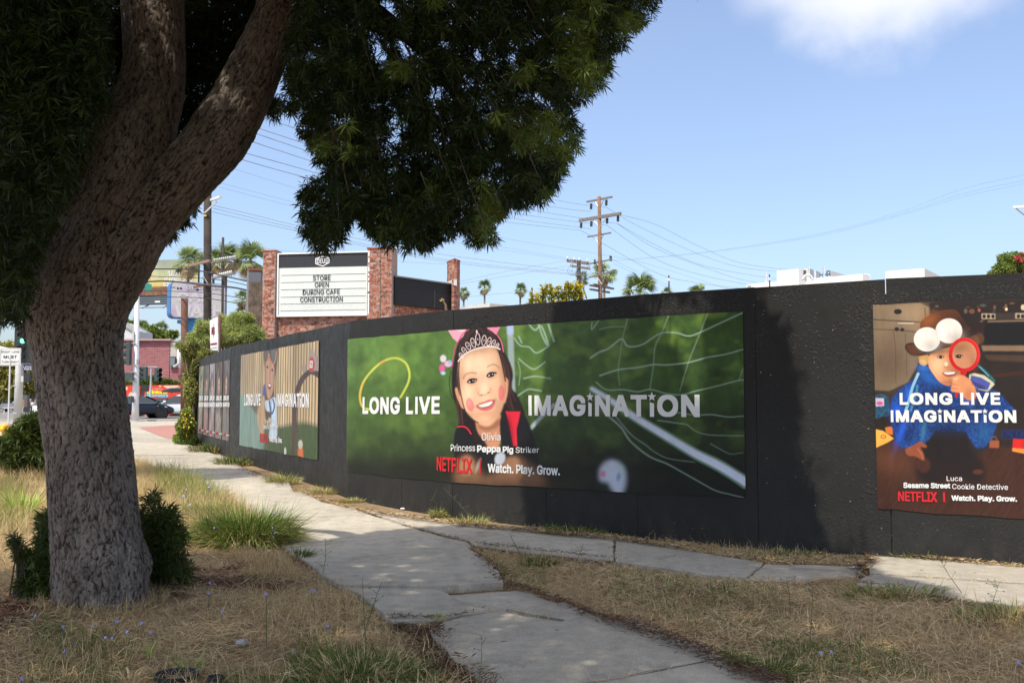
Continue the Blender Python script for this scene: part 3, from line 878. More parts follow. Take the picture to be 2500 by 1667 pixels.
# the girl
q.frame(1080, 780, 3.7333)
hair = (34, 22, 22)
q.poly([(140, 240), (185, 150), (255, 85), (350, 62), (450, 85), (520, 160), (570, 290), (625, 400), (650, 500), (640, 620), (690, 690), (735, 790), (750, 870), (640, 900), (540, 1010), (430, 1080), (300, 1090), (180, 1120), (125, 1080), (150, 960), (140, 820), (100, 700), (90, 560), (100, 420)], hair, 5)
q.line([(85, 470), (68, 560), (78, 660), (100, 720)], 9, hair, 4, .8)
q.line([(560, 330), (612, 450), (618, 600), (670, 740)], 14, (78, 52, 46), 10, .5)
q.line([(300, 90), (250, 130), (200, 230)], 8, (96, 66, 62), 8, .5); q.line([(420, 95), (480, 150), (520, 230)], 8, (92, 60, 54), 8, .5)
rh = np.random.default_rng(3)
for k in range(46):
    t0 = rh.random(); x0 = 250 + 190 * t0; sd_ = -1 if t0 < .5 else 1; e0 = rh.random()
    pts = [(x0, 80 + 30 * abs(t0 - .5)), (x0 + sd_ * (60 + 70 * e0), 200 + 40 * rh.random()), ((140 if sd_ < 0 else 600) + 30 * e0 * -sd_, 420 + 60 * rh.random()), ((125 if sd_ < 0 else 640) + 60 * e0 * -sd_, 700 + 60 * rh.random()), ((150 if sd_ < 0 else 700) + 50 * e0, 950)]
    q.line(pts, 3 + 3 * rh.random(), [(70, 46, 42), (92, 62, 52), (20, 14, 16)][k % 3], 4, .55)
q.poly([(50, 88), (120, 84), (225, 78), (195, 150), (140, 205), (100, 170), (70, 120)], (232, 168, 186), 3, smooth=False)
q.poly([(120, 84), (225, 78), (180, 110)], (240, 205, 215), 4, .9)
q.poly([(395, 64), (540, 52), (515, 100), (495, 140), (460, 110), (420, 85)], (236, 140, 168), 3, smooth=False)
q.line([(255, 80), (190, 130), (150, 200), (118, 260), (95, 420)], 10, (205, 60, 130), 3, .9)
q.line([(500, 135), (540, 200), (562, 295)], 9, (238, 100, 150), 3, .95)
q.poly([(330, 880), (430, 930), (530, 860), (540, 1010), (520, 1150), (400, 1200), (350, 1080), (310, 960)], (196, 138, 104), 6)
q.poly([(330, 930), (420, 975), (520, 900), (530, 960), (440, 1010), (350, 1000)], (140, 86, 62), 14, .8)
q.poly([(108, 1090), (125, 1010), (160, 965), (230, 985), (300, 1080), (400, 1190), (470, 1215), (540, 1180), (528, 1000), (535, 900), (590, 838), (720, 830), (775, 900), (820, 1020), (850, 1150), (885, 1300), (780, 1345), (640, 1320), (420, 1340), (250, 1330), (130, 1290), (112, 1180)], (22, 22, 27), 5)
q.poly([(230, 985), (330, 1040), (400, 1120), (420, 1200), (350, 1180), (280, 1080)], hair, 8)
q.line([(145, 978), (190, 972), (232, 992), (266, 1040)], 13, (214, 40, 62), 3)
q.poly([(580, 834), (650, 838), (716, 838), (698, 930), (680, 1000), (684, 1090), (687, 1150), (652, 1150), (636, 1060), (618, 950)], (218, 36, 58), 3, smooth=False)
q.poly([(600, 850), (640, 960), (660, 1140), (652, 1150), (636, 1060), (605, 920)], (150, 18, 40), 8, .7)
skin = (240, 194, 158)
q.poly([(120, 628), (140, 622), (160, 680), (200, 760), (205, 808), (178, 800), (150, 740), (128, 680)], (214, 152, 118), 3)
q.poly([(560, 540), (602, 545), (604, 620), (596, 690), (575, 760), (560, 730)], (206, 140, 108), 4)
q.poly([(160, 380), (200, 325), (290, 278), (400, 248), (470, 252), (510, 300), (545, 400), (572, 520), (585, 640), (568, 740), (535, 840), (475, 930), (420, 968), (365, 960), (300, 915), (240, 855), (195, 790), (172, 690), (158, 560), (152, 460)], skin, 7)
FACE = [(160, 380), (200, 325), (290, 278), (400, 248), (470, 252), (510, 300), (545, 400), (572, 520), (585, 640), (568, 740), (535, 840), (475, 930), (420, 968), (365, 960), (300, 915), (240, 855), (195, 790), (172, 690), (158, 560), (152, 460)]
q.clip(FACE)
for (cx, cy, rx_, ry_, c_, ro, a_) in ((570, 420, 70, 230, (180, 120, 86), -12, .7), (610, 640, 60, 220, (170, 108, 76), -4, .7), (165, 600, 60, 260, (196, 134, 98), 4, .6), (330, 290, 220, 40, (150, 98, 74), -12, .55), (300, 400, 130, 80, (252, 216, 182), 0, .7), (250, 680, 80, 70, (250, 206, 170), 0, .6), (430, 560, 70, 60, (240, 190, 150), 0, .4),
    (430, 900, 150, 60, (188, 128, 96), -18, .6), (395, 905, 50, 28, (244, 200, 164), 0, .6), (285, 540, 75, 34, (206, 148, 116), -10, .4), (455, 490, 70, 36, (196, 138, 106), -20, .4), (440, 640, 36, 60, (204, 146, 112), -10, .5), (330, 640, 30, 40, (214, 156, 120), 0, .5), (395, 852, 70, 14, (204, 138, 110), -10, .5), (230, 640, 60, 90, (252, 212, 178), 0, .5), (500, 640, 40, 70, (238, 186, 150), 0, .5), (385, 470, 60, 90, (250, 212, 178), 0, .5), (520, 800, 60, 80, (190, 128, 96), 0, .5), (280, 870, 80, 50, (206, 146, 112), 30, .5)):
    q.ell(cx, cy, rx_, ry_, c_, ro, soft=True, alpha=a_)
q.clip()
for p_, w_ in (([(198, 535), (215, 502), (262, 485), (312, 490)], 17), ([(418, 430), (452, 412), (492, 414), (520, 440)], 15)):
    q.line(p_, w_, (150, 104, 80), 12, .55)
for (cx, cy, r_) in ((275, 562, -10), (453, 503, -22)):
    q.ell(cx, cy + 3, 50, 30, (206, 150, 118), r_, soft=True, alpha=.7)
    q.ell(cx, cy, 45, 19, (40, 22, 18), r_, 4); q.ell(cx - 18, cy + 5, 13, 8, (232, 220, 214), r_, 4, .85); q.ell(cx + 26, cy - 3, 10, 7, (226, 212, 204), r_, 4, .8)
    q.ell(cx + 3, cy, 20, 18, (18, 11, 11), 0, 3); q.ell(cx + 8, cy - 5, 5, 5, (240, 240, 240), 0, 2)
    q.line([(cx - 44, cy + 10), (cx - 25, cy - 15), (cx + 5, cy - 22), (cx + 44, cy - 18)], 8, (24, 14, 13), 3)
    q.line([(cx - 34, cy + 34), (cx, cy + 36), (cx + 36, cy + 24)], 5, (200, 146, 116), 5, .8)
q.ell(385, 625, 40, 52, (252, 220, 190), 0, soft=True, alpha=.7)
q.line([(330, 665), (345, 695), (378, 690), (420, 672), (442, 655), (440, 625)], 8, (196, 130, 100), 8, .75)
q.ell(360, 686, 11, 6, (120, 62, 48), 0, 5, .7); q.ell(424, 664, 10, 6, (120, 62, 48), -10, 5, .7)
q.poly([(312, 792), (345, 760), (392, 745), (430, 728), (486, 728), (482, 770), (455, 812), (405, 832), (355, 826)], (206, 104, 100), 3)
q.poly([(325, 787), (360, 768), (410, 755), (470, 738), (462, 768), (432, 795), (385, 806), (345, 800)], (120, 44, 44), 3)
q.poly([(332, 782), (370, 768), (415, 756), (462, 742), (452, 768), (425, 786), (385, 796), (350, 796)], (238, 232, 226), 4)
for k in range(6): q.line([(345 + k * 19, 770 - k * 5), (348 + k * 19, 794 - k * 5)], 3, (190, 170, 160), 3, .6)
q.line([(300, 800), (312, 780)], 6, (190, 120, 92), 5, .7); q.line([(488, 715), (500, 735)], 6, (180, 112, 86), 5, .7)
q.ell(257, 775, 34, 62, (230, 112, 118), -12, 9, .78); q.ell(543, 670, 29, 72, (222, 104, 112), 0, 9, .78)
q.ell(250, 755, 14, 30, (250, 160, 160), -12, soft=True, alpha=.6)
# hair strands over the face edge
q.line([(160, 380), (155, 520), (178, 700), (230, 870), (330, 940)], 10, hair, 5, .9)
q.line([(520, 290), (552, 420), (580, 560)], 12, hair, 6, .9)
# tiara
sil = (232, 214, 210)
q.line([(150, 380), (176, 345), (235, 300), (320, 264), (420, 246), (480, 252), (530, 270)], 13, sil, 3)
for (cx, cy, rx_, ry_, ro) in ((178, 328, 14, 26, -40), (204, 283, 16, 32, -35), (240, 240, 18, 36, -28), (285, 212, 18, 44, -18), (328, 180, 20, 54, -2), (384, 190, 19, 46, 8), (430, 200, 17, 38, 16), (470, 215, 15, 30, 22), (505, 238, 12, 22, 28)):
    a_ = R(ro); pts = [(cx + rx_ * math.cos(k) * math.cos(a_) - ry_ * math.sin(k) * math.sin(-a_) * -1, cy + rx_ * math.cos(k) * math.sin(a_) + ry_ * math.sin(k) * math.cos(a_)) for k in np.linspace(0, 2 * math.pi, 13)]
    q.line(pts, 7, sil, 3, .95)
    q.ell(cx, cy, 5, 9, (236, 200, 205), ro, 3, .8)
q.ell(318, 110, 8, 14, sil, 0, 3)
# hands out of focus at the bottom
q.poly([(125, 1340), (180, 1255), (250, 1240), (310, 1300), (360, 1400), (420, 1440), (560, 1330), (640, 1250), (720, 1270), (820, 1330), (905, 1420), (920, 1520), (500, 1530), (150, 1500)], (128, 92, 66), 30, .95)
q.ell(225, 1330, 70, 85, (176, 132, 98), 0, 40, .8); q.ell(640, 1330, 80, 80, (168, 122, 90), 0, 40, .7); q.ell(530, 1265, 46, 62, (196, 204, 214), 20, 18, .85); q.ell(330, 1330, 16, 60, (200, 185, 170), 20, 16, .5)
q.ell(500, 1520, 420, 60, (70, 50, 38), 0, soft=True, alpha=.8)
P2.finish()
imagination(P2, 886, 1079, 969, 1010, 967, 1010, M_WHT, 0.045, 'LONG LIVE')
imagination(P2, 1288, 1714, 965, 1014, 963, 1018, M_WHT, 0.045)
P2.text('Olivia', 1178, 1224, 1056, 1075, M_WHT, 0.004)
for body, a, b, bold, y_ in (('Princess', 1103, 1162, 0.004, 0), ('Peppa', 1167, 1224, 0.04, 1.2), ('Pig', 1229.5, 1255, 0.04, 2.2), ('Striker', 1261, 1318, 0.004, 3.0)):
    desc = 7 if body[0] == 'P' and body[1] in 'ei' else 0
    P2.text(body, a, b, 1084 + y_ * 1.1 + (a - 1103) * 0.02, 1101 + y_ * 1.3 + desc * 0.75, M_WHT, bold)
P2.text('NETFLIX', 1069, 1155, 1114, 1148, M_RED, 0.03, yt1=1119, yb1=1156)
MB_bar = (np.array([(0, 0), (1, 0), (1, 1), (0, 1)], float), [(0, 1, 2, 3)], .2)
P2.text('|', 1172, 1175.5, 1121, 1157, M_RED, V_F=MB_bar, name='divider')
P2.text('Watch. Play. Grow.', 1193, 1369, 1131, 1158, M_WHT, 0.035, yt1=1137, yb1=1166)

# ------------------------------------------------------------------ portrait poster at the right: boy with hat and magnifying glass
P1 = Poster('kitchen', 'portrait poster of a boy in a brown hat holding a red magnifying glass', (2129, 744), (2146, 1241), (2516, 727), (2543, 1270), 640, 860)
q = P1.pt; X, Y = q.X, q.Y
f = fbm(X / 60, Y / 60, 21, 4)[..., None]
dk = np.array(lin((42, 33, 28))); q.img = dk * (0.6 + 0.8 * f)
q.frame(2120, 730, 5.808)
q.poly([(30, 80), (740, 60), (860, 120), (870, 300), (760, 700), (690, 950), (560, 1180), (300, 1300), (60, 1290)], (136, 116, 92), 8, smooth=False)
q.ell(300, 900, 330, 380, (92, 72, 56), 0, soft=True, alpha=.75)
q.ell(640, 200, 200, 160, (176, 148, 112), 0, soft=True, alpha=.55)
q.line([(40, 285), (400, 310), (760, 330)], 16, (70, 54, 44), 6, .9); q.line([(50, 430), (400, 440), (700, 470)], 12, (76, 60, 48), 6, .9)
q.line([(420, 345), (640, 345)], 16, (214, 204, 180), 8, .8)
q.line([(350, 440), (385, 700), (390, 1190)], 9, (84, 64, 50), 6, .8); q.line([(520, 490), (540, 800), (545, 1080)], 8, (84, 64, 50), 6, .7); q.line([(800, 130), (810, 300)], 14, (70, 54, 42), 6, .8)
q.ell(418, 178, 56, 38, (34, 30, 30), 0, 8); q.ell(402, 428, 32, 28, (36, 32, 30), 0, 8); q.ell(480, 436, 30, 26, (40, 34, 32), 0, 8)
q.poly([(860, 60), (2400, 20), (2400, 1000), (1600, 900), (1300, 400), (900, 250)], (38, 30, 26), 10, .95, smooth=False)
rgk = np.random.default_rng(5)
for k in range(16): q.ell(900 + rgk.random() * 1300, 60 + rgk.random() * 120, 14 + 30 * rgk.random(), 12 + 24 * rgk.random(), [(90, 66, 48), (130, 110, 84), (60, 78, 76), (150, 90, 60)][k % 4], 0, 12, .6)
q.ell(1955, 145, 18, 20, (250, 225, 180), 0, 10); q.ell(1570, 160, 20, 24, (190, 90, 60), 0, 10, .8); q.ell(2190, 120, 30, 40, (235, 215, 180), 0, 12, .8)
q.poly([(1600, 210), (1800, 200), (2380, 190), (2380, 290), (1600, 300)], (58, 48, 42), 5, smooth=False)
for a in ((1603, 205, 1800, 285), (2080, 200, 2380, 280)):
    q.poly([(a[0], a[1]), (a[2], a[1]), (a[2], a[3]), (a[0], a[3])], (172, 152, 128), 4, smooth=False)
for cx in (1640, 1702, 1765, 2125, 2185): q.ell(cx, 246, 24, 28, (40, 34, 32), 0, 5)
q.poly([(1640, 350), (2380, 330), (2380, 650), (1640, 650)], (20, 18, 18), 6, smooth=False)
q.line([(1600, 320), (2380, 305)], 26, (122, 100, 80), 6, .9)
q.poly([(1600, 660), (2380, 660), (2380, 740), (1620, 735)], (132, 106, 82), 6, smooth=False)
q.poly([(1640, 790), (2380, 800), (2380, 900), (1700, 870)], (74, 54, 42), 8, smooth=False)
q.line([(1700, 1100), (2380, 1020)], 50, (76, 38, 22), 30, .6)
# floor
q.frame(2120, 980, 4.9)
q.poly([(60, 560), (300, 450), (420, 540), (700, 700), (1200, 700), (1500, 520), (2000, 600), (2000, 1500), (60, 1500)], (64, 36, 25), 14, smooth=False)
st = fbm(X / 3.5 + Y / 6, Y / 28 - X / 40, 31, 4)[..., None]; flr = (Y > 1085)[..., None]
q.img = np.where(flr, q.img * (0.55 + 0.9 * st), q.img)
q.ell(250, 700, 260, 160, (120, 72, 46), 20, soft=True, alpha=.45)
q.poly([(700, 420), (1180, 400), (1240, 560), (1400, 800), (1300, 1000), (1000, 900), (800, 1010), (560, 880), (640, 620)], (28, 21, 19), 30, .92)
q.ell(1310, 840, 60, 30, (110, 60, 40), 0, 14, .5); q.ell(660, 760, 80, 90, (84, 46, 32), 0, 30, .6)
# toys at the sides
q.poly([(80, -60), (230, -60), (250, 150), (170, 180), (80, 190)], (46, 88, 118), 5); q.poly([(90, -40), (190, -40), (190, 50), (90, 60)], (196, 190, 200), 5, smooth=False); q.ell(140, 20, 40, 24, (214, 60, 140), 0, 10, .9)
q.poly([(90, 330), (180, 350), (305, 440), (230, 490), (98, 550)], (234, 176, 74), 4, smooth=False); q.line([(150, 425), (170, 400), (210, 415), (200, 435), (160, 432)], 9, (200, 40, 40), 3)
q.poly([(203, 310), (275, 295), (292, 330), (292, 400), (215, 380)], (214, 116, 46), 4, smooth=False)
q.poly([(1600, 340), (2000, 330), (2000, 450), (1600, 440)], (32, 44, 92), 6, smooth=False)
q.poly([(1730, 445), (2000, 455), (2000, 580), (1722, 555)], (206, 34, 32), 4, smooth=False); q.poly([(1720, 553), (2000, 580), (2000, 650), (1718, 592)], (232, 136, 58), 4, smooth=False)
q.poly([(1448, 465), (1562, 465), (1562, 552), (1448, 552)], (156, 84, 46), 5, smooth=False); q.line([(1470, 465), (1480, 425), (1525, 425), (1535, 465)], 12, (120, 74, 50), 4)
# costume
blu = (34, 76, 150)
q.poly([(300, -60), (560, -260), (900, -200), (1300, -200), (1560, -60), (1600, 60), (1540, 260), (1490, 380), (1400, 530), (1290, 545), (1200, 430), (1140, 360), (850, 350), (800, 350), (690, 480), (560, 540), (400, 555), (330, 420), (285, 300), (270, 150)], blu, 8)
q.frame(2120, 730, 5.808)
q.poly([(700, 960), (750, 925), (840, 945), (900, 1050), (1000, 1160), (1150, 1230), (1300, 1290), (1600, 1290), (1800, 1300), (1980, 1480), (1950, 1600), (500, 1600), (380, 1560), (480, 1340), (620, 1240), (730, 1130)], (30, 74, 150), 8)
fu = fbm(X / 3.2, Y / 4.5, 41, 3); 
bm = (q.img[..., 2] > q.img[..., 0] * 1.8) & (q.img[..., 2] > 0.1)
q.img = np.where(bm[..., None], q.img * (0.28 + 1.35 * fu ** 1.5)[..., None], q.img)
for (cx, cy, rx_, ry_, ro, c_, a_) in ((780, 980, 70, 40, 20, (60, 130, 220), .6), (860, 1120, 150, 60, 35, (36, 110, 200), .6), (560, 1340, 40, 120, 20, (40, 110, 225), .7), (1000, 1330, 160, 90, 10, (14, 28, 62), .8), (1560, 1420, 120, 150, 0, (18, 34, 74), .8), (1420, 1480, 70, 60, 0, (60, 120, 220), .6)):
    q.ell(cx, cy, rx_, ry_, c_, ro, soft=True, alpha=a_)
q.frame(2120, 980, 4.9)
for (cx, cy, rx_, ry_, ro, c_, a_) in ((330, 110, 50, 90, 10, (36, 96, 226), .8), (400, 350, 40, 150, 20, (40, 100, 235), .75), (330, 260, 30, 110, -10, (14, 40, 120), .7), (480, 380, 60, 110, 10, (12, 26, 66), .7), (660, 340, 26, 120, 8, (70, 150, 170), .5), (950, 340, 200, 60, 0, (16, 30, 62), .8), (1380, 380, 90, 100, 0, (40, 100, 150), .55), (1000, 150, 280, 110, 0, (12, 22, 48), .75)):
    q.ell(cx, cy, rx_, ry_, c_, ro, soft=True, alpha=a_)
q.poly([(445, 570), (540, 520), (620, 480), (690, 520), (690, 550), (620, 545), (660, 620), (670, 700), (630, 690), (560, 655), (470, 640)], (148, 78, 50), 6); q.line([(590, 560), (640, 640), (650, 690)], 12, (190, 120, 84), 6, .6)
q.frame(2120, 730, 5.808)
q.line([(705, 1060), (625, 1250), (580, 1420), (530, 1580)], 40, (150, 205, 232), 8, .85); q.line([(690, 1230), (680, 1330), (600, 1580)], 34, (70, 140, 160), 8, .8)
q.poly([(1430, 1070), (1500, 1050), (1640, 1080), (1770, 1180), (1790, 1210), (1690, 1310), (1560, 1280), (1420, 1180)], (206, 202, 170), 5, smooth=False)
q.poly([(1460, 1080), (1590, 1110), (1730, 1190), (1690, 1290), (1520, 1270), (1440, 1150)], (76, 84, 160), 4, smooth=False)
q.line([(1560, 950), (1660, 1030), (1780, 1160)], 36, (30, 120, 130), 10, .7); q.line([(1580, 960), (1700, 1090)], 12, (110, 200, 230), 6, .8)
# head
q.ell(800, 850, 90, 70, (196, 150, 92), 20, 18); q.ell(770, 900, 60, 40, (216, 176, 120), 30, 14, .8); q.ell(1570, 560, 70, 80, (90, 58, 36), 0, 24, .9); q.ell(1480, 600, 90, 90, (120, 78, 46), 0, 30, .8)
q.poly([(850, 890), (880, 780), (960, 735), (1100, 700), (1250, 680), (1340, 720), (1360, 900), (1290, 1100), (1190, 1212), (1100, 1222), (1000, 1165), (920, 1065), (880, 1000)], (236, 164, 112), 5)
q.poly([(845, 850), (880, 850), (892, 1000), (860, 970)], (226, 150, 104), 5)
q.clip([(850, 890), (880, 780), (960, 735), (1100, 700), (1250, 680), (1340, 720), (1360, 900), (1290, 1100), (1190, 1212), (1100, 1222), (1000, 1165), (920, 1065), (880, 1000)])
for (cx, cy, rx_, ry_, c_, ro, a_) in ((990, 930, 110, 130, (255, 206, 160), 0, .75), (1290, 880, 150, 330, (128, 68, 44), 8, .85), (1130, 1190, 200, 60, (170, 98, 66), -10, .7), (1020, 800, 80, 36, (176, 108, 76), 0, .6), (1060, 740, 200, 40, (130, 74, 46), -12, .7), (1090, 1110, 80, 24, (210, 136, 98), 0, .6), (1130, 990, 50, 30, (190, 118, 82), 0, .6)):
    q.ell(cx, cy, rx_, ry_, c_, ro, soft=True, alpha=a_)
q.clip()
q.line([(900, 770), (1000, 740), (1080, 720)], 34, (170, 116, 66), 12, .9); q.ell(1000, 745, 80, 22, (150, 98, 54), -12, 10, .8)
q.ell(1022, 822, 52, 24, (120, 66, 42), 0, 8, .9); q.ell(1025, 822, 22, 20, (26, 20, 20), 0, 4); q.ell(1050, 824, 8, 7, (230, 220, 210), 0, 3, .9); q.ell(992, 824, 12, 8, (220, 205, 195), 0, 4, .8)
q.ell(1100, 920, 26, 30, (255, 222, 190), 0, 16, .8); q.line([(1075, 960), (1110, 968), (1150, 955)], 8, (150, 80, 52), 6, .8)
q.poly([(1045, 1045), (1120, 1030), (1245, 1030), (1215, 1085), (1130, 1100), (1075, 1080)], (150, 60, 48), 4); q.poly([(1065, 1042), (1150, 1034), (1230, 1036), (1205, 1062), (1130, 1070), (1085, 1062)], (236, 228, 220), 4)
# hat with two plain white pompoms
q.poly([(732, 430), (742, 330), (800, 275), (900, 215), (1040, 165), (1210, 152), (1270, 190), (1330, 270), (1400, 380), (1440, 440), (1300, 620), (900, 640), (760, 560)], (96, 52, 27), 5)
q.ell(860, 300, 120, 80, (160, 92, 44), -30, soft=True, alpha=.75); q.ell(1330, 420, 130, 200, (34, 20, 15), -30, soft=True, alpha=.85)
q.poly([(518, 690), (545, 635), (640, 622), (720, 700), (830, 748), (1000, 690), (1200, 605), (1400, 465), (1560, 355), (1672, 290), (1690, 320), (1640, 400), (1500, 505), (1300, 610), (1020, 725), (820, 795), (640, 808), (560, 765)], (40, 24, 18), 4)
q.poly([(540, 690), (565, 648), (640, 640), (700, 700), (790, 745), (740, 775), (620, 780)], (92, 52, 30), 5, .9)
q.line([(530, 720), (600, 785), (720, 800), (860, 772), (1050, 700)], 9, (120, 84, 62), 4, .9)
q.ell(830, 572, 186, 172, (234, 228, 218), 0, 6); q.ell(1140, 452, 190, 176, (238, 232, 222), 0, 6)
q.ell(900, 660, 120, 70, (190, 180, 172), 0, soft=True, alpha=.6); q.ell(1230, 540, 110, 80, (196, 184, 176), 0, soft=True, alpha=.6); q.line([(960, 470), (990, 600)], 8, (198, 188, 178), 6, .7)
# magnifying glass and hand
q.ell(1362, 790, 176, 200, (210, 146, 108), 0, 8); q.ell(1300, 690, 150, 90, (138, 92, 50), -10, soft=True, alpha=.7); q.ell(1460, 860, 80, 140, (140, 84, 60), 0, soft=True, alpha=.5); q.ell(1330, 900, 80, 60, (206, 134, 92), 0, soft=True, alpha=.7)
q.ell(1286, 812, 56, 27, (70, 38, 28), 0, 8, .95); q.ell(1280, 812, 24, 22, (16, 14, 16), 0, 4); q.ell(1287, 806, 6, 6, (230, 230, 230), 0, 3); q.ell(1322, 818, 12, 8, (214, 200, 190), 0, 4, .8)
ring = [(1362 + 198 * math.sin(a_) * 1.0, 790 - 218 * math.cos(a_)) for a_ in np.linspace(0, 2 * math.pi, 25)]
q.line(ring, 52, (212, 26, 30), 3); q.line([(x + 6, y - 14) for x, y in ring[0:9]], 10, (240, 80, 76), 6, .6); q.line(ring[12:19], 14, (140, 10, 14), 8, .6)
q.ell(1348, 1040, 46, 50, (206, 24, 28), 0, 4); q.line([(1330, 1060), (1280, 1230), (1245, 1375)], 44, (190, 20, 26), 4)
q.poly([(1228, 1110), (1275, 1075), (1350, 1085), (1420, 1130), (1490, 1210), (1525, 1320), (1500, 1420), (1390, 1420), (1290, 1330), (1180, 1310), (1172, 1250), (1190, 1200), (1190, 1160)], (224, 148, 102), 5)
for a in (((1195, 1150), (1290, 1160)), ((1180, 1205), (1280, 1215)), ((1178, 1262), (1270, 1275))): q.line(a, 7, (150, 78, 50), 5, .8)
q.ell(1230, 1130, 40, 26, (248, 196, 150), 0, soft=True, alpha=.7); q.ell(1440, 1350, 80, 90, (170, 96, 62), 0, soft=True, alpha=.6)
P1.finish()
imagination(P1, 2193, 2444, 959, 988, 958, 988, M_WHT, 0.055, 'LONG LIVE')
imagination(P1, 2171, 2483, 1001, 1030, 1001, 1031.5, M_WHT, 0.055)
P1.text('Luca', 2310.5, 2348, 1161.5, 1173.5, M_WHT, 0.006)
P1.text('Sesame Street', 2205, 2319.5, 1177, 1190.5, M_WHT, 0.045, yt1=1178.5, yb1=1191.5)
P1.text('Cookie Detective', 2324, 2460, 1180, 1193, M_WHT, 0.006, yt1=1181.5, yb1=1195)
P1.text('NETFLIX', 2192, 2287, 1198.5, 1222, M_RED, 0.04, yt1=1200, yb1=1225)
P1.text('|', 2302, 2306.5, 1201.5, 1224.5, M_RED, V_F=MB_bar)
P1.text('Watch. Play. Grow.', 2322, 2482, 1208, 1224.5, M_WHT, 0.05, yt1=1210, yb1=1227)
q.frame(0, 0, 1)
P1.text('COOKIE', 2372, 2404, 929, 937, mat('dark_ink', (0.03, 0.03, 0.08), 0.6), 0.02, 1.1, yt1=943, yb1=951)

# ------------------------------------------------------------------ landscape poster further along: boy before a slatted garden fence
P3 = Poster('garden', 'landscape poster of a child in flying goggles before a pale slatted garden fence', (586.5, 868), (588, 1087), (780, 831), (780, 1124), 1200, 420)
q = P3.pt; U, Vv = P3.U, P3.V
sl = (U * 34) % 1.0; jit = vnoise(np.floor(U * 34) + 0.5, Vv * 0 + 3, 9)
tan = np.array(lin((214, 184, 134))); gap_ = np.array(lin((92, 78, 56)))
m_ = np.clip((np.abs(sl - 0.5) - 0.34) / 0.05, 0, 1)[..., None]
q.img = (tan * (0.62 + 0.55 * jit[..., None])) * (1 - m_) + gap_ * m_
wsh = np.clip(1 - U / 0.5, 0, 1)[..., None] * 0.45
q.img = q.img * (1 - wsh) + np.array(lin((120, 112, 100))) * wsh
gr = np.clip((0.30 + 0.03 * np.sin(U * 9) - Vv) / 0.05, 0, 1)[..., None] * np.clip((U - 0.28) / 0.1, 0, 1)[..., None]
q.img = q.img * (1 - gr) + np.array(lin((66, 88, 44))) * (0.5 + 0.9 * fbm(U * 150, Vv * 40, 13, 3))[..., None] * gr
q.frame(450, 800, 4.48)
q.poly([(560, 740), (680, 760), (760, 840), (830, 900), (865, 1050), (860, 1330), (560, 1330)], (104, 146, 138), 14, .85)
q.poly([(720, 830), (800, 950), (850, 930), (830, 860)], (96, 84, 66), 10, .9); q.poly([(800, 950), (860, 780), (900, 800), (880, 1100), (850, 1200)], (190, 152, 112), 8, .9)
q.line([(1200, 1390), (1212, 1100), (1212, 900), (1235, 720), (1275, 600), (1330, 520), (1400, 480), (1480, 520)], 46, (78, 56, 52), 6, w2=60)
q.poly([(1380, 480), (1362, 330), (1385, 250), (1400, 200), (1430, 270), (1450, 320), (1478, 280), (1478, 460)], (166, 150, 140), 5, smooth=False)
q.poly([(1270, 470), (1300, 400), (1345, 400), (1340, 480)], (160, 140, 130), 5, smooth=False)
q.ell(1399, 402, 33, 82, (206, 30, 44), 0, 3)
q.poly([(880, 230), (1020, 210), (1015, 420), (990, 600), (985, 900), (900, 1010), (885, 800), (892, 560)], (88, 66, 54), 5)
q.poly([(893, 420), (905, 360), (930, 330), (960, 380), (988, 420), (985, 560), (975, 680), (955, 750), (930, 778), (908, 740), (896, 600)], (196, 146, 116), 4)
q.poly([(893, 230), (925, 225), (930, 300), (905, 380), (890, 340)], (96, 100, 96), 4); q.poly([(950, 220), (1005, 215), (1005, 330), (980, 390), (955, 330)], (98, 102, 98), 4)
for c_ in ([(893, 380), (918, 350), (930, 280), (945, 340), (975, 400), (1003, 350), (1012, 260)],): q.line(c_, 12, (196, 128, 92), 4)
q.ell(914, 430, 9, 14, (40, 26, 22), 0, 3); q.ell(968, 462, 9, 14, (40, 26, 22), 0, 3); q.line([(935, 480), (930, 560), (945, 590)], 6, (190, 126, 90), 4)
q.poly([(915, 620), (940, 605), (958, 630), (945, 672), (925, 668)], (140, 60, 50), 3); q.poly([(920, 625), (940, 614), (952, 632), (938, 645)], (240, 235, 230), 3)
q.poly([(870, 640), (885, 620), (890, 730), (865, 740)], (56, 76, 160), 4)
q.poly([(890, 800), (930, 790), (985, 760), (1010, 800), (1018, 1000), (1015, 1200), (930, 1200), (960, 950), (900, 900)], (186, 206, 222), 5)
q.line([(935, 800), (960, 940), (990, 860), (975, 780)], 16, (50, 80, 140), 4)
q.poly([(1250, 1330), (1278, 1225), (1302, 1330), (1306, 1425), (1245, 1425)], (232, 110, 30), 4, smooth=False); q.ell(1276, 1275, 25, 50, (196, 192, 180), 0, 6)
q.ell(1110, 1350, 12, 45, (190, 196, 186), 0, 5)
stk = (0.62 + 0.7 * fbm(P3.U * 120, P3.V * 2.2, 71, 3))[..., None]; q.img = q.img * stk * 0.9; q.img = q.img * 0.86 + q.img.mean(-1, keepdims=True) * 0.14
P3.finish()
imagination(P3, 598, 638.5, 962, 990, 961, 990, M_WHT, 0.045, 'LONG LIVE')
imagination(P3, 677, 757.5, 961, 991.5, 959.5, 995, M_WHT, 0.045)
P3.text('Ethan', 657.5, 667, 1019, 1030, M_WHT, 0.006)
P3.text('Danny Go Dragon Flyer', 645, 680, 1036, 1050, M_WHT, 0.02)
P3.text('NETFLIX', 636.5, 653.5, 1057, 1079, M_RED, 0.04, yt1=1059, yb1=1082)
P3.text('|', 655.3, 656.6, 1060, 1083, M_RED, V_F=MB_bar)
P3.text('Watch. Play. Grow.', 660, 691, 1065, 1081, M_WHT, 0.04, yt1=1068, yb1=1085)
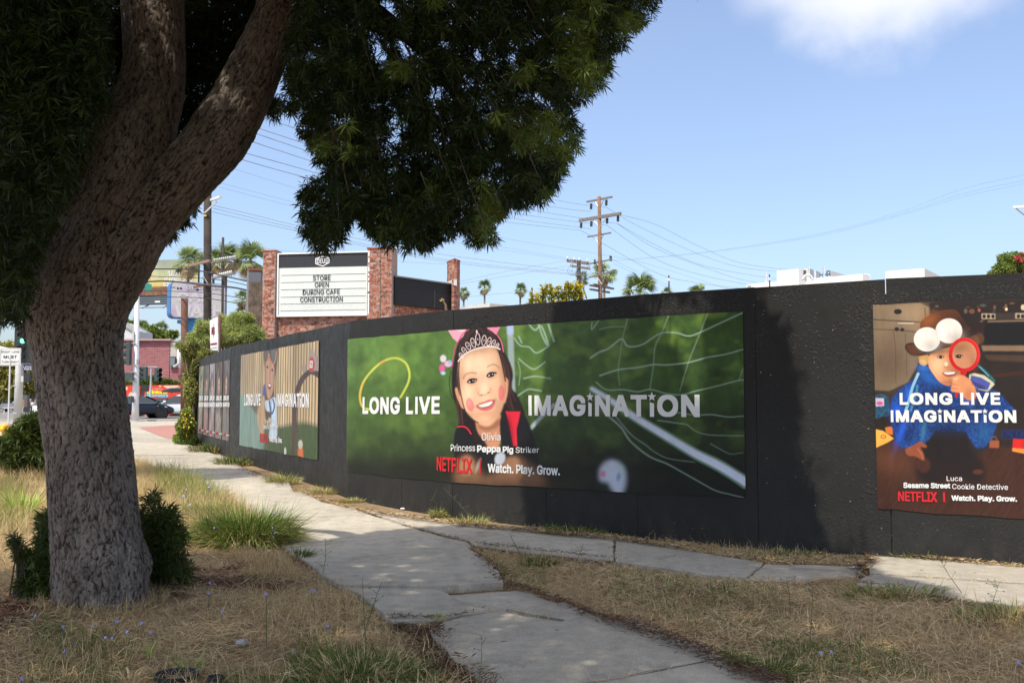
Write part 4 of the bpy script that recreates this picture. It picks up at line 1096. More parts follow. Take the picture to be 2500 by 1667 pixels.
P3.text('GO!', 758, 766.5, 880, 899, M_WHT, 0.04)

# ------------------------------------------------------------------ five small posters side by side at the far end
cols5 = [160, 216, 276, 345, 425, 505]
pal = [((206, 150, 60), (90, 180, 170), (214, 190, 150)), ((120, 116, 100), (80, 96, 70), (230, 150, 170)), ((190, 192, 200), (70, 66, 80), (226, 170, 190)),
       ((120, 96, 84), (84, 60, 50), (190, 170, 160)), ((88, 78, 74), (150, 110, 90), (90, 130, 150))]
lab5 = ['small orange and teal poster of a child, nearest the ivy of the five', 'small grey green poster of a child in pink, second from the ivy',
        'small poster of a child in white and pink, middle one of the five', 'small brown poster of a child in a dim room, fourth from the ivy', 'small dark grey poster of a child, last of the five by the bare black panel']
C = lambda x, y: (450 + x / 4.48, 800 + y / 4.48)
topy = lambda x: 430 + (350 - 430) * (x - 160) / 345.0; boty = lambda x: 1150 + (1245 - 1150) * (x - 160) / 345.0
for i in range(5):
    xa, xb = cols5[i] + 0.6, cols5[i + 1] - 0.6
    P = Poster('portrait_%d' % i, lab5[i], C(xa, topy(xa)), C(xa, boty(xa)), C(xb, topy(xb)), C(xb, boty(xb)), 150, 210, 'row of five small posters')
    q = P.pt; U, Vv = P.U, P.V; A, B_, C3 = [np.array(lin(c)) for c in pal[i]]
    n1 = fbm(U * 5 + i * 7, Vv * 7, 50 + i, 4)[..., None]
    wood = np.array(lin((132, 118, 104))) * (0.6 + 0.8 * fbm(U * 22, Vv * 2, 60 + i, 3))[..., None]
    up = np.clip((Vv - 0.30) / 0.12, 0, 1)[..., None]
    q.img = (A * (1 - n1) + B_ * n1) * up + wood * (1 - up)
    q2 = Paint(U * 100, (1 - Vv) * 140); q2.img = q.img
    q2.poly([(30, 140), (26, 92), (34, 70), (50, 62), (66, 70), (74, 92), (70, 120)], pal[i][2], 16, .6)
    r5 = np.random.default_rng(40 + i)
    for k in range(34): q2.ell(100 * r5.random(), 92 * r5.random(), 3 + 8 * r5.random(), 5 + 16 * r5.random(), [pal[i][0], pal[i][1], (40, 32, 28), (70, 54, 44), pal[i][2], (150, 130, 110)][k % 6], 40 * r5.random(), 5, .6)
    q2.ell(50, 40, 17, 22, (70, 50, 42), 0, 5); q2.ell(50, 44, 12.5, 16, (226, 170, 132), 0, 4)
    q2.ell(45, 42, 2.2, 2.2, (40, 28, 26), 0, 1.5); q2.ell(55, 42, 2.2, 2.2, (40, 28, 26), 0, 1.5); q2.line([(45, 52), (50, 54), (55, 52)], 2, (150, 60, 60), 1.5)
    q2.poly([(36, 30), (42, 16), (58, 14), (65, 30), (50, 26)], [(60, 150, 150), (150, 152, 140), (170, 170, 180), (120, 110, 100), (130, 136, 140)][i], 9, .6)
    q.img = q2.img * (0.35 + 0.65 * fbm(U * 9, Vv * 12, 80 + i, 4))[..., None]; q.img = q.img * .72 + q.img.mean(-1, keepdims=True) * .28
    P.finish()
    w_ = xb - xa
    def tx(body, fa, fb, ya, yb_, m2, bold, xa=xa, w_=w_, P=P):
        x0, y0 = C(xa + w_ * fa, ya); x1, y1 = C(xa + w_ * fb, yb_)
        P.text(body, x0, x1, y0, y1, m2, bold)
    tx('LONG LIVE', .12, .88, 742, 794, M_WHT, 0.06); tx('IMAGiNATiON', .05, .95, 815, 866, M_WHT, 0.06)
    yb_ = 1060 + (xa - 160) * 0.20
    tx('NETFLIX', .10, .42, yb_ + 42, yb_ + 74, M_RED, 0.05); tx('Watch. Play. Grow.', .50, .95, yb_ + 50, yb_ + 76, M_WHT, 0.04)
# ------------------------------------------------------------------ the big sidewalk tree
def bark_mat(name='bark', sc=1.0, col=((0.034, 0.028, 0.024), (0.168, 0.146, 0.126), (0.25, 0.222, 0.194))):
    m, t, p = newmat(name)
    at_ = N(t, 'ShaderNodeAttribute'); at_.attribute_name = 'grain'
    mp = N(t, 'ShaderNodeMapping'); mp.inputs['Scale'].default_value = (1, 1, 0.34); t.links.new(at_.outputs['Vector'], mp.inputs[0])
    vec = mp.outputs[0]
    wob = N(t, 'ShaderNodeVectorMath'); wob.operation = 'MULTIPLY_ADD'
    nn = N(t, 'ShaderNodeTexNoise', Scale=30.0 * sc, Detail=5.0); t.links.new(vec, nn.inputs['Vector'])
    t.links.new(nn.outputs['Color'], wob.inputs[0]); wob.inputs[1].default_value = (0.05, 0.05, 0.05); t.links.new(vec, wob.inputs[2])
    vo = N(t, 'ShaderNodeTexVoronoi', Scale=46.0 * sc); vo.feature = 'DISTANCE_TO_EDGE'; t.links.new(wob.outputs[0], vo.inputs['Vector'])
    vc = N(t, 'ShaderNodeTexVoronoi', Scale=46.0 * sc); t.links.new(wob.outputs[0], vc.inputs['Vector'])
    e_ = ramp(t, vo.outputs['Distance'], [(0.0, 0.0), (0.10, 0.6), (0.35, 1.0)])
    gr_ = N(t, 'ShaderNodeAttribute'); gr_.attribute_name = 'ridge'
    mp2 = N(t, 'ShaderNodeMapping'); mp2.inputs['Scale'].default_value = (1, 1, 0.22); t.links.new(at_.outputs['Vector'], mp2.inputs[0])
    rag = noise(t, mp2.outputs[0], 55, 5, 0.75)
    rid = ramp(t, tmath(t, 'ADD', gr_.outputs['Fac'], tmath(t, 'MULTIPLY', tmath(t, 'SUBTRACT', rag, 0.5), 0.75)), [(0.0, 0.0), (0.20, 0.70), (0.55, 1.0)])
    big = noise(t, vec, 3.0, 4)
    fine = noise(t, at_.outputs['Vector'], 120, 4, 0.7)
    c = ramp(t, rid, [(0.0, col[0]), (0.6, col[1]), (1.0, col[2])])
    c = mixc(t, 0.22, c, e_, 'MULTIPLY')
    c = mixc(t, 0.7, c, ramp(t, fine, [(0.25, 0.22), (0.75, 0.80)]), 'OVERLAY')
    mp3 = N(t, 'ShaderNodeMapping'); mp3.inputs['Scale'].default_value = (1, 1, 0.3); t.links.new(at_.outputs['Vector'], mp3.inputs[0])
    c = mixc(t, 1.0, c, ramp(t, noise(t, mp3.outputs[0], 9, 5, .7), [(0.32, (0.70, 0.68, 0.66)), (0.5, (1.0, 1.0, 1.0)), (0.68, (1.25, 1.24, 1.22))]), 'MULTIPLY')
    c = mixc(t, 1.0, c, ramp(t, big, [(0.3, (0.72, 0.62, 0.56)), (0.7, (1.15, 1.12, 1.08))]), 'MULTIPLY')
    c = mixc(t, 0.25, c, ramp(t, vc.outputs['Color'], [(0.0, 0.25), (1.0, 0.72)]), 'OVERLAY')
    t.links.new(c, p.inputs['Base Color']); p.inputs['Roughness'].default_value = 0.85; p.inputs['Specular IOR Level'].default_value = 0.3
    b_ = bump(t, p, rid, 0.8, 0.012)
    b_ = bump(t, p, rag, 0.6, 0.008, b_)
    b_ = bump(t, p, e_, 0.25, 0.006, b_)
    bump(t, p, fine, 0.5, 0.004, b_)
    return m
M_BARK = bark_mat()
TY = 6.72
def stem_path(rows, Y0, Y1):
    pts, rad = [], []
    for i, (y, c, hw) in enumerate(rows):
        Y = Y0 + (Y1 - Y0) * i / (len(rows) - 1)
        pts.append(at(c, y, Y))
    pts = np.array(pts)
    for i, (y, c, hw) in enumerate(rows):
        a_, b_ = pts[max(i - 1, 0)], pts[min(i + 1, len(rows) - 1)]; d = b_ - a_
        cs = abs(d[2]) / math.hypot(d[0], d[2]); rad.append(hw / FPX * pts[i][1] * cs)
    return pts, np.array(rad)
rowsL = [(1560, 262, 112), (1500, 255, 110), (1440, 249, 106), (1378, 243, 106), (1300, 234, 104), (1200, 226, 101), (1100, 219, 99), (1014, 207, 101), (919, 194, 103), (855, 188, 104), (791, 184, 114), (737, 191, 122), (696, 200, 126), (648, 213, 122), (600, 225, 117), (536, 250, 112), (459, 284, 106), (402, 308, 106), (344, 324, 105), (306, 337, 103), (268, 355, 91), (229, 370, 82), (153, 378, 75), (77, 375, 75), (0, 372, 76), (-90, 372, 77), (-220, 385, 74), (-420, 415, 66), (-700, 470, 54)]
rowsR = [(760, 236, 74), (690, 262, 86), (640, 286, 92), (590, 312, 96), (536, 352, 97), (459, 424, 98), (402, 477, 95), (344, 529, 92), (306, 548, 90), (268, 577, 78), (229, 594, 77), (153, 631, 70), (77, 663, 62), (0, 690, 58), (-100, 726, 55), (-260, 790, 48), (-480, 880, 38)]
ptsL, radL = stem_path(rowsL, TY, TY + 0.05)
ptsR, radR = stem_path(rowsR, TY, TY + 0.12)
ptsL[:, 1] += np.linspace(0, 0.0, len(ptsL))
def resample(pts, rad, step):
    d = np.concatenate([[0], np.cumsum(np.linalg.norm(np.diff(pts, axis=0), axis=1))]); n = int(d[-1] / step)
    s = np.linspace(0, d[-1], n)
    # gentle smoothing of the centre line
    P = np.stack([np.interp(s, d, pts[:, k]) for k in range(3)], 1); r_ = np.interp(s, d, rad)
    for _ in range(4):
        P[1:-1] = (P[:-2] + 2 * P[1:-1] + P[2:]) / 4; r_[1:-1] = (r_[:-2] + 2 * r_[1:-1] + r_[2:]) / 4
    return P, r_, s
PL, rL, sL = resample(ptsL, radL, 0.05)
PR, rR, sR = resample(ptsR, radR, 0.05)
mb = MB(); mb.tube(PL, rL, 28)
mb.tube(PR, rR, 28)
knob = at(222, 344, TY - 0.03)
kp = [at(300, 372, TY), at(262, 360, TY - 0.02), at(232, 345, TY - 0.04), at(216, 340, TY - 0.05)]
mb.tube(kp, [0.17, 0.12, 0.075, 0.045], 14)
# root flare
for a_ in (200, 250, 300, 340, 20, 60, 120, 160):
    d = np.array([math.cos(R(a_)), math.sin(R(a_))]); b0 = PL[0]
    g = ground(250, 1478)
    c0 = np.array([at(249, 1440, TY)[0], TY, 0.34]); L = 0.22 + 0.06 * rng.random()
    mb.tube([c0 + np.array([d[0] * .12, d[1] * .12, .12]), c0 + np.array([d[0] * .24, d[1] * .24, -0.12]), c0 + np.array([d[0] * L, d[1] * L, -0.40])], [0.12, 0.09, 0.05], 12)
tmp = mb.build('trunk_raw', M_BARK)
rm = tmp.modifiers.new('r', 'REMESH'); rm.mode = 'VOXEL'; rm.voxel_size = 0.0105; rm.use_smooth_shade = True
sm = tmp.modifiers.new('s', 'SMOOTH'); sm.factor = 0.6; sm.iterations = 9
dg = bpy.context.evaluated_depsgraph_get()
me = bpy.data.meshes.new_from_object(tmp.evaluated_get(dg))
bpy.data.objects.remove(tmp)
nv = len(me.vertices); co = np.empty(nv * 3, np.float32); me.vertices.foreach_get('co', co); co = co.reshape(-1, 3).astype(float)
no = np.empty(nv * 3, np.float32); me.vertices.foreach_get('normal', no); no = no.reshape(-1, 3).astype(float)
def unbend(co, P, s, r_):
    """distance along the stem and offset from its core, in the frame of the stem"""
    from mathutils.kdtree import KDTree
    kd = KDTree(len(P))
    for i, q_ in enumerate(P): kd.insert(Vector(q_), i)
    kd.balance()
    idx = np.array([kd.find(Vector(c))[1] for c in co])
    T_ = np.gradient(P, axis=0); T_ /= np.linalg.norm(T_, axis=1, keepdims=True)
    X_ = np.cross(np.array([0, 1.0, 0]), T_); X_ /= np.linalg.norm(X_, axis=1, keepdims=True); Y_ = np.cross(T_, X_)
    d = co - P[idx]
    a_ = (d * X_[idx]).sum(1); b_ = (d * Y_[idx]).sum(1); z_ = s[idx] + (d * T_[idx]).sum(1)
    return np.stack([a_, b_, z_], 1), np.hypot(a_, b_) / r_[idx]
gL, dL = unbend(co, PL, sL, rL); gR, dR = unbend(co, PR, sR, rR)
useR = (dR < dL)[:, None]
G = np.where(useR, gR + np.array([3.0, 1.0, 5.0]), gL)
G *= 1.0
# furrows: plates of bark standing proud of dark grooves
disp = np.zeros(nv); ridge = np.zeros(nv)
for i in range(nv):
    g_ = G[i]
    w_ = mnoise.noise_vector(Vector((g_[0] * 26, g_[1] * 26, g_[2] * 16))) * 0.75
    d_, _ = mnoise.voronoi(Vector((g_[0] * 40 + w_[0], g_[1] * 40 + w_[1], g_[2] * 9.0 + w_[2])))
    ridge[i] = min(d_[1] - d_[0], 0.45) / 0.45
    disp[i] = ridge[i] + 0.9 * mnoise.noise(Vector((g_[0] * 5, g_[1] * 5, g_[2] * 1.6)))
co2 = co + no * (disp * 0.0070 - 0.004)[:, None]
me.vertices.foreach_set('co', co2.astype(np.float32).ravel())
ra = me.attributes.new('ridge', 'FLOAT', 'POINT'); ra.data.foreach_set('value', ridge.astype(np.float32))
ga = me.attributes.new('grain', 'FLOAT_VECTOR', 'POINT'); ga.data.foreach_set('vector', G.astype(np.float32).ravel())
me.materials.clear(); me.materials.append(M_BARK); me.shade_smooth(); me.update()
TREE = thing('street_tree', 'big dark evergreen tree with a forked furrowed trunk beside the path', 'tree', (at(249, 1478, TY)[0], TY, gz(TY)))
trunk = bpy.data.objects.new('trunk', me); COL.objects.link(trunk); part_in(trunk, TREE)

# ------------------------------------------------------------------ narrow-leaved foliage
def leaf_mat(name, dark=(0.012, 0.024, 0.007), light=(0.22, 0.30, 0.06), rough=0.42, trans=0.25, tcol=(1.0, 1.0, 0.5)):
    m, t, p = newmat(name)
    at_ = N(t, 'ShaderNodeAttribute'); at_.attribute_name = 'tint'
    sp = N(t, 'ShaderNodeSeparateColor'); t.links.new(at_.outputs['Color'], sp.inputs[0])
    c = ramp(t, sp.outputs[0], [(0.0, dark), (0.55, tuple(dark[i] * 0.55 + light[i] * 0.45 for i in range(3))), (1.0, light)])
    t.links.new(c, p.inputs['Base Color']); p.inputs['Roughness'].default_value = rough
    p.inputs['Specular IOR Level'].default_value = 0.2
    if trans:
        tr = N(t, 'ShaderNodeBsdfTranslucent'); t.links.new(mixc(t, 1.0, c, tcol, 'MULTIPLY'), tr.inputs['Color'])
        mxs = N(t, 'ShaderNodeMixShader'); mxs.inputs[0].default_value = trans
        t.links.new(p.outputs[0], mxs.inputs[1]); t.links.new(tr.outputs[0], mxs.inputs[2])
        t.links.new(mxs.outputs[0], t.nodes['Material Output'].inputs['Surface'])
    return m
M_LEAF = leaf_mat('evergreen_leaf')
def unit(v_): return v_ / (np.linalg.norm(v_, axis=-1, keepdims=True) + 1e-9)
def leaf_bursts(C_, D, n_leaf, length, width, tint, spread=1.0, droop=0.25, r_=None):
    """bursts of narrow leaves at points C_, each pointing round its twig direction D"""
    r_ = r_ or rng
    m_ = len(C_); n = m_ * n_leaf
    c = np.repeat(C_, n_leaf, 0); d = np.repeat(D, n_leaf, 0)
    rd = unit(r_.normal(0, 1, (n, 3)))
    dirs = unit(d * 0.55 + rd * spread); dirs[:, 2] -= droop * r_.random(n); dirs = unit(dirs)
    c = c - d * (r_.random((n, 1)) * length * 0.9)
    L = (length if np.isscalar(length) else np.repeat(length, n_leaf)) * r_.uniform(0.65, 1.15, n)
    side = unit(np.cross(dirs, unit(r_.normal(0, 1, (n, 3))))); w_ = (width * r_.uniform(0.8, 1.2, n))[:, None] / 2
    root = c + dirs * 0.004; mid = root + dirs * (L * 0.5)[:, None]; tip = root + dirs * L[:, None]; tip[:, 2] -= L * 0.12
    V_ = np.stack([root, mid - side * w_, tip, mid + side * w_], 1).reshape(-1, 3)
    b_ = np.arange(n) * 4; F_ = np.stack([b_, b_ + 1, b_ + 2, b_ + 3], 1)
    tn = np.repeat(np.repeat(tint, n_leaf) + r_.normal(0, 0.06, n), 4)
    return V_, F_, np.clip(np.stack([tn, tn, tn], 1), 0, 1)

# where the tree's shade may fall: its outline on the ground and on the hoarding, in photo pixels
SHADE = [(-900, 1500), (-200, 1415), (0, 1392), (120, 1385), (230, 1352), (330, 1345), (450, 1350), (560, 1352), (680, 1346), (800, 1322), (930, 1301), (1020, 1293), (1150, 1289), (1240, 1292), (1286, 1280), (1292, 1190), (1310, 1090),
         (1345, 980), (1352, 900), (1372, 800), (1378, 690), (1540, 690), (1548, 780), (1600, 850), (1640, 910), (1645, 1020), (1740, 1030), (1765, 930), (1740, 850), (1765, 800), (1770, 690), (1812, 690), (1830, 790), (1895, 830), (1925, 1000), (1935, 1150), (1985, 1330),
         (2060, 1352), (2118, 1362), (2125, 1398), (2250, 1425), (2400, 1480), (2600, 1560), (2900, 1700), (3600, 2400), (-900, 2600)]
kz = math.tan(R(SUN_EL))
def shade_px(P):
    """photo pixel where the shadow of each point falls"""
    P = np.asarray(P, float); hd = -SUNH / np.linalg.norm(SUNH)
    tz = (P[:, 2] - gzv(P[:, 1] + 1.5)) / kz                       # horizontal run to reach the ground
    t_ = tz.copy()
    for k in range(8, len(SEG)):
        a_ = NODES[k]; d = NODES[k + 1] - a_
        den = hd[0] * d[1] - hd[1] * d[0]
        tt = ((a_[0] - P[:, 0]) * d[1] - (a_[1] - P[:, 1]) * d[0]) / den
        uu = ((a_[0] - P[:, 0]) * hd[1] - (a_[1] - P[:, 1]) * hd[0]) / den
        hit = (tt > 0) & (uu >= 0) & (uu <= 1) & (tt < t_) & (P[:, 2] - tt * kz < WALL_H + gz(a_[1]))
        t_ = np.where(hit, tt, t_)
    S = P.copy(); S[:, 0] += hd[0] * t_; S[:, 1] += hd[1] * t_; S[:, 2] -= kz * t_
    d = S - EYEP; z = np.maximum(d @ FW, 0.3)
    return 1250 + FPX * (d @ RT) / z, 833.5 - FPX * (d @ UP) / z, t_
def shade_ok(P):
    x, y, _ = shade_px(P); return in_poly(x, y, SHADE)
OUTR = [(748, -60), (1640, -60), (1612, 0), (1592, 40), (1547, 87), (1500, 140), (1476, 205), (1440, 243), (1392, 268), (1402, 300), (1417, 345), (1392, 388), (1373, 430), (1346, 475), (1305, 506), (1272, 510), (1232, 520), (1214, 549), (1207, 590), (1165, 604), (1135, 575), (1090, 573), (1041, 612), (997, 602), (935, 606), (905, 573), (875, 535), (846, 560), (822, 596), (795, 612), (766, 604), (737, 570), (744, 528), (723, 492), (752, 448), (790, 425), (768, 378), (752, 336), (712, 295), (690, 262), (712, 226), (690, 200), (705, 100)]
OUTL = [(-60, -60), (660, -60), (640, 60), (606, 150), (560, 250), (500, 340), (440, 380), (330, 400), (250, 480), (180, 590), (100, 700), (72, 792), (40, 790), (20, 782), (-10, 788), (-60, 780)]
SMALL = [[(655, 240), (680, 250), (682, 285), (662, 292), (650, 270)], [(440, 500), (470, 505), (470, 530), (425, 575), (405, 590), (400, 560)]]
HOLES = [(950, 30, 26, 30), (925, 130, 30, 34), (990, 110, 34, 30), (1065, 235, 22, 30), (1090, 110, 22, 26), (1060, 265, 12, 40), (920, 260, 24, 10), (826, 300, 26, 12), (965, 330, 20, 40), (1310, 240, 26, 16), (1345, 255, 20, 18), (1170, 130, 16, 24), (655, 500, 0, 0)]
TRK = [(c - hw - 14, y) for y, c, hw in rowsL] + [(c + hw + 14, y) for y, c, hw in rowsL[::-1]]
TRK2 = [(c - hw - 16, y) for y, c, hw in rowsR[5:]] + [(c + hw + 16, y) for y, c, hw in rowsR[:4:-1]]
def foliage_in(poly, n, Ylo, Yhi, holes=(), trunk=False):
    poly = np.array(poly, float); lo, hi = poly.min(0), poly.max(0)
    out = []
    while len(out) < n:
        x = rng.uniform(lo[0], hi[0], n); y = rng.uniform(lo[1], hi[1], n)
        k = in_poly(x, y, poly); j_ = (rng.random(n) < .25) * (0 if trunk else 9.0); x = x + rng.normal(0, 1, n) * j_; y = y + rng.normal(0, 1, n) * j_ + .5 * j_
        dens = vnoise(x / 55.0, y / 50.0, 17)
        k &= rng.random(n) < 0.35 + 1.0 * dens
        for hx, hy, a_, b_ in holes:
            if a_: k &= ((x - hx) / a_) ** 2 + ((y - hy) / b_) ** 2 > 0.45 + 0.9 * rng.random(n)
        tr = in_poly(x, y, TRK) | in_poly(x, y, TRK2)
        for xx, yy, tt_ in zip(x[k], y[k], tr[k]):
            for _ in range(7):
                Y_ = rng.uniform(7.15 if (trunk and (tt_ or xx > 250)) else Ylo, Yhi); P = at(xx, yy, Y_)
                if shade_ok(P[None])[0]: out.append(P); break
            else:
                P = at(xx, yy, (7.1 if (trunk and (tt_ or xx > 250)) else Ylo) + 0.3 * rng.random())
                if shade_ok(P[None])[0]: out.append(P)
            if len(out) >= n: break
    return np.array(out)
CR = foliage_in(OUTR, 5600, 4.9, 8.2, HOLES)
CL = foliage_in(OUTL, 6500, 4.9, 8.6, trunk=True)
CS = np.concatenate([foliage_in(SMALL[0], 30, 6.9, 7.6), foliage_in(SMALL[1], 60, 6.9, 7.6)]) if True else None
# the rest of the crown: above the frame, up to where it shades the ground in front of the hoarding
sh = np.array(SHADE, float)
UPP = []
tries = 0
while len(UPP) < 6800 and tries < 90:
    tries += 1; n = 4000
    # random points of the ground/hoarding that should be shaded, lifted towards the sun
    gx = rng.uniform(-4.5, 4.8, n); gy = rng.uniform(2.2, 11.5, n); h = rng.uniform(4.2, 9.6, n)
    P = np.stack([gx, gy, gzv(gy)], 1) + SUNV[None] / SUNV[2] * h[:, None]
    P[:, :2] += 0.0
    ok = shade_ok(P)
    d = P - EYEP; z = d @ FW; py = 833.5 - FPX * (d @ UP) / np.maximum(z, 0.2)
    pxq = 1250 + FPX * (d @ RT) / np.maximum(z, 0.2)
    ok &= ~((z > 0.3) & (py > -110))                               # only what lies above the picture
    rr = np.hypot((P[:, 0] + 1.6) / 6.2, (P[:, 1] - 2.6) / 6.4)
    ok &= rr < 1.0; ok &= ~((np.abs(pxq - 370) < 260) & (P[:, 1] < 6.6) & (P[:, 2] < 5.2))
    ok &= P[:, 2] > 3.6 + 0.6 * rr
    UPP += list(P[ok])
UPP = UPP[:6800]; tries = 0; extra = []
while len(extra) < 2200 and tries < 60:                                # more over the strip that shades the hoarding
    tries += 1; n = 3000; s_ = rng.uniform(whit(1290, 1200)[0], whit(1985, 1300)[0], n); S_ = wpt(s_, rng.uniform(.05, 2.4, n), .01)
    P = S_ + SUNV[None] / SUNV[2] * rng.uniform(2.6, 6.5, n)[:, None]; ok = shade_ok(P); d = P - EYEP; z = d @ FW
    ok &= ~((z > 0.3) & (833.5 - FPX * (d @ UP) / np.maximum(z, 0.2) > -60)); extra += list(P[ok])
UPP = np.array(UPP + extra[:2200])
def twig_dirs(P, c0): return unit(unit(P - c0) + rng.normal(0, 0.5, P.shape) + np.array([0, 0, -0.15]))
ctr = np.array([-1.2, 6.3, 4.6])
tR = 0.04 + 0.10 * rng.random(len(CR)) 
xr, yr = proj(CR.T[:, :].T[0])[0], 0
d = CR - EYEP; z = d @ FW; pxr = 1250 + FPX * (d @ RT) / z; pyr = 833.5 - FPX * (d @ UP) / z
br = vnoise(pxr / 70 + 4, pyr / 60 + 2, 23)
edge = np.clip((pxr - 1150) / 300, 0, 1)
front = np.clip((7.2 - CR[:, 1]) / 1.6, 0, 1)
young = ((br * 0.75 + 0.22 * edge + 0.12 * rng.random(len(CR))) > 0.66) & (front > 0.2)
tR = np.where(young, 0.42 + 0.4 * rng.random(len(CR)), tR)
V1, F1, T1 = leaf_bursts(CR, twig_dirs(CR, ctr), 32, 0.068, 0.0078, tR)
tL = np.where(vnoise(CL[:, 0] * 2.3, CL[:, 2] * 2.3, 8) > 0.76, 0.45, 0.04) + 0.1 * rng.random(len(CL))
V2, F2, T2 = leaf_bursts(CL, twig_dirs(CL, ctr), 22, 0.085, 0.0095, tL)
V3, F3, T3 = leaf_bursts(CS, twig_dirs(CS, ctr), 22, 0.075, 0.008, 0.1 + 0.1 * rng.random(len(CS)))
V4, F4, T4 = leaf_bursts(UPP, unit(rng.normal(0, 1, UPP.shape)), 20, 0.20, 0.034, 0.3 + 0.2 * rng.random(len(UPP)))
def join_mesh(parts):
    Vs, Fs, Ts = [], [], []; off = 0
    for V_, F_, T_ in parts: Vs.append(V_); Fs.append(F_ + off); Ts.append(T_); off += len(V_)
    return np.concatenate(Vs), np.concatenate(Fs), np.concatenate(Ts)
V_, F_, T_ = join_mesh([(V1, F1, T1), (V2, F2, T2), (V3, F3, T3), (V4, F4, T4)])
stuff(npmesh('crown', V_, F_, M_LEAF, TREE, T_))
# limbs carrying the crown
limbs = [
    ([at(700, -90, TY + .1), at(820, -40, 6.6), at(960, 60, 6.5), at(1090, 170, 6.4), at(1180, 330, 6.5)], [.11, .08, .055, .035, .015]),
    ([at(960, 60, 6.5), at(1050, 90, 6.6), at(1180, 80, 6.7), at(1330, 60, 6.8), at(1480, 60, 6.9)], [.05, .045, .035, .025, .01]),
    ([at(820, -40, 6.6), at(830, 120, 6.9), at(870, 260, 7.0), at(860, 420, 7.0)], [.06, .04, .03, .012]),
    ([at(1090, 170, 6.4), at(1120, 260, 6.2), at(1090, 420, 6.1), at(1060, 520, 6.1)], [.03, .022, .015, .008]),
    ([at(376, -60, TY), at(220, -140, 7.4), at(60, -60, 7.8), at(-60, 180, 8.0)], [.13, .10, .07, .04]),
    ([at(60, -60, 7.8), at(60, 200, 7.8), at(40, 430, 7.7), at(30, 620, 7.6)], [.05, .04, .025, .01]),
    ([at(385, -200, TY), at(480, -40, 7.6), at(520, 120, 7.9), at(500, 250, 7.9)], [.09, .06, .035, .015]),
    ([at(415, -420, TY), np.array([-1.6, 4.6, 5.0]), np.array([-1.0, 2.4, 5.6]), np.array([-0.2, 0.6, 5.9])], [.15, .11, .08, .04]),
    ([at(790, -260, TY), np.array([0.2, 5.0, 5.2]), np.array([1.2, 3.6, 5.7]), np.array([2.2, 2.6, 6.0])], [.12, .09, .06, .03]),
    ([at(470, -700, TY), np.array([-2.6, 3.4, 6.6]), np.array([-2.8, 1.4, 6.8])], [.12, .08, .04])]
for pts, r_ in limbs:
    P_, rr_, s_ = resample(np.array(pts), np.array(r_), 0.06)
    lb = MB().tube(P_, rr_, 9); o = lb.build('limb', M_BARK, TREE, smooth=True)
    g_, _ = unbend(np.array(lb.v), P_, s_, rr_)
    ga = o.data.attributes.new('grain', 'FLOAT_VECTOR', 'POINT'); ga.data.foreach_set('vector', (g_ + 2.0).astype(np.float32).ravel())
# fine twigs inside the hanging sprays
tw = MB()
for k in rng.choice(len(CR), 420, replace=False):
    if pxr[k] < 800: continue
    a_ = CR[k]; b_ = a_ + unit((ctr - a_)[None])[0] * rng.uniform(0.15, 0.5) + rng.normal(0, .05, 3) + np.array([0, 0, 0.1])
    tw.tube([a_, (a_ + b_) / 2 + rng.normal(0, .015, 3), b_], [.002, .004, .006], 4, cap=False)
M_TWIG = mat('twig', (0.09, 0.065, 0.045), 0.9)
stuff(tw.build('twig_spray', M_TWIG, TREE))
# ------------------------------------------------------------------ dry grass, weeds and shrubs
def grass_mat(name, lo, hi, rough=0.7, trans=0.2, tcol=(1, .92, .7)):
    return leaf_mat(name, lo, hi, rough, trans, tcol)
M_STRAW = grass_mat('straw', (0.36, 0.245, 0.12), (0.92, 0.72, 0.41))
M_GOLD = grass_mat('golden_grass', (0.38, 0.28, 0.13), (0.82, 0.66, 0.36))
M_GREEN = grass_mat('green_grass', (0.055, 0.095, 0.02), (0.24, 0.32, 0.065))
M_OLIVE = grass_mat('olive_grass', (0.10, 0.12, 0.03), (0.42, 0.44, 0.15))
M_REDL = grass_mat('red_needles', (0.10, 0.03, 0.02), (0.30, 0.09, 0.05), trans=0)
M_LITTER = grass_mat('leaf_litter', (0.055, 0.032, 0.02), (0.22, 0.12, 0.065), trans=0)
def blades(X, Y, L, W_, lean, tint, z0=None, bend=0.5, r_=rng, az=None):
    """curved grass blades: three-point ribbons"""
    n = len(X); az = r_.uniform(0, 2 * math.pi, n) if az is None else az
    z = (soil_z(X, Y) if z0 is None else z0)
    b0 = np.stack([X, Y, z], 1); h = np.stack([np.cos(az), np.sin(az), np.zeros(n)], 1)
    t1 = lean; t2 = lean + bend * r_.random(n)
    m_ = b0 + h * (np.sin(t1) * L * 0.5)[:, None]; m_[:, 2] += np.cos(t1) * L * 0.5
    e_ = m_ + h * (np.sin(t2) * L * 0.5)[:, None]; e_[:, 2] += np.cos(t2) * L * 0.5
    e_[:, 2] = np.maximum(e_[:, 2], z + 0.003)
    s = np.stack([-np.sin(az), np.cos(az), np.zeros(n)], 1); s = unit(s + r_.normal(0, 0.5, (n, 3))) * (W_ / 2)[:, None]
    V_ = np.stack([b0 - s * .7, b0 + s * .7, m_ + s, m_ - s, e_], 1).reshape(-1, 3)
    b_ = np.arange(n) * 5
    F_ = np.concatenate([np.stack([b_, b_ + 1, b_ + 2], 1), np.stack([b_, b_ + 2, b_ + 3], 1), np.stack([b_ + 3, b_ + 2, b_ + 4], 1)])
    tt = np.repeat(np.clip(tint, 0, 1), 5)
    return V_, F_, np.stack([tt, tt, tt], 1)
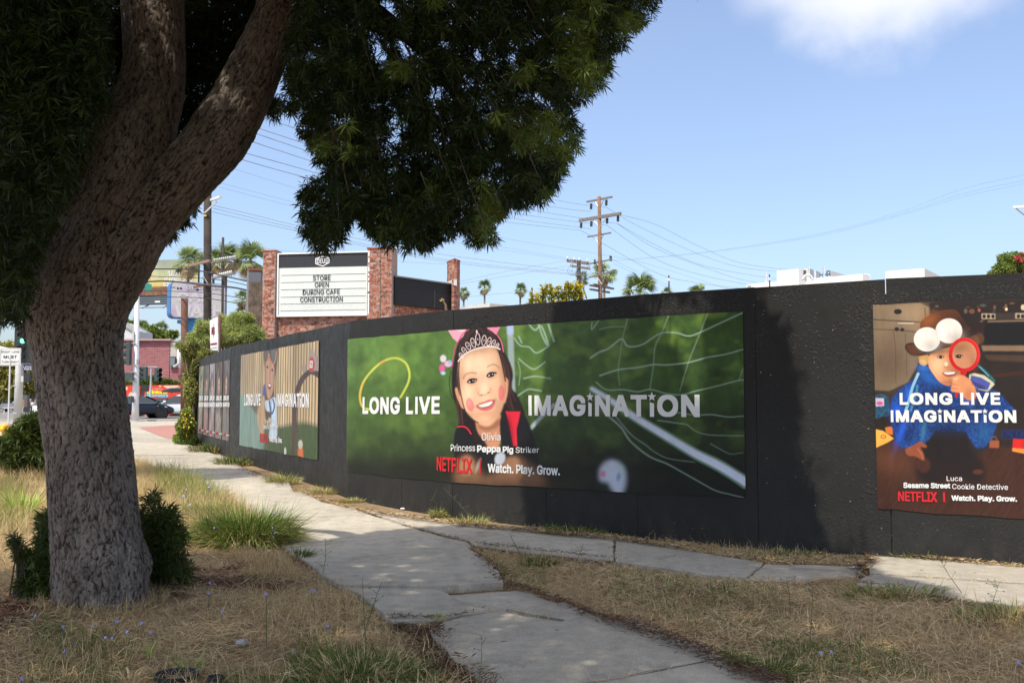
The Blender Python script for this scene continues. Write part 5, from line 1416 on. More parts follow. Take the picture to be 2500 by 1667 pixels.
def scatter(n, x0, x1, y0, y1, grow=0.0, seed=0):
    X = rng.uniform(x0, x1, n); Y = y0 + (y1 - y0) * rng.random(n) ** 1.15
    k = ~on_slab(X, Y, grow)
    # not behind the hoarding
    d = np.hypot(X - (-2.44), Y - TY) > 0.26
    k &= d
    f_y = np.interp(X, NODES[:, 0], NODES[:, 1]); k &= Y < f_y - 0.03
    return X[k], Y[k]
# flat-lying straw over the whole verge
X, Y = scatter(170000, -4.2, 5.0, 3.4, 10.6)
k = vnoise(X * 1.7, Y * 1.7, 31) + 0.45 * rng.random(len(X)) > 0.30; X, Y = X[k], Y[k]
n = len(X); L = rng.uniform(0.035, 0.13, n)
V1 = blades(X, Y, L, rng.uniform(.0024, .0052, n), rng.uniform(1.05, 1.52, n), 0.25 + 0.55 * vnoise(X * 2.2, Y * 2.2, 5) * 0.9 + rng.normal(0, .16, n), z0=soil_z(X, Y) + rng.uniform(0.001, .022, n), bend=.4)
stuff(npmesh('dry_grass', *V1[:2], M_STRAW, None, V1[2]))
# upright dry stalks
X, Y = scatter(26000, -3.9, 4.6, 3.8, 9.6)
den = vnoise(X * 0.9 + 3, Y * 0.9, 41); k = rng.random(len(X)) < np.clip((den - 0.30) * 2.2, 0.04, 1); X, Y = X[k], Y[k]
n = len(X); L = rng.uniform(0.05, 0.17, n) * (0.6 + 0.8 * vnoise(X, Y, 44))
V2 = blades(X, Y, L, rng.uniform(.002, .004, n), rng.uniform(.1, .9, n), 0.5 + rng.normal(0, .22, n), bend=.9)
stuff(npmesh('dry_grass', *V2[:2], M_STRAW, None, V2[2]))
a_ = rng.uniform(0, 6.28, 2600); rr_ = rng.uniform(.27, .46, 2600); X = at(249, 1440, TY)[0] + np.cos(a_) * rr_; Y = TY + np.sin(a_) * rr_; n = len(X)
V2 = blades(X, Y, rng.uniform(.04, .15, n), rng.uniform(.002, .004, n), rng.uniform(.1, 1.4, n), 0.45 + rng.normal(0, .25, n), bend=.9)
stuff(npmesh('dry_grass', *V2[:2], M_STRAW, None, V2[2]))
# reddish brown litter along the path and under the tree
def litter_band(pts, w, n, name='leaf_litter'):
    P = np.array([ground(*q_)[:2] for q_ in pts]); out = []
    for i in range(len(P) - 1):
        t_ = rng.random(n // (len(P) - 1)); out.append(P[i] + (P[i + 1] - P[i]) * t_[:, None] + rng.normal(0, w, (len(t_), 2)))
    return np.concatenate(out)
bands = [([(1050, 1538), (1040, 1600), (1110, 1640), (1170, 1690)], .05, 2600), ([(960, 1525), (1040, 1540)], .04, 700), ([(1170, 1345), (1230, 1420), (1380, 1475), (1500, 1525), (1640, 1570), (1800, 1640), (1900, 1680)], .055, 3600),
         ([(300, 1440), (500, 1415), (700, 1430)], .16, 2600), ([(60, 1440), (20, 1500), (0, 1540)], .14, 1200), ([(720, 1200), (900, 1254), (1108, 1284), (1300, 1302)], .05, 2400), ([(1300, 1302), (1500, 1320), (1700, 1348), (1870, 1362), (2110, 1358)], .06, 3600),
         ([(1880, 1372), (1990, 1370), (2110, 1372)], .09, 1800), ([(2110, 1350), (2300, 1370), (2500, 1385)], .05, 1800), ([(1158, 1334), (1300, 1352), (1500, 1374)], .04, 900), ([(980, 1281), (1080, 1310), (1145, 1325)], .02, 500), ([(877, 1245), (930, 1262)], .02, 200), ([(2095, 1405), (2115, 1385), (2120, 1360)], .035, 700), ([(940, 1516), (1084, 1520), (1180, 1500)], .012, 240),
         ([(545, 1124), (620, 1160), (700, 1190)], .07, 1200), ([(2087, 1433), (2300, 1462), (2500, 1500)], .05, 1300)]
Q = np.concatenate([litter_band(*b_) for b_ in bands]); fy = np.interp(Q[:, 0], NODES[:, 0], NODES[:, 1]); Q = Q[Q[:, 1] < fy - .02]
n = len(Q); tint = rng.random(n) ** 1.3
V3 = blades(Q[:, 0], Q[:, 1], rng.uniform(.02, .07, n), rng.uniform(.003, .008, n), rng.uniform(1.2, 1.55, n), tint, z0=gzv(Q[:, 1]) + np.where(on_slab(Q[:, 0], Q[:, 1]), .03, -.008) + rng.uniform(0, .012, n), bend=.2)
stuff(npmesh('leaf_litter', *V3[:2], M_LITTER, None, V3[2]))
# tan chaff mixed along the foot of the hoarding
Q2 = np.concatenate([litter_band(*b_) for b_ in bands[5:9]]); fy = np.interp(Q2[:, 0], NODES[:, 0], NODES[:, 1]); Q2 = Q2[Q2[:, 1] < fy - .02]; n = len(Q2)
V3 = blades(Q2[:, 0], Q2[:, 1], rng.uniform(.02, .06, n), rng.uniform(.003, .007, n), rng.uniform(1.2, 1.55, n), rng.random(n), z0=gzv(Q2[:, 1]) + np.where(on_slab(Q2[:, 0], Q2[:, 1]), .034, .0) + rng.uniform(0, .012, n), bend=.2)
stuff(npmesh('dry_chaff', *V3[:2], M_STRAW, None, V3[2]))
Q2 = np.concatenate([litter_band([(470, 1412), (560, 1425), (690, 1436)], .07, 2400), litter_band([(430, 1395), (470, 1385)], .08, 700), litter_band([(720, 1368), (770, 1390)], .05, 300), litter_band([(0, 1500), (60, 1470)], .12, 900), litter_band([(540, 1390), (600, 1375)], .05, 300)]); n = len(Q2)
V3 = blades(Q2[:, 0], Q2[:, 1], rng.uniform(.03, .08, n), rng.uniform(.003, .006, n), rng.uniform(1.2, 1.5, n), rng.random(n), z0=soil_z(Q2[:, 0], Q2[:, 1]) + rng.uniform(.012, .03, n), bend=.2)
stuff(npmesh('red_needle_litter', *V3[:2], M_REDL, None, V3[2]))
# golden standing grass behind the tree, in the sun
def field(n, poly, Lr, m_, name, tl=(0.2, 0.9), w=(.002, .004), lean=(.05, .7), bend=.9, mult=1.0):
    g = np.array([ground(*q_)[:2] for q_ in poly]); lo, hi = g.min(0), g.max(0)
    X = rng.uniform(lo[0], hi[0], n * 3); Y = rng.uniform(lo[1], hi[1], n * 3); k = in_poly(X, Y, g) & ~on_slab(X, Y, .02); X, Y = X[k][:n], Y[k][:n]
    n_ = len(X); L = rng.uniform(*Lr, n_) * (0.6 + 0.8 * vnoise(X * 1.3, Y * 1.3, 77))
    V_ = blades(X, Y, L, rng.uniform(*w, n_), rng.uniform(*lean, n_), rng.uniform(*tl, n_), bend=bend)
    return stuff(npmesh(name, *V_[:2], m_, None, V_[2]))
field(30000, [(300, 1120), (470, 1180), (545, 1208), (620, 1262), (660, 1330), (520, 1330), (330, 1330), (290, 1200)], (.12, .36), M_GOLD, 'golden_grass')
field(3000, [(380, 1150), (470, 1180), (545, 1208), (560, 1240), (470, 1250), (380, 1210)], (.25, .5), M_GREEN, 'tall_grass', tl=(.5, 1.0))
field(22000, [(-200, 1130), (130, 1120), (150, 1250), (140, 1400), (-200, 1420)], (.10, .34), M_GOLD, 'golden_grass')
field(9000, [(-400, 1060), (320, 1060), (320, 1130), (-400, 1140)], (.2, .45), M_GOLD, 'golden_grass')
field(3000, [(-60, 1180), (60, 1180), (60, 1300), (-60, 1300)], (.15, .3), M_GREEN, 'green_grass', tl=(.4, .9))
field(1500, [(590, 1440), (860, 1455), (965, 1530), (930, 1600), (640, 1570)], (.05, .15), M_STRAW, 'dry_stalks', tl=(.2, .9), lean=(.1, 1.1))
field(900, [(560, 1345), (700, 1365), (740, 1410), (600, 1405)], (.08, .2), M_STRAW, 'dry_stalks', tl=(.2, .9), lean=(.05, .9))
# greenish low growth in the shade of the verge
for poly, n_ in (([(700, 1600), (760, 1560), (1000, 1610), (1100, 1680), (760, 1700)], 2600), ([(1500, 1380), (1900, 1440), (1980, 1580), (1700, 1540), (1450, 1430)], 1500), ([(1850, 1560), (2150, 1560), (2300, 1640), (1900, 1660)], 1700), ([(90, 1520), (330, 1560), (300, 1700), (60, 1700)], 1500),
                  ([(1190, 1365), (1330, 1385), (1330, 1420), (1230, 1410)], 500), ([(1760, 1590), (1920, 1640), (1960, 1680), (1850, 1680)], 900), ([(520, 1640), (800, 1640), (800, 1720), (520, 1720)], 1400)):
    field(n_, poly, (.04, .13), M_GREEN, 'green_grass', tl=(.0, .75), lean=(.3, 1.3))
RD_ = 0.85
def tuft(name, label, cat, px, py, n, Lr, m_, w=(.004, .009), rad=.08, lean=(.05, 1.1), tl=(.2, .9), group=None, bend=1.1, asp=1.0, dry=0.0):
    if cat == 'grass clump' and n < 1400:
        n = int(n * .6); Lr = (Lr[0] * .6, Lr[1] * .8); m_ = M_OLIVE if m_ is M_GREEN and tl[1] > .7 else m_; dry = max(dry, .5)
    g = ground(px, py); th = thing(name, label, cat, g, group)
    a_ = rng.uniform(0, 2 * math.pi, n); rr_ = rad * np.sqrt(rng.random(n)); X = g[0] + np.cos(a_) * rr_ * asp; Y = g[1] + np.sin(a_) * rr_
    z0 = np.where(on_slab(X, Y), gzv(Y) + .01, soil_z(X, Y))
    L = rng.uniform(*Lr, n); V_ = blades(X, Y, L, rng.uniform(*w, n), rng.uniform(*lean, n) * (0.35 + rr_ / rad * .65), rng.uniform(*tl, n), z0=z0, bend=bend, az=a_ + rng.normal(0, .5, n))
    o = stuff(npmesh('blades', *V_[:2], m_, th, V_[2]))
    if dry:
        k = int(n * dry); a_ = rng.uniform(0, 2 * math.pi, k); rr_ = rad * np.sqrt(rng.random(k)); X = g[0] + np.cos(a_) * rr_ * asp; Y = g[1] + np.sin(a_) * rr_
        V_ = blades(X, Y, rng.uniform(*Lr, k) * .8, rng.uniform(*w, k) * .7, rng.uniform(.5, 1.4, k), rng.uniform(.2, .9, k), z0=gzv(Y) + .0, bend=1.0, az=a_)
        stuff(npmesh('dry_blades', *V_[:2], M_STRAW, th, V_[2]))
    return th
# the two big clumps by the path
for (px, py, n_, L_, rd, asp) in ((600, 1325, 3000, (.26, .52), .30, 1.25),):
    tuft('grass_clump', 'large green arching grass clump at the edge of the sunlit path', 'grass clump', px, py, n_, L_, M_GREEN, rad=rd, w=(.005, .010), lean=(.25, 1.45), tl=(.25, 1), asp=asp, dry=.45, bend=1.3)
tuft('grass_clump', 'paler olive grass clump just left behind the large arching one', 'grass clump', 505, 1268, 1500, (.15, .34), M_OLIVE, rad=.26, w=(.004, .008), lean=(.1, 1.2), dry=.5, tl=(.4, 1))
tuft('grass_clump', 'dark spreading grass clump beside the lower path slab', 'grass clump', 880, 1640, 1350, (.08, .2), M_GREEN, rad=.26, w=(.004, .008), lean=(.5, 1.4), tl=(0, .6), asp=1.3)
tuft('grass_clump', 'small dark grass clump at the shaded left corner of the path', 'grass clump', 735, 1365, 420, (.07, .17), M_GREEN, rad=.10, lean=(.4, 1.3), tl=(0, .6))
tuft('grass_clump', 'flat green grass clump on the lawn edge near the sunny slab', 'grass clump', 2170, 1452, 900, (.07, .17), M_GREEN, rad=.20, lean=(.5, 1.35), tl=(.1, .9), asp=1.9, dry=.4)
tuft('grass_clump', 'half dry grass clump at the far right rim of the lawn', 'grass clump', 2455, 1505, 900, (.07, .18), M_GREEN, rad=.20, lean=(.4, 1.35), tl=(.1, .9), asp=1.6, dry=.7)
tuft('grass_clump', 'green clump under the right hand poster lettering', 'grass clump', 2270, 1362, 900, (.05, .14), M_GREEN, rad=.17, lean=(.3, 1.35), tl=(.3, 1), asp=2.0, dry=.5)
tuft('grass_clump', 'thin weed clump at the wall between the big poster and the boy poster', 'grass clump', 2142, 1346, 260, (.06, .15), M_GREEN, rad=.08, lean=(.3, 1.3), tl=(.1, .8), asp=1.3)
tuft('grass_clump', 'shaded green clump at the wall under the dark corner of the big poster', 'grass clump', 1400, 1302, 900, (.08, .2), M_GREEN, rad=.20, lean=(.4, 1.4), tl=(.0, .6), asp=1.8)
tuft('grass_clump', 'shaded clump at the foot of the bare black wall', 'grass clump', 1915, 1352, 700, (.06, .14), M_GREEN, rad=.16, lean=(.5, 1.4), tl=(.0, .6), asp=2.2, dry=.5)
tuft('grass_clump', 'bright green weed with seed stalks under the red logo of the big poster', 'grass clump', 1070, 1258, 420, (.08, .19), M_GREEN, rad=.08, lean=(.1, 1.1), tl=(.4, 1))
tuft('grass_clump', 'long stalked weed at the wall just right of the seed stalk weed', 'grass clump', 1145, 1276, 420, (.08, .22), M_GREEN, rad=.13, lean=(.2, 1.3), tl=(.3, 1), asp=1.8, dry=.5)
tuft('grass_clump', 'small sprig at a panel joint beside a scrap of white paper', 'grass clump', 968, 1232, 200, (.07, .15), M_GREEN, rad=.05, lean=(.1, .9), tl=(.3, .9))
tuft('grass_clump', 'tiny tuft second from the corner of the big poster', 'grass clump', 925, 1226, 120, (.04, .10), M_GREEN, rad=.05, lean=(.2, 1.1), tl=(.3, .9))
tuft('grass_clump', 'yellow green tuft at the wall below the left edge of the big poster', 'grass clump', 860, 1222, 420, (.05, .13), M_GREEN, rad=.12, lean=(.3, 1.3), tl=(.5, 1), asp=1.5, dry=.6)
tuft('grass_clump', 'leafy tuft at the wall in line with the bare panel between posters', 'grass clump', 795, 1200, 900, (.08, .2), M_GREEN, rad=.22, lean=(.3, 1.3), tl=(.5, 1), asp=1.7, dry=.8)
tuft('grass_clump', 'green weed with a bent pale seed head by the garden poster', 'grass clump', 690, 1178, 700, (.1, .3), M_GREEN, rad=.2, lean=(.2, 1.2), tl=(.4, 1), asp=1.3, dry=.5)
tuft('grass_clump', 'dark weeds at the foot of the garden poster', 'grass clump', 580, 1133, 900, (.15, .35), M_GREEN, rad=.35, lean=(.3, 1.2), tl=(0, .5), asp=1.3, w=(.006, .012))
tuft('grass_clump', 'dark weeds below the five small posters', 'grass clump', 518, 1103, 900, (.2, .45), M_GREEN, rad=.45, lean=(.2, 1.1), tl=(0, .45), asp=1.2, w=(.008, .014))
tuft('grass_clump', 'yellow green sprout in the joint between two path slabs', 'grass clump', 1068, 1517, 160, (.03, .075), M_GREEN, rad=.045, lean=(.1, 1.2), tl=(.6, 1))
tuft('grass_clump', 'dark bushy weed on the lawn behind the path fork', 'grass clump', 1313, 1372, 520, (.06, .15), M_GREEN, rad=.11, lean=(.3, 1.35), tl=(0, .4), asp=1.4)
tuft('grass_clump', 'green weed lying at the right rim of the lower path', 'grass clump', 1875, 1632, 420, (.06, .16), M_GREEN, rad=.12, lean=(.7, 1.45), tl=(0, .6), asp=1.5)
# strap-leaved plants
M_STRAP = grass_mat('strap_leaf', (0.16, 0.28, 0.05), (0.58, 0.72, 0.16), 0.5)
def strap(label, px, py, n, L, w, lean=(.1, 1.0), tl=(.4, 1.0), rad=.04, m_=M_STRAP, bend=.4):
    return tuft('strap_leaf_plant', label, 'plant', px, py, n, L, m_, w=w, rad=rad, lean=lean, tl=tl, bend=bend)
strap('bright lime strap leaved plant left of the trunk, the larger one', 52, 1262, 90, (.24, .46), (.016, .028), rad=.14)
strap('bright lime strap leaved plant half hidden by the left edge of the trunk', 112, 1165, 34, (.2, .38), (.016, .026), rad=.09)
strap('bright green strap plant standing at the rim of the black pot', 362, 1598, 11, (.07, .13), (.008, .013), lean=(.05, .9), rad=.012)
strap('smallest lime sprout inside the black pot', 376, 1650, 8, (.03, .06), (.004, .006), lean=(.1, .9), rad=.006)
strap('reddish green strap plant leaning over the small pot', 462, 1632, 14, (.10, .20), (.008, .012), lean=(.5, 1.2), tl=(.0, .45), rad=.015)
tuft('dry_strap_plant', 'withered straw coloured strap leaves left of the black pot', 'plant', 318, 1662, 40, (.08, .17), M_STRAW, w=(.004, .008), rad=.03, lean=(.5, 1.5), tl=(.5, 1))
tuft('dry_strap_plant', 'fan of dead grey leaves beside the lime plant at the left', 'plant', 88, 1240, 70, (.2, .45), M_STRAW, w=(.008, .014), rad=.10, lean=(.8, 1.5), tl=(.4, 1))
# young shoots of the tree round its foot
def shoots(label, pxpoly, Y0, Y1, n, name='tree_sapling', cat='shrub', leaf=.075, w=.0085, tint=(.15, .4), m_=M_LEAF, nl=26, ctr_=None, stemm=True):
    P = []
    poly = np.array(pxpoly, float); lo, hi = poly.min(0), poly.max(0)
    while len(P) < n:
        x, y = rng.uniform(lo[0], hi[0]), rng.uniform(lo[1], hi[1])
        if in_poly(np.array([x]), np.array([y]), poly)[0]:
            q_ = at(x, y, rng.uniform(Y0, Y1))
            if q_[2] > gz(q_[1]): P.append(q_)
    P = np.array(P); foot = np.array([P[:, 0].mean(), (Y0 + Y1) / 2, gz((Y0 + Y1) / 2)]) if ctr_ is None else ctr_
    th = thing(name, label, cat, foot)
    V_, F_, T_ = leaf_bursts(P, unit(unit(P - foot) + rng.normal(0, .3, P.shape)), nl, leaf, w, rng.uniform(*tint, len(P)))
    stuff(npmesh('foliage', V_, F_, m_, th, T_))
    if stemm:
        b_ = MB()
        for k in rng.choice(len(P), min(len(P), 26), replace=False):
            q_ = P[k]; b_.tube([foot + rng.normal(0, .03, 3) * np.array([1, 1, 0]), (foot + q_) / 2 + np.array([0, 0, .04]), q_], [.007, .005, .003], 5, cap=False)
        b_.build('stem', M_TWIG, th)
    return th
shoots('dark needle leaved shoots growing at the right of the trunk foot', [(335, 1250), (365, 1205), (400, 1190), (395, 1240), (430, 1235), (450, 1300), (440, 1340), (460, 1360), (480, 1400), (400, 1410), (340, 1390)], 6.9, 7.5, 230, leaf=.095)
shoots('dark needle leaved shoots growing at the left of the trunk foot', [(130, 1235), (100, 1260), (95, 1330), (60, 1390), (40, 1440), (80, 1450), (140, 1450), (150, 1400), (140, 1300)], 6.6, 7.3, 210, leaf=.095)
shoots('single bare topped shoot sticking out left of the trunk foot', [(22, 1300), (34, 1304), (70, 1345), (80, 1370), (60, 1372), (36, 1325)], 6.7, 6.9, 26)
# chicory and its blue flowers
M_BLUE = mat('blue_petal', (0.26, 0.30, 0.78), 0.6, var=.08); M_CHST = mat('weed_stem', (0.10, 0.12, 0.05), 0.8)
flw = [(512, 1421, 60), (510, 1448, 40), (650, 1449, 130), (768, 1442, 60), (543, 1491, 30), (86, 1502, 30), (154, 1529, 40), (225, 1528, 30), (285, 1517, 26), (345, 1520, 60), (310, 1541, 40), (368, 1544, 40), (257, 1555, 60), (273, 1557, 60), (157, 1589, 40), (53, 1656, 30), (760, 1442, 30), (800, 1528, 60), (455, 1194, 130), (510, 1188, 140), (448, 1210, 140), (523, 1288, 60), (665, 1288, 50), (670, 1301, 40), (672, 1252, 60), (2004, 1592, 90), (2030, 1590, 60), (2487, 1616, 60), (376, 1236, 60), (463, 1232, 60)]
fpl = '''right of the tree litter, upper of a near pair|right of the tree litter, lower of a near pair|standing tallest before the lower slabs|by the shaded path edge|in straw below the reddish litter|left below the trunk foot|left of the trunk middle, low|under the trunk, pale and side on|under the trunk right root|large one right under the trunk|small, left above the black pot|right over the black pot sprout|left one of the touching pair|right one of the touching pair|low at the left by itself|in the bottom left corner|hanging beside the shaded path edge|below the slab corner among dry stalks|upper one right of the trunk in golden grass|highest one against the sunlit path|left of the golden grass pair|inside the arching clump at its left|inside the arching clump, upper right|inside the arching clump, lower right|against bright concrete above the arching clump|left of the two on the right lawn|right of the two on the right lawn|by the far right lawn rim|half hidden in the needle shoots|above the needle shoots'''.split('|')
for (fx, fy, h), fp_ in zip(flw, fpl):
    flab = 'pale blue chicory flower ' + fp_
    g = ground(fx, fy + h); hz = at(fx, fy, g[1]); th = thing('chicory_flower', flab, 'flower', g, 'blue chicory flowers scattered in the grass')
    k = rng.normal(0, .012, 3)
    MB().tube([g, (g + hz) / 2 + k, hz], [.003, .002, .0015], 4).build('stem', M_CHST, th)
    b_ = MB(); nrm = unit(np.array([rng.normal(0, .5), -1.0, 0.8])[None])[0]; e1 = unit(np.cross(nrm, [0, 0, 1.0])[None])[0]; e2 = np.cross(nrm, e1)
    sc_ = .0095 * (hz[1] / 5.0) ** .5 * rng.uniform(.8, 1.1)
    for j in range(9):
        a_ = 2 * math.pi * j / 9; d0 = e1 * math.cos(a_) + e2 * math.sin(a_); s0 = -e1 * math.sin(a_) + e2 * math.cos(a_)
        b_.add([hz, hz + d0 * sc_ * .7 - s0 * sc_ * .24, hz + d0 * sc_ + nrm * sc_ * .1, hz + d0 * sc_ * .7 + s0 * sc_ * .24], [(0, 1, 2, 3)])
    b_.build('petals', M_BLUE, th)
# bare upright weed stalks
def stalk(px, py, h, label, lean=0.0, n=9):
    g = ground(px, py); top = at(px + lean, py - h, g[1]); th = thing('weed_stalk', label, 'weed', g, None)
    b_ = MB(); mid = (g + top) / 2 + rng.normal(0, .01, 3); b_.tube([g, mid, top], [.0028, .002, .001], 4)
    for j in range(n):
        t_ = rng.uniform(.25, 1); q_ = g + (top - g) * t_; dd_ = rng.normal(0, 1, 3); dd_[2] = abs(dd_[2]) * .8; dd_ = unit(dd_[None])[0] * rng.uniform(.02, .07) * (g[1] / 6)
        b_.tube([q_, q_ + dd_], [.0016, .0008], 3)
        if rng.random() < .5: b_.box(q_ + dd_, (.006, .006, .006))
    b_.build('stem', M_CHST, th); return th
for a in ((786, 1410, 95, 'bare weed stalk standing at the shaded left edge of the path', 8), (712, 1350, 75, 'short bare stalk at the tip of the arching grass clump', -6), (506, 1330, 170, 'tall bare weed stalk in front of the olive grass clump', 4), (545, 1270, 75, 'bare stalk with buds rising from the olive grass clump', 6), (885, 1560, 150, 'branching bare weed in front of the lower slabs, the left of two', 50), (895, 1600, 190, 'branching bare weed in front of the lower slabs, the right of two', -10), (1165, 1690, 140, 'thin weed stalk crossing the bottom path slab', 12),
          (1275, 1365, 60, 'bare twiggy weed on the lawn at the fork of the paths', -30), (1405, 1375, 50, 'bare twiggy weed a little right of the fork weed', 20), (1975, 1600, 170, 'tall thin weed in the middle of the right lawn', 10), (2090, 1690, 150, 'tall thin weed near the bottom of the right lawn', 12), (1930, 1500, 90, 'thin weed left of the tall one on the right lawn', -10), (2350, 1450, 110, 'wiry stalk leaning over the sunny slab at the right', -70), (2420, 1480, 60, 'short wiry stalk beside the leaning one at the right', 20),
          (2382, 1366, 30, 'little white headed stalk at the wall right of the boy poster lettering', 3), (1160, 1275, 85, 'long leaning stalk crossing the lower edge of the big poster', -78), (1075, 1255, 45, 'brown seed stalk in the weed under the red logo', -22), (1240, 1288, 40, 'thin seed stalk at the wall left of the shadow edge', 6), (215, 1490, 130, 'thin green weed in front of the trunk, the left of two', -8), (265, 1475, 150, 'thin green weed in front of the trunk, the right of two', 20)):
    stalk(*a[:4], a[4])
# big dark bush at the left and the hydrant beside it
shoots('rounded dark green bush left of the trunk beside the yellow hydrant', [(0, 1130), (-30, 1060), (10, 1065), (40, 1030), (75, 1010), (120, 1005), (150, 1050), (150, 1140), (80, 1150), (30, 1150)], 16.0, 17.8, 900, name='bush', cat='bush', leaf=.16, w=.022, tint=(.1, .45), nl=18)

# ------------------------------------------------------------------ things lying in the grass
M_POT = mat('black_plastic', (0.022, 0.022, 0.024), 0.55, var=.3, bmp=.2)
def pot(px, py, rad, h, label):
    g = ground(px, py); th = thing('plant_pot', label, 'pot', g)
    MB().lathe(g + np.array([0, 0, -0.02]), [(rad * .9, 0), (rad, h), (rad * 1.07, h + .004), (rad * 1.07, h + .018), (rad * .97, h + .018), (rad * .9, h - .02), (rad * .2, h - .03)], 32).build('pot_shell', M_POT, th, smooth=False)
    MB().lathe(g + np.array([0, 0, h - .045]), [(rad * .9, 0), (rad * .5, .012), (.01, .016)], 20).build('potting_soil', M_SOIL, th, smooth=True)
    return th
pot(430, 1652, .10, .022, 'wide half buried black plastic pot with a sprout inside')
pot(527, 1664, .038, .03, 'small ribbed black plastic pot at the bottom edge')
M_ROCK = mat('pale_stone', (0.42, 0.40, 0.36), 0.95, var=.3, scale=20, bmp=.5)
def rock(px, py, s, label, m_=M_ROCK, name='stone', cat='stone', group=None):
    g = ground(px, py); bm = bmesh.new(); bmesh.ops.create_icosphere(bm, subdivisions=3, radius=1)
    for v_ in bm.verts:
        k_ = 1 + .35 * mnoise.noise(v_.co * 1.6 + Vector((px, py, 0))); v_.co = Vector((v_.co.x * s[0], v_.co.y * s[1], v_.co.z * s[2])) * k_
    me_ = bpy.data.meshes.new(name); bm.to_mesh(me_); bm.free(); me_.materials.append(m_); me_.shade_smooth()
    o = bpy.data.objects.new(name, me_); COL.objects.link(o); o.location = (g[0], g[1], (g[2] + .012 if on_slab(np.array([g[0]]), np.array([g[1]]))[0] else g[2] - .01) + s[2] * .5)
    return tag(o, label, cat, group)
rock(590, 1568, (.034, .025, .02), 'pale grey stone in the straw right of the pots'); rock(716, 1592, (.012, .01, .02), 'small white stone left of the dark grass clump')
rock(2098, 1407, (.035, .022, .012), 'dark lump lying on the sunlit edge of the path', mat('dark_lump', (.03, .03, .032), .8))
rock(1795, 1415, (.014, .012, .01), 'white pebble on the lawn rim below the upper path')
M_LIT = mat('white_litter', (0.78, 0.77, 0.74), 0.7)
for (px, py, s, lb) in ((983, 1241, (.03, .02, .015), 'crumpled white scrap at the foot of the wall by a panel joint'), (1760, 1352, (.055, .012, .004), 'flat white scrap on the shaded upper path'), (1815, 1360, (.028, .014, .006), 'small white paper scrap right of the flat one'), (2150, 1352, (.03, .018, .012), 'white scrap where the sunlight starts on the upper path'),
                         (1645, 1330, (.04, .02, .014), 'grey white crumpled bag at the shaded foot of the wall'), (405, 1205, (.07, .02, .008), 'white paper in the golden grass right of the trunk'), (2090, 1388, (.045, .02, .006), 'thin white wrapper beside the dark lump')):
    rock(px, py, s, lb, M_LIT, 'litter', 'litter')
M_DEB = mat('dark_debris', (0.03, 0.03, 0.03), 0.9)
for (px, py) in ((1360, 1543), (1102, 1540), (1826, 1635), (1634, 1558), (1230, 1571), (996, 1453), (1007, 1480), (905, 1412), (1207, 1405), (1100, 1364), (1488, 1340), (1490, 1528), (1005, 1390), (1060, 1595), (1075, 1580), (1702, 1609), (1170, 1380), (1320, 1300), (1500, 1330), (1560, 1350), (1600, 1388), (2150, 1373), (2250, 1395), (2380, 1402), (1980, 1375)):
    rock(px, py, (rng.uniform(.010, .022), rng.uniform(.006, .01), .0025), 'flat dark speck of debris lying on the concrete path', M_DEB, 'debris_fleck', 'debris', 'dark flecks on the concrete path')
# ------------------------------------------------------------------ brick store with the letter board
class Plane:
    """an upright plane through two photo columns at given distances; u runs left to right"""
    def __init__(self, pxa, Ya, pxb, Yb):
        self.a = at(pxa, 700, Ya)[:2]; self.b = at(pxb, 700, Yb)[:2]
        self.L = np.linalg.norm(self.b - self.a); self.e = (self.b - self.a) / self.L; self.n = np.array([self.e[1], -self.e[0]])
        self.M = np.column_stack([np.array([*self.e, 0]), np.array([*(-self.n), 0]), np.array([0, 0, 1.0])])
    def hit(self, x, y):
        r = ray(x, y); A = np.array([[r[0], -self.e[0]], [r[1], -self.e[1]]]); t_, u_ = np.linalg.solve(A, self.a)
        return u_, (EYEP + r * t_)[2]
    def p(self, u, z, off=0.0):
        q_ = self.a + self.e * u + self.n * off; return np.array([q_[0], q_[1], z])
    def box(self, mb, u0, u1, z0, z1, f0, f1):
        """box from u0..u1, z0..z1 and from f0 behind to f1 in front of the plane"""
        return mb.box(self.p((u0 + u1) / 2, (z0 + z1) / 2, (f0 + f1) / 2), (abs(u1 - u0), abs(f1 - f0), abs(z1 - z0)), self.M)
def brick_mat(name, cols, smear=0.75):
    m, t, p = newmat(name)
    oi = N(t, 'ShaderNodeObjectInfo'); ge = N(t, 'ShaderNodeNewGeometry')
    r_ = tmath(t, 'FRACT', tmath(t, 'ADD', oi.outputs['Random'], ge.outputs['Random Per Island']))
    n_ = len(cols); c = ramp(t, r_, [((i + .5) / n_, cols[i]) for i in range(n_)])
    v_ = posn(t)
    s_ = ramp(t, noise(t, v_, 9, 5, .7), [(.46, 0.0), (.64, smear)])
    c = mixc(t, s_, c, (0.52, 0.40, 0.34))
    c = mixc(t, .5, c, ramp(t, noise(t, v_, 40, 3), [(.3, .3), (.7, .7)]), 'OVERLAY')
    t.links.new(c, p.inputs['Base Color']); p.inputs['Roughness'].default_value = .9; p.inputs['Specular IOR Level'].default_value = .2
    return m
M_BRICK = brick_mat('red_brick', [(.33, .10, .055), (.42, .15, .09), (.24, .07, .045), (.38, .13, .08), (.50, .30, .23), (.30, .10, .06), (.15, .065, .05)])
M_MORT = mat('mortar', (.40, .31, .26), .95, var=.2, scale=12)
_bmesh = {}
def brick_mesh(l):
    k = round(l, 3)
    if k not in _bmesh:
        _bmesh[k] = MB().box((0, 0, 0), (l, .10, .064)).mesh('brick', M_BRICK)
    return _bmesh[k]
NB = [0]
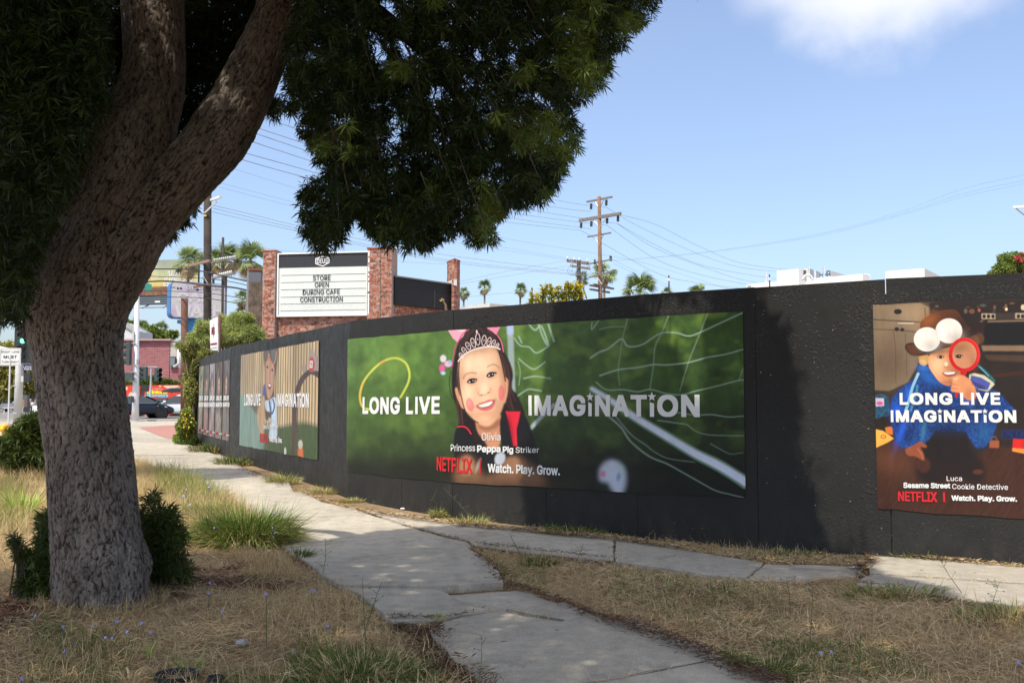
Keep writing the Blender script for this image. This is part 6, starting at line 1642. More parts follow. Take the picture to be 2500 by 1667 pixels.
def bricks(parent, pl, u0, u1, z0, z1, f, single=True, below=None, flip=False):
    """courses of brick on a plane; f is the plane offset of their faces"""
    bl, ch = .205, .075; zz = z1 - ch / 2; k = int(round(z1 / ch)); b_ = MB()
    # rotation of the brick objects
    Mr = Matrix([list(pl.M[0]), list(pl.M[1]), list(pl.M[2])]).to_4x4()
    while zz > z0:
        u = u0 - (bl / 2 if k % 2 else 0)
        while u < u1 - .02:
            a_ = max(u, u0); e_ = min(u + bl, u1); l_ = e_ - a_ - .010
            if l_ > .03 and (below is None or zz > below((a_ + e_) / 2)):
                fo = f - .05 + rng.normal(0, .0015)
                if single and NB[0] < 300:
                    l_ = max(.035, round(l_ / .04) * .04 - .005) if l_ < .19 else .195
                    o = bpy.data.objects.new('brick', brick_mesh(l_)); COL.objects.link(o)
                    c = pl.p((a_ + e_) / 2, zz, fo); o.parent = parent; o.matrix_parent_inverse = Matrix.Translation(-parent.location)
                    o.location = c; o.rotation_euler = Mr.to_euler(); NB[0] += 1
                else:
                    b_.box(pl.p((a_ + e_) / 2, zz, fo), (l_, .10, .064), pl.M)
            u += bl
        zz -= ch; k += 1
    if b_.v: stuff(b_.build('brickwork', M_BRICK, parent))
PF = Plane(646, 33.0, 961, 32.3)
U = lambda x, y=700: PF.hit(x, y)[0]
Z = lambda x, y: PF.hit(x, y)[1]
store = thing('brick_store', 'red brick store with tall brick piers around a letter board sign', 'building', PF.p(0, .2))
zf = .2
ztopL, ztopR = Z(662, 617), Z(930, 609)
zr = (ztopL + ztopR) / 2
# backing walls of mortar
b_ = MB(); u = (U(647), U(677)); PF.box(b_, *u, zf, zr, -.30, .195); b_.build('pier', M_MORT, store)
b_ = MB(); PF.box(b_, U(900), U(932), zf, zr, -.30, .155); PF.box(b_, U(935), U(961), zf, zr + .0, -.45, .235); b_.build('pier', M_MORT, store)
b_ = MB(); PF.box(b_, U(677) + .002, U(900) - .002, zf, Z(790, 700), -.25, -.012); b_.build('wall', M_MORT, store)
bot = lambda u_: 3.2
zlow = 3.3
bricks(store, PF, U(647), U(677), Z(662, 850), zr, .205)
bricks(store, PF, U(900), U(932), Z(916, 790), zr, .165)
bricks(store, PF, U(935), U(961), Z(948, 785), zr, .245)
bricks(store, PF, U(677) + .01, U(900) - .01, Z(700, 835), Z(790, 752), 0.0, single=False)
M_CAP = mat('brick_cap', (.36, .09, .05), .9, var=.25, scale=20)
for a in ((645.5, 678.5, .225, zr), (898.5, 933, .19, zr + .004), (934, 962, .27, zr + .008)):
    b_ = MB(); PF.box(b_, U(a[0]), U(a[1]), a[3], a[3] + .05, -.32, a[2]); b_.build('coping', M_CAP, store)
# left side of the tall pier, seen at a slant
PFs = Plane(642.5, 33.6, 646.3, 33.05)
# recess between the two right piers in shadow is open; side wall going back to the right
PG = Plane(961, 32.25, 1125, 34.8)
g0 = 0.03; gu = PG.hit(1122, 700)[0]; zT0 = PG.hit(961, 676)[1]; zT1 = PG.hit(1107, 696)[1]; zB0 = PG.hit(961, 744.5)[1]; zB1 = PG.hit(1107, 757)[1]
zt, zb = (zT0 + zT1) / 2, (zB0 + zB1) / 2
M_FASC = mat('black_board', (.012, .012, .013), .6, var=.2)
b_ = MB(); uC = PG.hit(1107, 700)[0]; PG.box(b_, g0, uC, zb, zt, -.2, .02); b_.build('fascia', M_FASC, store)
b_ = MB(); PG.box(b_, g0, uC, zt + .002, zt + .05, -.25, .06); b_.build('gutter', mat('grey_gutter', (.20, .20, .20), .6), store)
b_ = MB(); PG.box(b_, g0, uC + .3, zf, zb - .002, -.3, -.07); b_.build('wall', M_MORT, store)
bricks(store, PG, g0, uC, zb - .75, zb - .01, -.055, single=False)
b_ = MB(); PG.box(b_, PG.hit(1059.5, 700)[0], PG.hit(1061, 700)[0], zb + .02, zt - .25, .021, .03); b_.build('seam', mat('seam_line', (.06, .06, .06), .6), store)
# chimney pier at the far end: two faces
PH = Plane(1091, 35.0, 1109, 34.2)
PI_ = Plane(1109, 34.2, 1123, 34.75)
zc = (PH.hit(1100, 637)[1] + PI_.hit(1116, 638)[1]) / 2
cc = MB(); pa, pb, pc = PH.p(0, 0)[:2], PH.p(PH.L, 0)[:2], PI_.p(PI_.L, 0)[:2]; pd = pa + pc - pb
cen = (pa + pc) / 2; sh_ = lambda q_: cen + (q_ - cen) * .97
cc.prism([(*sh_(pa), zf), (*sh_(pb), zf), (*sh_(pc), zf), (*sh_(pd), zf)], (0, 0, zc - zf)); cc.build('chimney', M_MORT, store)
bricks(store, PH, 0, PH.L, zt + .15, zc, .0, single=False); bricks(store, PI_, 0, PI_.L, 3.2, zc, .0, single=False)
b_ = MB(); PH.box(b_, 0, PH.L, zt - .05, zt + .17, -.1, .012); b_.build('flashing', mat('white_flashing', (.7, .68, .64), .7), store)
cp = MB(); cq = lambda q_: cen + (q_ - cen) * 1.06
cp.prism([(*cq(pa), zc), (*cq(pb), zc), (*cq(pc), zc), (*cq(pd), zc)], (0, 0, .05)); cp.build('coping', M_CAP, store)
# timber clad tower at the left
M_WOOD = mat('weathered_board', (.17, .125, .095), .9, var=.55, scale=5)
PT = Plane(605.5, 34.4, 645, 34.6)
ut = lambda x: PT.hit(x, 750)[0]; ztw = PT.hit(620, 660)[1]; zwd = PT.hit(620, 688)[1]; zwb = PT.hit(620, 800)[1]
b_ = MB(); PT.box(b_, ut(605.5), ut(645), zf, ztw, -.6, -.03); b_.build('tower', mat('grey_render', (.20, .20, .21), .8), store)
b_ = MB(); PT.box(b_, ut(606.5), ut(636), zwd, ztw - .02, -.03, .0); b_.build('blank_panel', mat('slate_panel', (.15, .16, .18), .7), store)
b_ = MB(); PT.box(b_, ut(605), ut(637.5), ztw, ztw + .05, -.6, .03); b_.build('coping', M_CAP, store)
for i in range(6):
    a_ = 606.5 + i * 6.4
    b_ = MB(); PT.box(b_, ut(a_), ut(a_ + 6.1), zwb + rng.uniform(-.05, .1), zwd, -.03, rng.uniform(-.01, .03)); b_.build('board', M_WOOD, store)
M_SID = mat('grey_siding', (.30, .30, .29), .8)
for i in range(9):
    z = zwb - .1 * i; b_ = MB(); PT.box(b_, ut(628), ut(645), z - .095, z - .002, -.03, .02 + .01 * (i % 2)); b_.build('siding_board', M_SID, store)
b_ = MB(); PF.box(b_, U(643), U(675), Z(660, 868), Z(660, 853), .1, .26); b_.build('ledge', mat('pale_ledge', (.62, .58, .52), .8), store)
b_ = MB(); PF.box(b_, U(650), U(700), Z(660, 851), Z(660, 842), .2, .25); b_.build('sill', mat('brick_sill', (.42, .16, .09), .8), store)

# ------------------------------------------------------------------ letter board sign
PS = Plane(646, 33.0 - .12, 961, 32.3 - .12)
us = lambda x: PS.hit(x, 700)[0]
sg = thing('letter_board_sign', 'white letter board sign with a black header between the brick piers', 'sign', PS.p(us(790), 5))
zS1 = (PS.hit(679, 618)[1] + PS.hit(900, 614)[1]) / 2; zS0 = (PS.hit(679, 774.5)[1] + PS.hit(901, 769.5)[1]) / 2
a_, e_ = us(677.5), us(902.5)
M_WFR = mat('white_frame', (.80, .80, .80), .5, var=.04); M_BRD = mat('board_white', (.66, .70, .66), .55, var=.05, scale=.8); M_HEAD = mat('header_black', (.028, .028, .03), .45, var=.1)
fw = .045
for r_ in ((a_, e_, zS1 - fw, zS1), (a_, e_, zS0, zS0 + fw), (a_, a_ + fw, zS0 + fw, zS1 - fw), (e_ - fw, e_, zS0 + fw, zS1 - fw)):
    b_ = MB(); PS.box(b_, *r_, -.10, .05); b_.build('frame', M_WFR, sg)
zh = (PS.hit(681, 655)[1] + PS.hit(897, 650)[1]) / 2
b_ = MB(); PS.box(b_, a_ + fw, e_ - fw, zh, zS1 - fw, -.08, .0); b_.build('header', M_HEAD, sg)
b_ = MB(); PS.box(b_, a_ + fw, e_ - fw, zS0 + fw, zh, -.08, .002); b_.build('board', M_BRD, sg)
M_RAIL = mat('letter_rail', (.50, .52, .50), .6, var=.1)
for y0, y1 in ((672.5, 666.5), (690, 684.5), (707, 702.5), (725.5, 720.5), (742.5, 737.5), (758.5, 754.5)):
    z = (PS.hit(686, y0)[1] + PS.hit(892, y1)[1]) / 2
    b_ = MB(); PS.box(b_, us(685.5), us(893), z - .006, z + .006, .002, .016); b_.build('rail', M_RAIL, sg)
def plane_text(pl, parent, body, x0, x1, yt, yb, m_, bold=.02, off=.012, spacing=1.0, name='lettering', yt1=None, yb1=None, vf=None):
    yt1 = yt if yt1 is None else yt1; yb1 = yb if yb1 is None else yb1
    ua, zA = pl.hit(x0, yt); _, zB = pl.hit(x0, yb); ub, zC = pl.hit(x1, yt1); _, zD = pl.hit(x1, yb1)
    V_, F_, _a = text_mesh(body, bold, spacing) if vf is None else vf
    P = []
    for (a1, b1), lf in zip(V_[:, :2], lift(V_)):
        zb_ = zB + (zD - zB) * a1; zt_ = zA + (zC - zA) * a1; P.append(pl.p(ua + (ub - ua) * a1, zb_ + (zt_ - zb_) * b1, off + lf * 4))
    return MB().add(P, F_).build(name, m_, parent)
M_BLK = mat('black_letter', (.02, .02, .02), .6, var=.05)
for body, x0, x1, y0, y1, d in (('STORE', 764.5, 807.5, 671.5, 685, -1.0), ('OPEN', 769, 803, 688.5, 701.5, -.8), ('DURING CAFE', 739.5, 830, 706.3, 719.3, -1.6), ('CONSTRUCTION', 733.5, 837, 724, 737.4, -1.6)):
    plane_text(PS, sg, body, x0, x1, y0 - d / 2, y1 - d / 2, M_BLK, .010, .02, 1.02, yt1=y0 + d / 2, yb1=y1 + d / 2)
# the emblem: hexagonal outline round the word
hexo = [(770, 631), (787, 625), (804.5, 629), (804.5, 642), (788, 651), (770, 644.5)]
hexi = [(772, 632.5), (787, 627.2), (802.5, 630.8), (802.5, 641), (788, 648.6), (772, 643)]
b_ = MB(); P = [PS.p(*PS.hit(*q_), .01) for q_ in hexo + hexi]; b_.add(P, [(i, (i + 1) % 6, 6 + (i + 1) % 6, 6 + i) for i in range(6)]); b_.build('emblem', M_WFR, sg)
plane_text(PS, sg, 'DEUS', 774, 800.6, 631, 644, M_WFR, .02, .012, yt1=631, yb1=643)

# ------------------------------------------------------------------ poles, wires
M_POLE = mat('dark_pole_wood', (.050, .040, .034), .9, var=.4, scale=3); M_POLB = mat('brown_pole_wood', (.22, .125, .08), .9, var=.35, scale=2)
M_ARM = mat('grey_crossarm', (.20, .17, .145), .9, var=.3); M_STEEL = mat('galvanised', (.50, .50, .50), .45, .3, var=.08); M_CABLE = mat('black_cable', (.02, .02, .022), .6)
M_INS = mat('insulator', (.035, .055, .05), .3); M_WIRE = mat('wire', (.22, .24, .27), .6); M_WHP = mat('white_crossarm', (.62, .64, .63), .6)
def lvl(pa, pb, Y0):
    """two photo ends of a level bar, the left one at depth Y0"""
    A = at(*pa, Y0); y = Y0
    for _ in range(20):
        B = at(*pb, y); y *= (A[2] - EYE) / (B[2] - EYE)
    return A, at(*pb, y)
def pole_at(name, label, px_top, py_top, px_bot, Y_, r0, r1, m_, cat='utility pole', group=None, zb=None):
    top = at(px_top, py_top, Y_); bx = at(px_bot, 980, Y_)
    bot = np.array([bx[0] + (bx[0] - top[0]) * .0, Y_, gz(Y_)])
    th = thing(name, label, cat, bot, group)
    MB().tube([bot, (bot + top) / 2, top], [r0, (r0 + r1) / 2, r1], 14).build('pole', m_, th, smooth=True)
    return th, bot, top
up, ub_, ut_ = pole_at('utility_pole', 'tall brown utility pole with many crossarms right of centre', 1463, 480, 1469, 86, .235, .15, M_POLB)
arms = []
for a, w_, m_ in ((((1432.5, 493), (1494.5, 481)), .16, M_ARM), (((1414.5, 538.5), (1515.5, 521.5)), .26, M_ARM), (((1434, 578.5), (1491.5, 568.5)), .12, M_ARM), (((1441.5, 643.5), (1494, 633.5)), .12, M_ARM), (((1437.5, 677.5), (1502, 661)), .12, M_ARM)):
    A, B = lvl(*a, 87.5); MB().bar(A, B, w_ * .8, w_).build('crossarm', m_, up); arms.append((A, B))
    mid = (A + B) / 2
    for t_ in (.3, .7):
        q_ = A + (B - A) * t_; MB().tube([q_, np.array([mid[0], mid[1], mid[2] - .9])], .035, 5).build('brace', M_STEEL, up)
for (a, b) in (((1440, 696.5), (1498, 703.5)), ((1440, 706), (1488, 714)), ((1449, 694), (1488, 701))):
    A, B = at(*a, 85), at(*b, 87.5); B[2] = A[2]; MB().bar(A, B, .16, .16).build('crossarm', M_ARM, up)
ins = [((1443.5, 497.5), (1443, 511)), ((1480.5, 488), (1480, 502)), ((1419, 544), (1418.5, 557)), ((1444, 540), (1443.5, 553)), ((1482.5, 532.5), (1482, 546)), ((1509, 527), (1508.5, 541))]
for k, (a, b) in enumerate(ins):
    Yk = 86.5 - (a[0] - 1465) * .04; A, B = at(*a, Yk), at(*b, Yk)
    ib = MB(); ib.tube([A, B], .06, 8)
    for j in range(7): q_ = A + (B - A) * (j + .5) / 7; ib.tube([q_ + np.array([0, 0, .03]), q_ - np.array([0, 0, .03])], .12, 8)
    ib.build('insulator', M_INS, up)
for x, y in ((1452, 638), (1490, 629), (1492, 630)):
    A = at(x, y, 86); MB().lathe(A, [(.05, -.3), (.12, -.1), (.06, 0), (.1, .1), (.03, .2)], 8).build('insulator', M_INS, up)
b2, bb2, bt2 = pole_at('utility_pole', 'shorter dark utility pole with two grey crossarms left of the tall brown one', 1413, 635, 1416, 62, .17, .13, M_POLE)
for (a, b, w_) in (((1383.5, 636.5), (1441.5, 644.5), .16), ((1392, 648.5), (1441, 656.5), .13), ((1391, 635.5), (1430, 641), .12)):
    A, B = at(*a, 62), at(*b, 62.0); MB().bar(A, B, w_, w_).build('crossarm', M_ARM, b2)
for x in (1395, 1439): MB().tube([at(x, 637 + (x - 1383) * .13, 61.9), at(x, 650 + (x - 1383) * .13, 61.9)], .04, 6).build('arm_tie', M_STEEL, b2)
for x in (1385, 1402, 1414, 1434): MB().lathe(at(x, 633 + (x - 1383) * .13, 61.9), [(.05, 0), (.08, .08), (.03, .2)], 7).build('insulator', M_WHP, b2)
for k in range(9):
    A = at(1396 + k * 5.2, 652, 61.8); pts = [A + np.array([.28 * math.sin(s_) * (1 if k % 2 else -1), 0, -.25 + .3 * math.cos(s_)]) for s_ in np.linspace(0, 4.6, 9)]
    MB().tube(pts, .012, 4).build('jumper_wire', M_WIRE, b2)
MB().tube([at(1417, 683, 61.5), at(1432, 728, 60)], .05, 6).build('stay', M_POLE, b2)
# near left pole, dark, running up behind the tree
p3, b3, t3 = pole_at('utility_pole', 'thick dark utility pole rising behind the fork of the tree', 507, 330, 507.5, 43, .185, .165, M_POLE)
A, B = lvl((471, 507), (542.5, 483), 44.6); MB().bar(A - np.array([0, .22, 0]), B - np.array([0, .22, 0]), .09, .11).build('crossarm', M_WHP, p3)
MB().bar(at(529, 492, 42.6), at(499.5, 520, 42.75), .03, .07).build('brace', M_STEEL, p3); MB().bar(at(481, 507, 43), at(498, 520, 42.75), .03, .03).build('brace', M_STEEL, p3)
MB().bar(at(497.5, 526.5, 42.79), at(504, 526, 42.78), .01, .07).build('tag', mat('yellow_tag', (.75, .55, .08), .6), p3)
A, B = lvl((469, 650.5), (517, 639), 44.0); MB().bar(A - np.array([0, .3, 0]), B - np.array([0, .3, 0]), .10, .12).build('crossarm', mat('rust_crossarm', (.26, .17, .14), .8), p3)
A, B = lvl((479, 703), (517, 695.5), 44.0); MB().bar(A - np.array([0, .3, 0]), B - np.array([0, .3, 0]), .10, .10).build('crossarm', M_POLB, p3)
MB().bar(at(496, 674, 42.7), at(508, 694, 42.75), .02, .035).build('brace', M_WHP, p3); MB().bar(at(496, 674, 42.7), at(489, 690, 42.75), .02, .03).build('brace', M_WHP, p3)
MB().lathe(at(482, 707.5, 42.9), [(.02, -.06), (.06, -.04), (.06, .02), (.02, .05)], 8).build('bell', M_CABLE, p3)
for y in np.arange(590, 850, 22):
    for s_ in (-8.5, 8.5): MB().bar(at(507 + s_, y + (8 if s_ > 0 else 0), 42.95), at(507 + s_ * 1.25, y + (8 if s_ > 0 else 0), 42.9), .03, .03).build('step_bolt', M_STEEL, p3)
p4, b4, t4 = pole_at('utility_pole', 'thin dark pole between the palms just right of the thick pole', 544.5, 580, 542, 92, .13, .12, M_POLE)
for a, Y0 in ((((519, 640), (579.5, 630.5)), 93), (((519, 680), (571, 667)), 93)):
    A, B = lvl(*a, Y0); MB().bar(A, B, .13, .15).build('crossarm', M_ARM, p4)
for k in range(12):
    x = 523 + k * 4.6; MB().lathe(at(x, 637.5 - (x - 519) * .155, 91.5), [(.04, 0), (.09, .1), (.03, .22)], 6).build('insulator', M_WHP, p4)
for k in range(10):
    x = 523 + k * 4.6; MB().lathe(at(x, 677 - (x - 519) * .25, 91.5), [(.05, -.1), (.10, .1), (.03, .25)], 6).build('insulator', M_WHP, p4)
for a in (((549, 655), (560, 640)), ((540, 655), (526, 644))): MB().bar(at(*a[0], 91.6), at(*a[1], 91.6), .07, .05).build('brace', M_WHP, p4)
p5, b5, t5 = pole_at('wooden_post', 'short cut off red brown wooden post beside the ivy', 450.5, 729, 451, 44, .165, .155, mat('red_brown_post', (.13, .062, .042), .9, var=.4, scale=2), cat='post')
# crossarm of a pole just outside the frame at the right
p6, b6, t6 = pole_at('utility_pole', 'pale crossarm of a pole poking in at the right edge', 2545, 380, 2545, 40, .18, .15, M_POLE)
MB().bar(at(2474, 506, 40), at(2600, 500, 39), .10, .12).build('crossarm', M_WHP, p6); MB().tube([at(2480, 509, 40), at(2525, 545, 40)], .025, 5).build('brace', M_STEEL, p6)
def wire(pts, Ys, r_, m_=M_WIRE, label='thin overhead power line sagging between the poles', group='thin overhead power lines', name='power_line', cat='power line'):
    P = np.array([at(x, y, Y_) for (x, y), Y_ in zip(pts, Ys)])
    if len(P) > 2: P = catmull(P, 8, False)
    else: P = np.array([P[0] + (P[1] - P[0]) * t_ - np.array([0, 0, 4 * t_ * (1 - t_) * .25]) for t_ in np.linspace(0, 1, 9)])
    o = MB().tube(P, r_, 4, cap=False).build(name, m_); c = P[len(P) // 2]
    return tag(o, label, cat, group)
# six lines hung from the tall pole's insulators, coming over from the left
ends = [(1480, 506), (1442.5, 516.5), (1508, 546.5), (1482, 550.5), (1443, 559), (1418, 562.5)]
lefts = [[(560, 252), (690, 303), (1050, 425), (1380, 493)], [(560, 284), (690, 333), (1050, 446), (1350, 505)], [(560, 302), (700, 352), (1050, 468), (1290, 512)], [(560, 325), (700, 374), (1050, 484), (1290, 526)], [(560, 363), (700, 402), (1000, 485), (1230, 530)], [(560, 380), (700, 421), (1000, 500), (1230, 541)]]
nth = ['highest', 'second highest', 'third', 'fourth', 'fifth', 'lowest']
for e_, l_, n_ in zip(ends, lefts, nth):
    wire(l_ + [e_], [34, 40, 60, 78, 86], .014, label=n_ + ' of six parallel power lines running from behind the tree to the tall pole', group='six parallel lines from the left')
rights = [[(1600, 548), (1700, 598), (1800, 640), (1900, 656), (1925, 657)], [(1560, 553), (1700, 618), (1800, 651), (1895, 663)], [(1600, 598), (1700, 643), (1800, 666), (1895, 681)], [(1600, 606), (1720, 653), (1800, 680), (1850, 690)], [(1600, 632), (1700, 668), (1800, 690), (1860, 699)], [(1600, 665), (1700, 690), (1800, 703), (1840, 706)]]
st_ = [(1511, 524), (1480, 506), (1508, 546.5), (1508, 547), (1482, 550.5), (1418, 562.5)]
for s_, r_, n_ in zip(st_, rights, nth):
    wire([s_] + r_, list(np.linspace(86, 125, len(r_) + 1)), .017, label=n_ + ' of six power lines dropping from the tall pole to the right', group='lines dropping to the right')
for a in ([(518, 501), (620, 525), (725, 551), (900, 588), (1100, 624), (1400, 662)], [(518, 508), (620, 533), (725, 558), (900, 598), (1100, 636), (1400, 668)], [(518, 517), (620, 541), (725, 564), (900, 603), (1100, 641), (1408, 672)]):
    wire(a, list(np.linspace(43, 62, len(a))), .010, label={501: 'upper', 508: 'middle', 517: 'lower'}[a[0][1]] + ' of three close lines from the white crossarm to the short pole', group='three close lines')
for a in ([(535, 400), (727, 461), (1000, 535), (1213, 579), (1490, 625), (1600, 650), (1780, 706)], [(535, 446), (721, 495), (900, 540), (1100, 581), (1383, 630)], [(528, 455), (742, 511), (900, 550), (1100, 590), (1383, 634)], [(518, 594), (640, 606), (800, 622), (1000, 640), (1105, 645)], [(1494, 633), (1560, 665), (1640, 700)], [(1497, 643), (1560, 672), (1650, 710)], [(1100, 692), (1250, 660), (1383, 636)], [(1100, 697), (1250, 672), (1392, 648)], [(1140, 725), (1260, 714), (1420, 708)]):
    wire(a, list(np.linspace(60, 80, len(a))), .008, M_WIRE, {400: 'faint long line from the fork to the fence top at the right', 446: 'faint line, upper of two ending at the short pole top', 455: 'faint line, lower of two ending at the short pole top', 594: 'faint line passing behind the letter board to the chimney', 633: 'faint line from the tall pole small crossarm downward, upper', 643: 'faint line from the tall pole small crossarm downward, lower', 692: 'faint line rising from the chimney to the short pole, upper', 697: 'faint line rising from the chimney to the short pole, lower', 725: 'lowest faint line above the grey flat roof'}[a[0][1]], 'faint thin lines')
for a in ([(1490, 637), (1700, 618), (1965, 578), (2176, 524), (2350, 462), (2500, 427), (2545, 414)], [(1490, 637), (1700, 618.5), (1965, 580), (2176, 529), (2350, 474), (2500, 441), (2545, 430)], [(1490, 638), (1700, 620), (1965, 583), (2176, 532), (2350, 481), (2500, 449), (2545, 437)]):
    wire(a, [84, 70, 58, 50, 44, 40, 40], .0045, M_WIRE, {414: 'upper', 430: 'middle', 437: 'lower'}[a[-1][1]] + ' of three thin lines rising together to the right edge', 'three rising lines')
for a, r_ in (([(250, 654), (352, 656.5), (445, 657), (491, 662), (518, 667), (570, 679), (612, 688)], .028), ([(250, 672), (345, 674), (440, 677), (493, 679.5), (518, 681), (570, 689), (612, 699)], .016), ([(250, 689), (340, 688.5), (410, 686.5), (491, 695), (518, 698), (570, 702), (612, 711)], .034), ([(250, 707), (340, 709), (416, 711), (496, 714.5), (560, 723), (612, 733)], .014), ([(250, 718), (340, 720.5), (416, 725), (496, 727.5), (560, 737), (612, 747)], .016)):
    wire(a, list(np.linspace(46, 39, len(a))), r_, M_CABLE, {654: 'topmost', 672: 'second', 689: 'third and thickest', 707: 'fourth', 718: 'lowest'}[a[0][1]] + ' black cable crossing in front of the billboard', 'thick black cables', 'overhead_cable', 'cable')

# ------------------------------------------------------------------ palms
def frond_mesh(name, m_, seed, L=1.0):
    r_ = np.random.default_rng(seed); b_ = MB(); b_.tube([(0, 0, 0), (.35, 0, .03), (.62, 0, -.02)], [.022, .018, .014], 4)
    for k in range(17):
        a_ = R(-105 + 210 * k / 16); l_ = .62 * (1 - .25 * abs(k - 8) / 8) * r_.uniform(.9, 1.08); w_ = .055
        c = np.array([.60, 0, -.02]); d = np.array([math.cos(a_), math.sin(a_), -.12 - .25 * abs(math.sin(a_))]); s_ = np.array([-math.sin(a_), math.cos(a_), .0])
        m1 = c + d * l_ * .6 + np.array([0, 0, .02]); e_ = c + d * l_ + np.array([0, 0, -.16 * l_ * 1.6])
        b_.add([c - s_ * .012, c + s_ * .012, m1 + s_ * w_ / 2, m1 - s_ * w_ / 2, e_], [(0, 1, 2, 3), (3, 2, 4)])
    return b_.mesh(name, m_)
M_FRG = mat('palm_green', (.20, .26, .08), .6, var=.35, scale=1.5); M_FRD = mat('palm_dead', (.50, .36, .19), .8, var=.35, scale=1.5); M_PTR = mat('palm_trunk', (.17, .13, .10), .9, var=.3)
FG = [frond_mesh('frond', M_FRG, k) for k in range(3)]; FD = [frond_mesh('dead_frond', M_FRD, k + 9) for k in range(2)]
def palm(px, py, Y_, Rm, label, n=34, nd=20, r_tr=None, group='fan palms beyond the fence', tilt=0.0):
    c = at(px, py, Y_); foot = np.array([c[0] - tilt, Y_, gz(Y_)]); th = thing('palm_tree', label, 'palm tree', foot, group)
    rt_ = r_tr or Rm * .085
    MB().tube([foot, foot * .5 + c * .5 + np.array([tilt * .2, 0, 0]), c - np.array([0, 0, Rm * .1])], [rt_ * 1.2, rt_, rt_ * .9], 9).build('trunk', M_PTR, th, smooth=True)
    for k in range(n + nd):
        dead = k >= n; el_ = R(rng.uniform(-75, -20)) if dead else R(rng.uniform(-30, 85)); az_ = rng.uniform(0, 2 * math.pi)
        o = bpy.data.objects.new('dead_frond' if dead else 'frond', (FD if dead else FG)[k % (2 if dead else 3)]); COL.objects.link(o)
        o.parent = th; o.matrix_parent_inverse = Matrix.Translation(-th.location)
        s_ = Rm * (rng.uniform(.62, .85) if dead else rng.uniform(.75, .95)); o.scale = (s_, s_, s_)
        o.rotation_euler = (rng.normal(0, .4), -el_, az_); o.location = c + np.array([0, 0, -Rm * (.18 if dead else 0) * rng.random()])
    return th
palm(460, 640, 108, 2.1, 'fan palm left of the thick pole, above the billboard')
palm(552, 632, 114, 2.3, 'fan palm directly behind the thin pole')
palm(612, 636, 104, 2.3, 'big fan palm left of the brick pier', tilt=1.6)
palm(522, 640, 118, 1.9, 'fan palm half hidden by the thick dark pole', n=26, nd=16)
palm(592, 730, 112, 1.25, 'small low palm in the gap beside the timber tower', n=24, nd=16)
palm(593, 764, 118, 1.1, 'lowest dark palm beside the timber tower', n=26, nd=0)
for a in ((1132, 716, 150, 1.2, 'palm right against the brick chimney'), (1183, 702, 150, 1.35, 'slender palm, left one of two behind the grey roof'), (1270, 708, 150, 1.3, 'slender palm, right one of two behind the grey roof')): palm(*a, n=30, nd=14, r_tr=.16)
palm(1475, 668, 120, 1.75, 'palm with brown skirt behind the tall pole', n=28, nd=22); palm(1418, 682, 115, 1.2, 'pale palm behind the short utility pole', n=30, nd=12)
palm(1562, 712, 78, 1.65, 'broad palm crown showing just above the fence', n=36, nd=26); palm(1705, 715, 90, 1.05, 'low palm top above the fence at the right', n=26, nd=6); palm(1628, 719, 90, .75, 'smallest green palm tip above the fence', n=18, nd=0)
palm(352, 794, 170, 1.1, 'far palm above the round green tree', n=26, nd=6); palm(393, 800, 150, 1.3, 'far palm at the right side of the round green tree', n=28, nd=14); palm(417, 829, 160, .85, 'far palm above the painted brick building', n=24, nd=4)

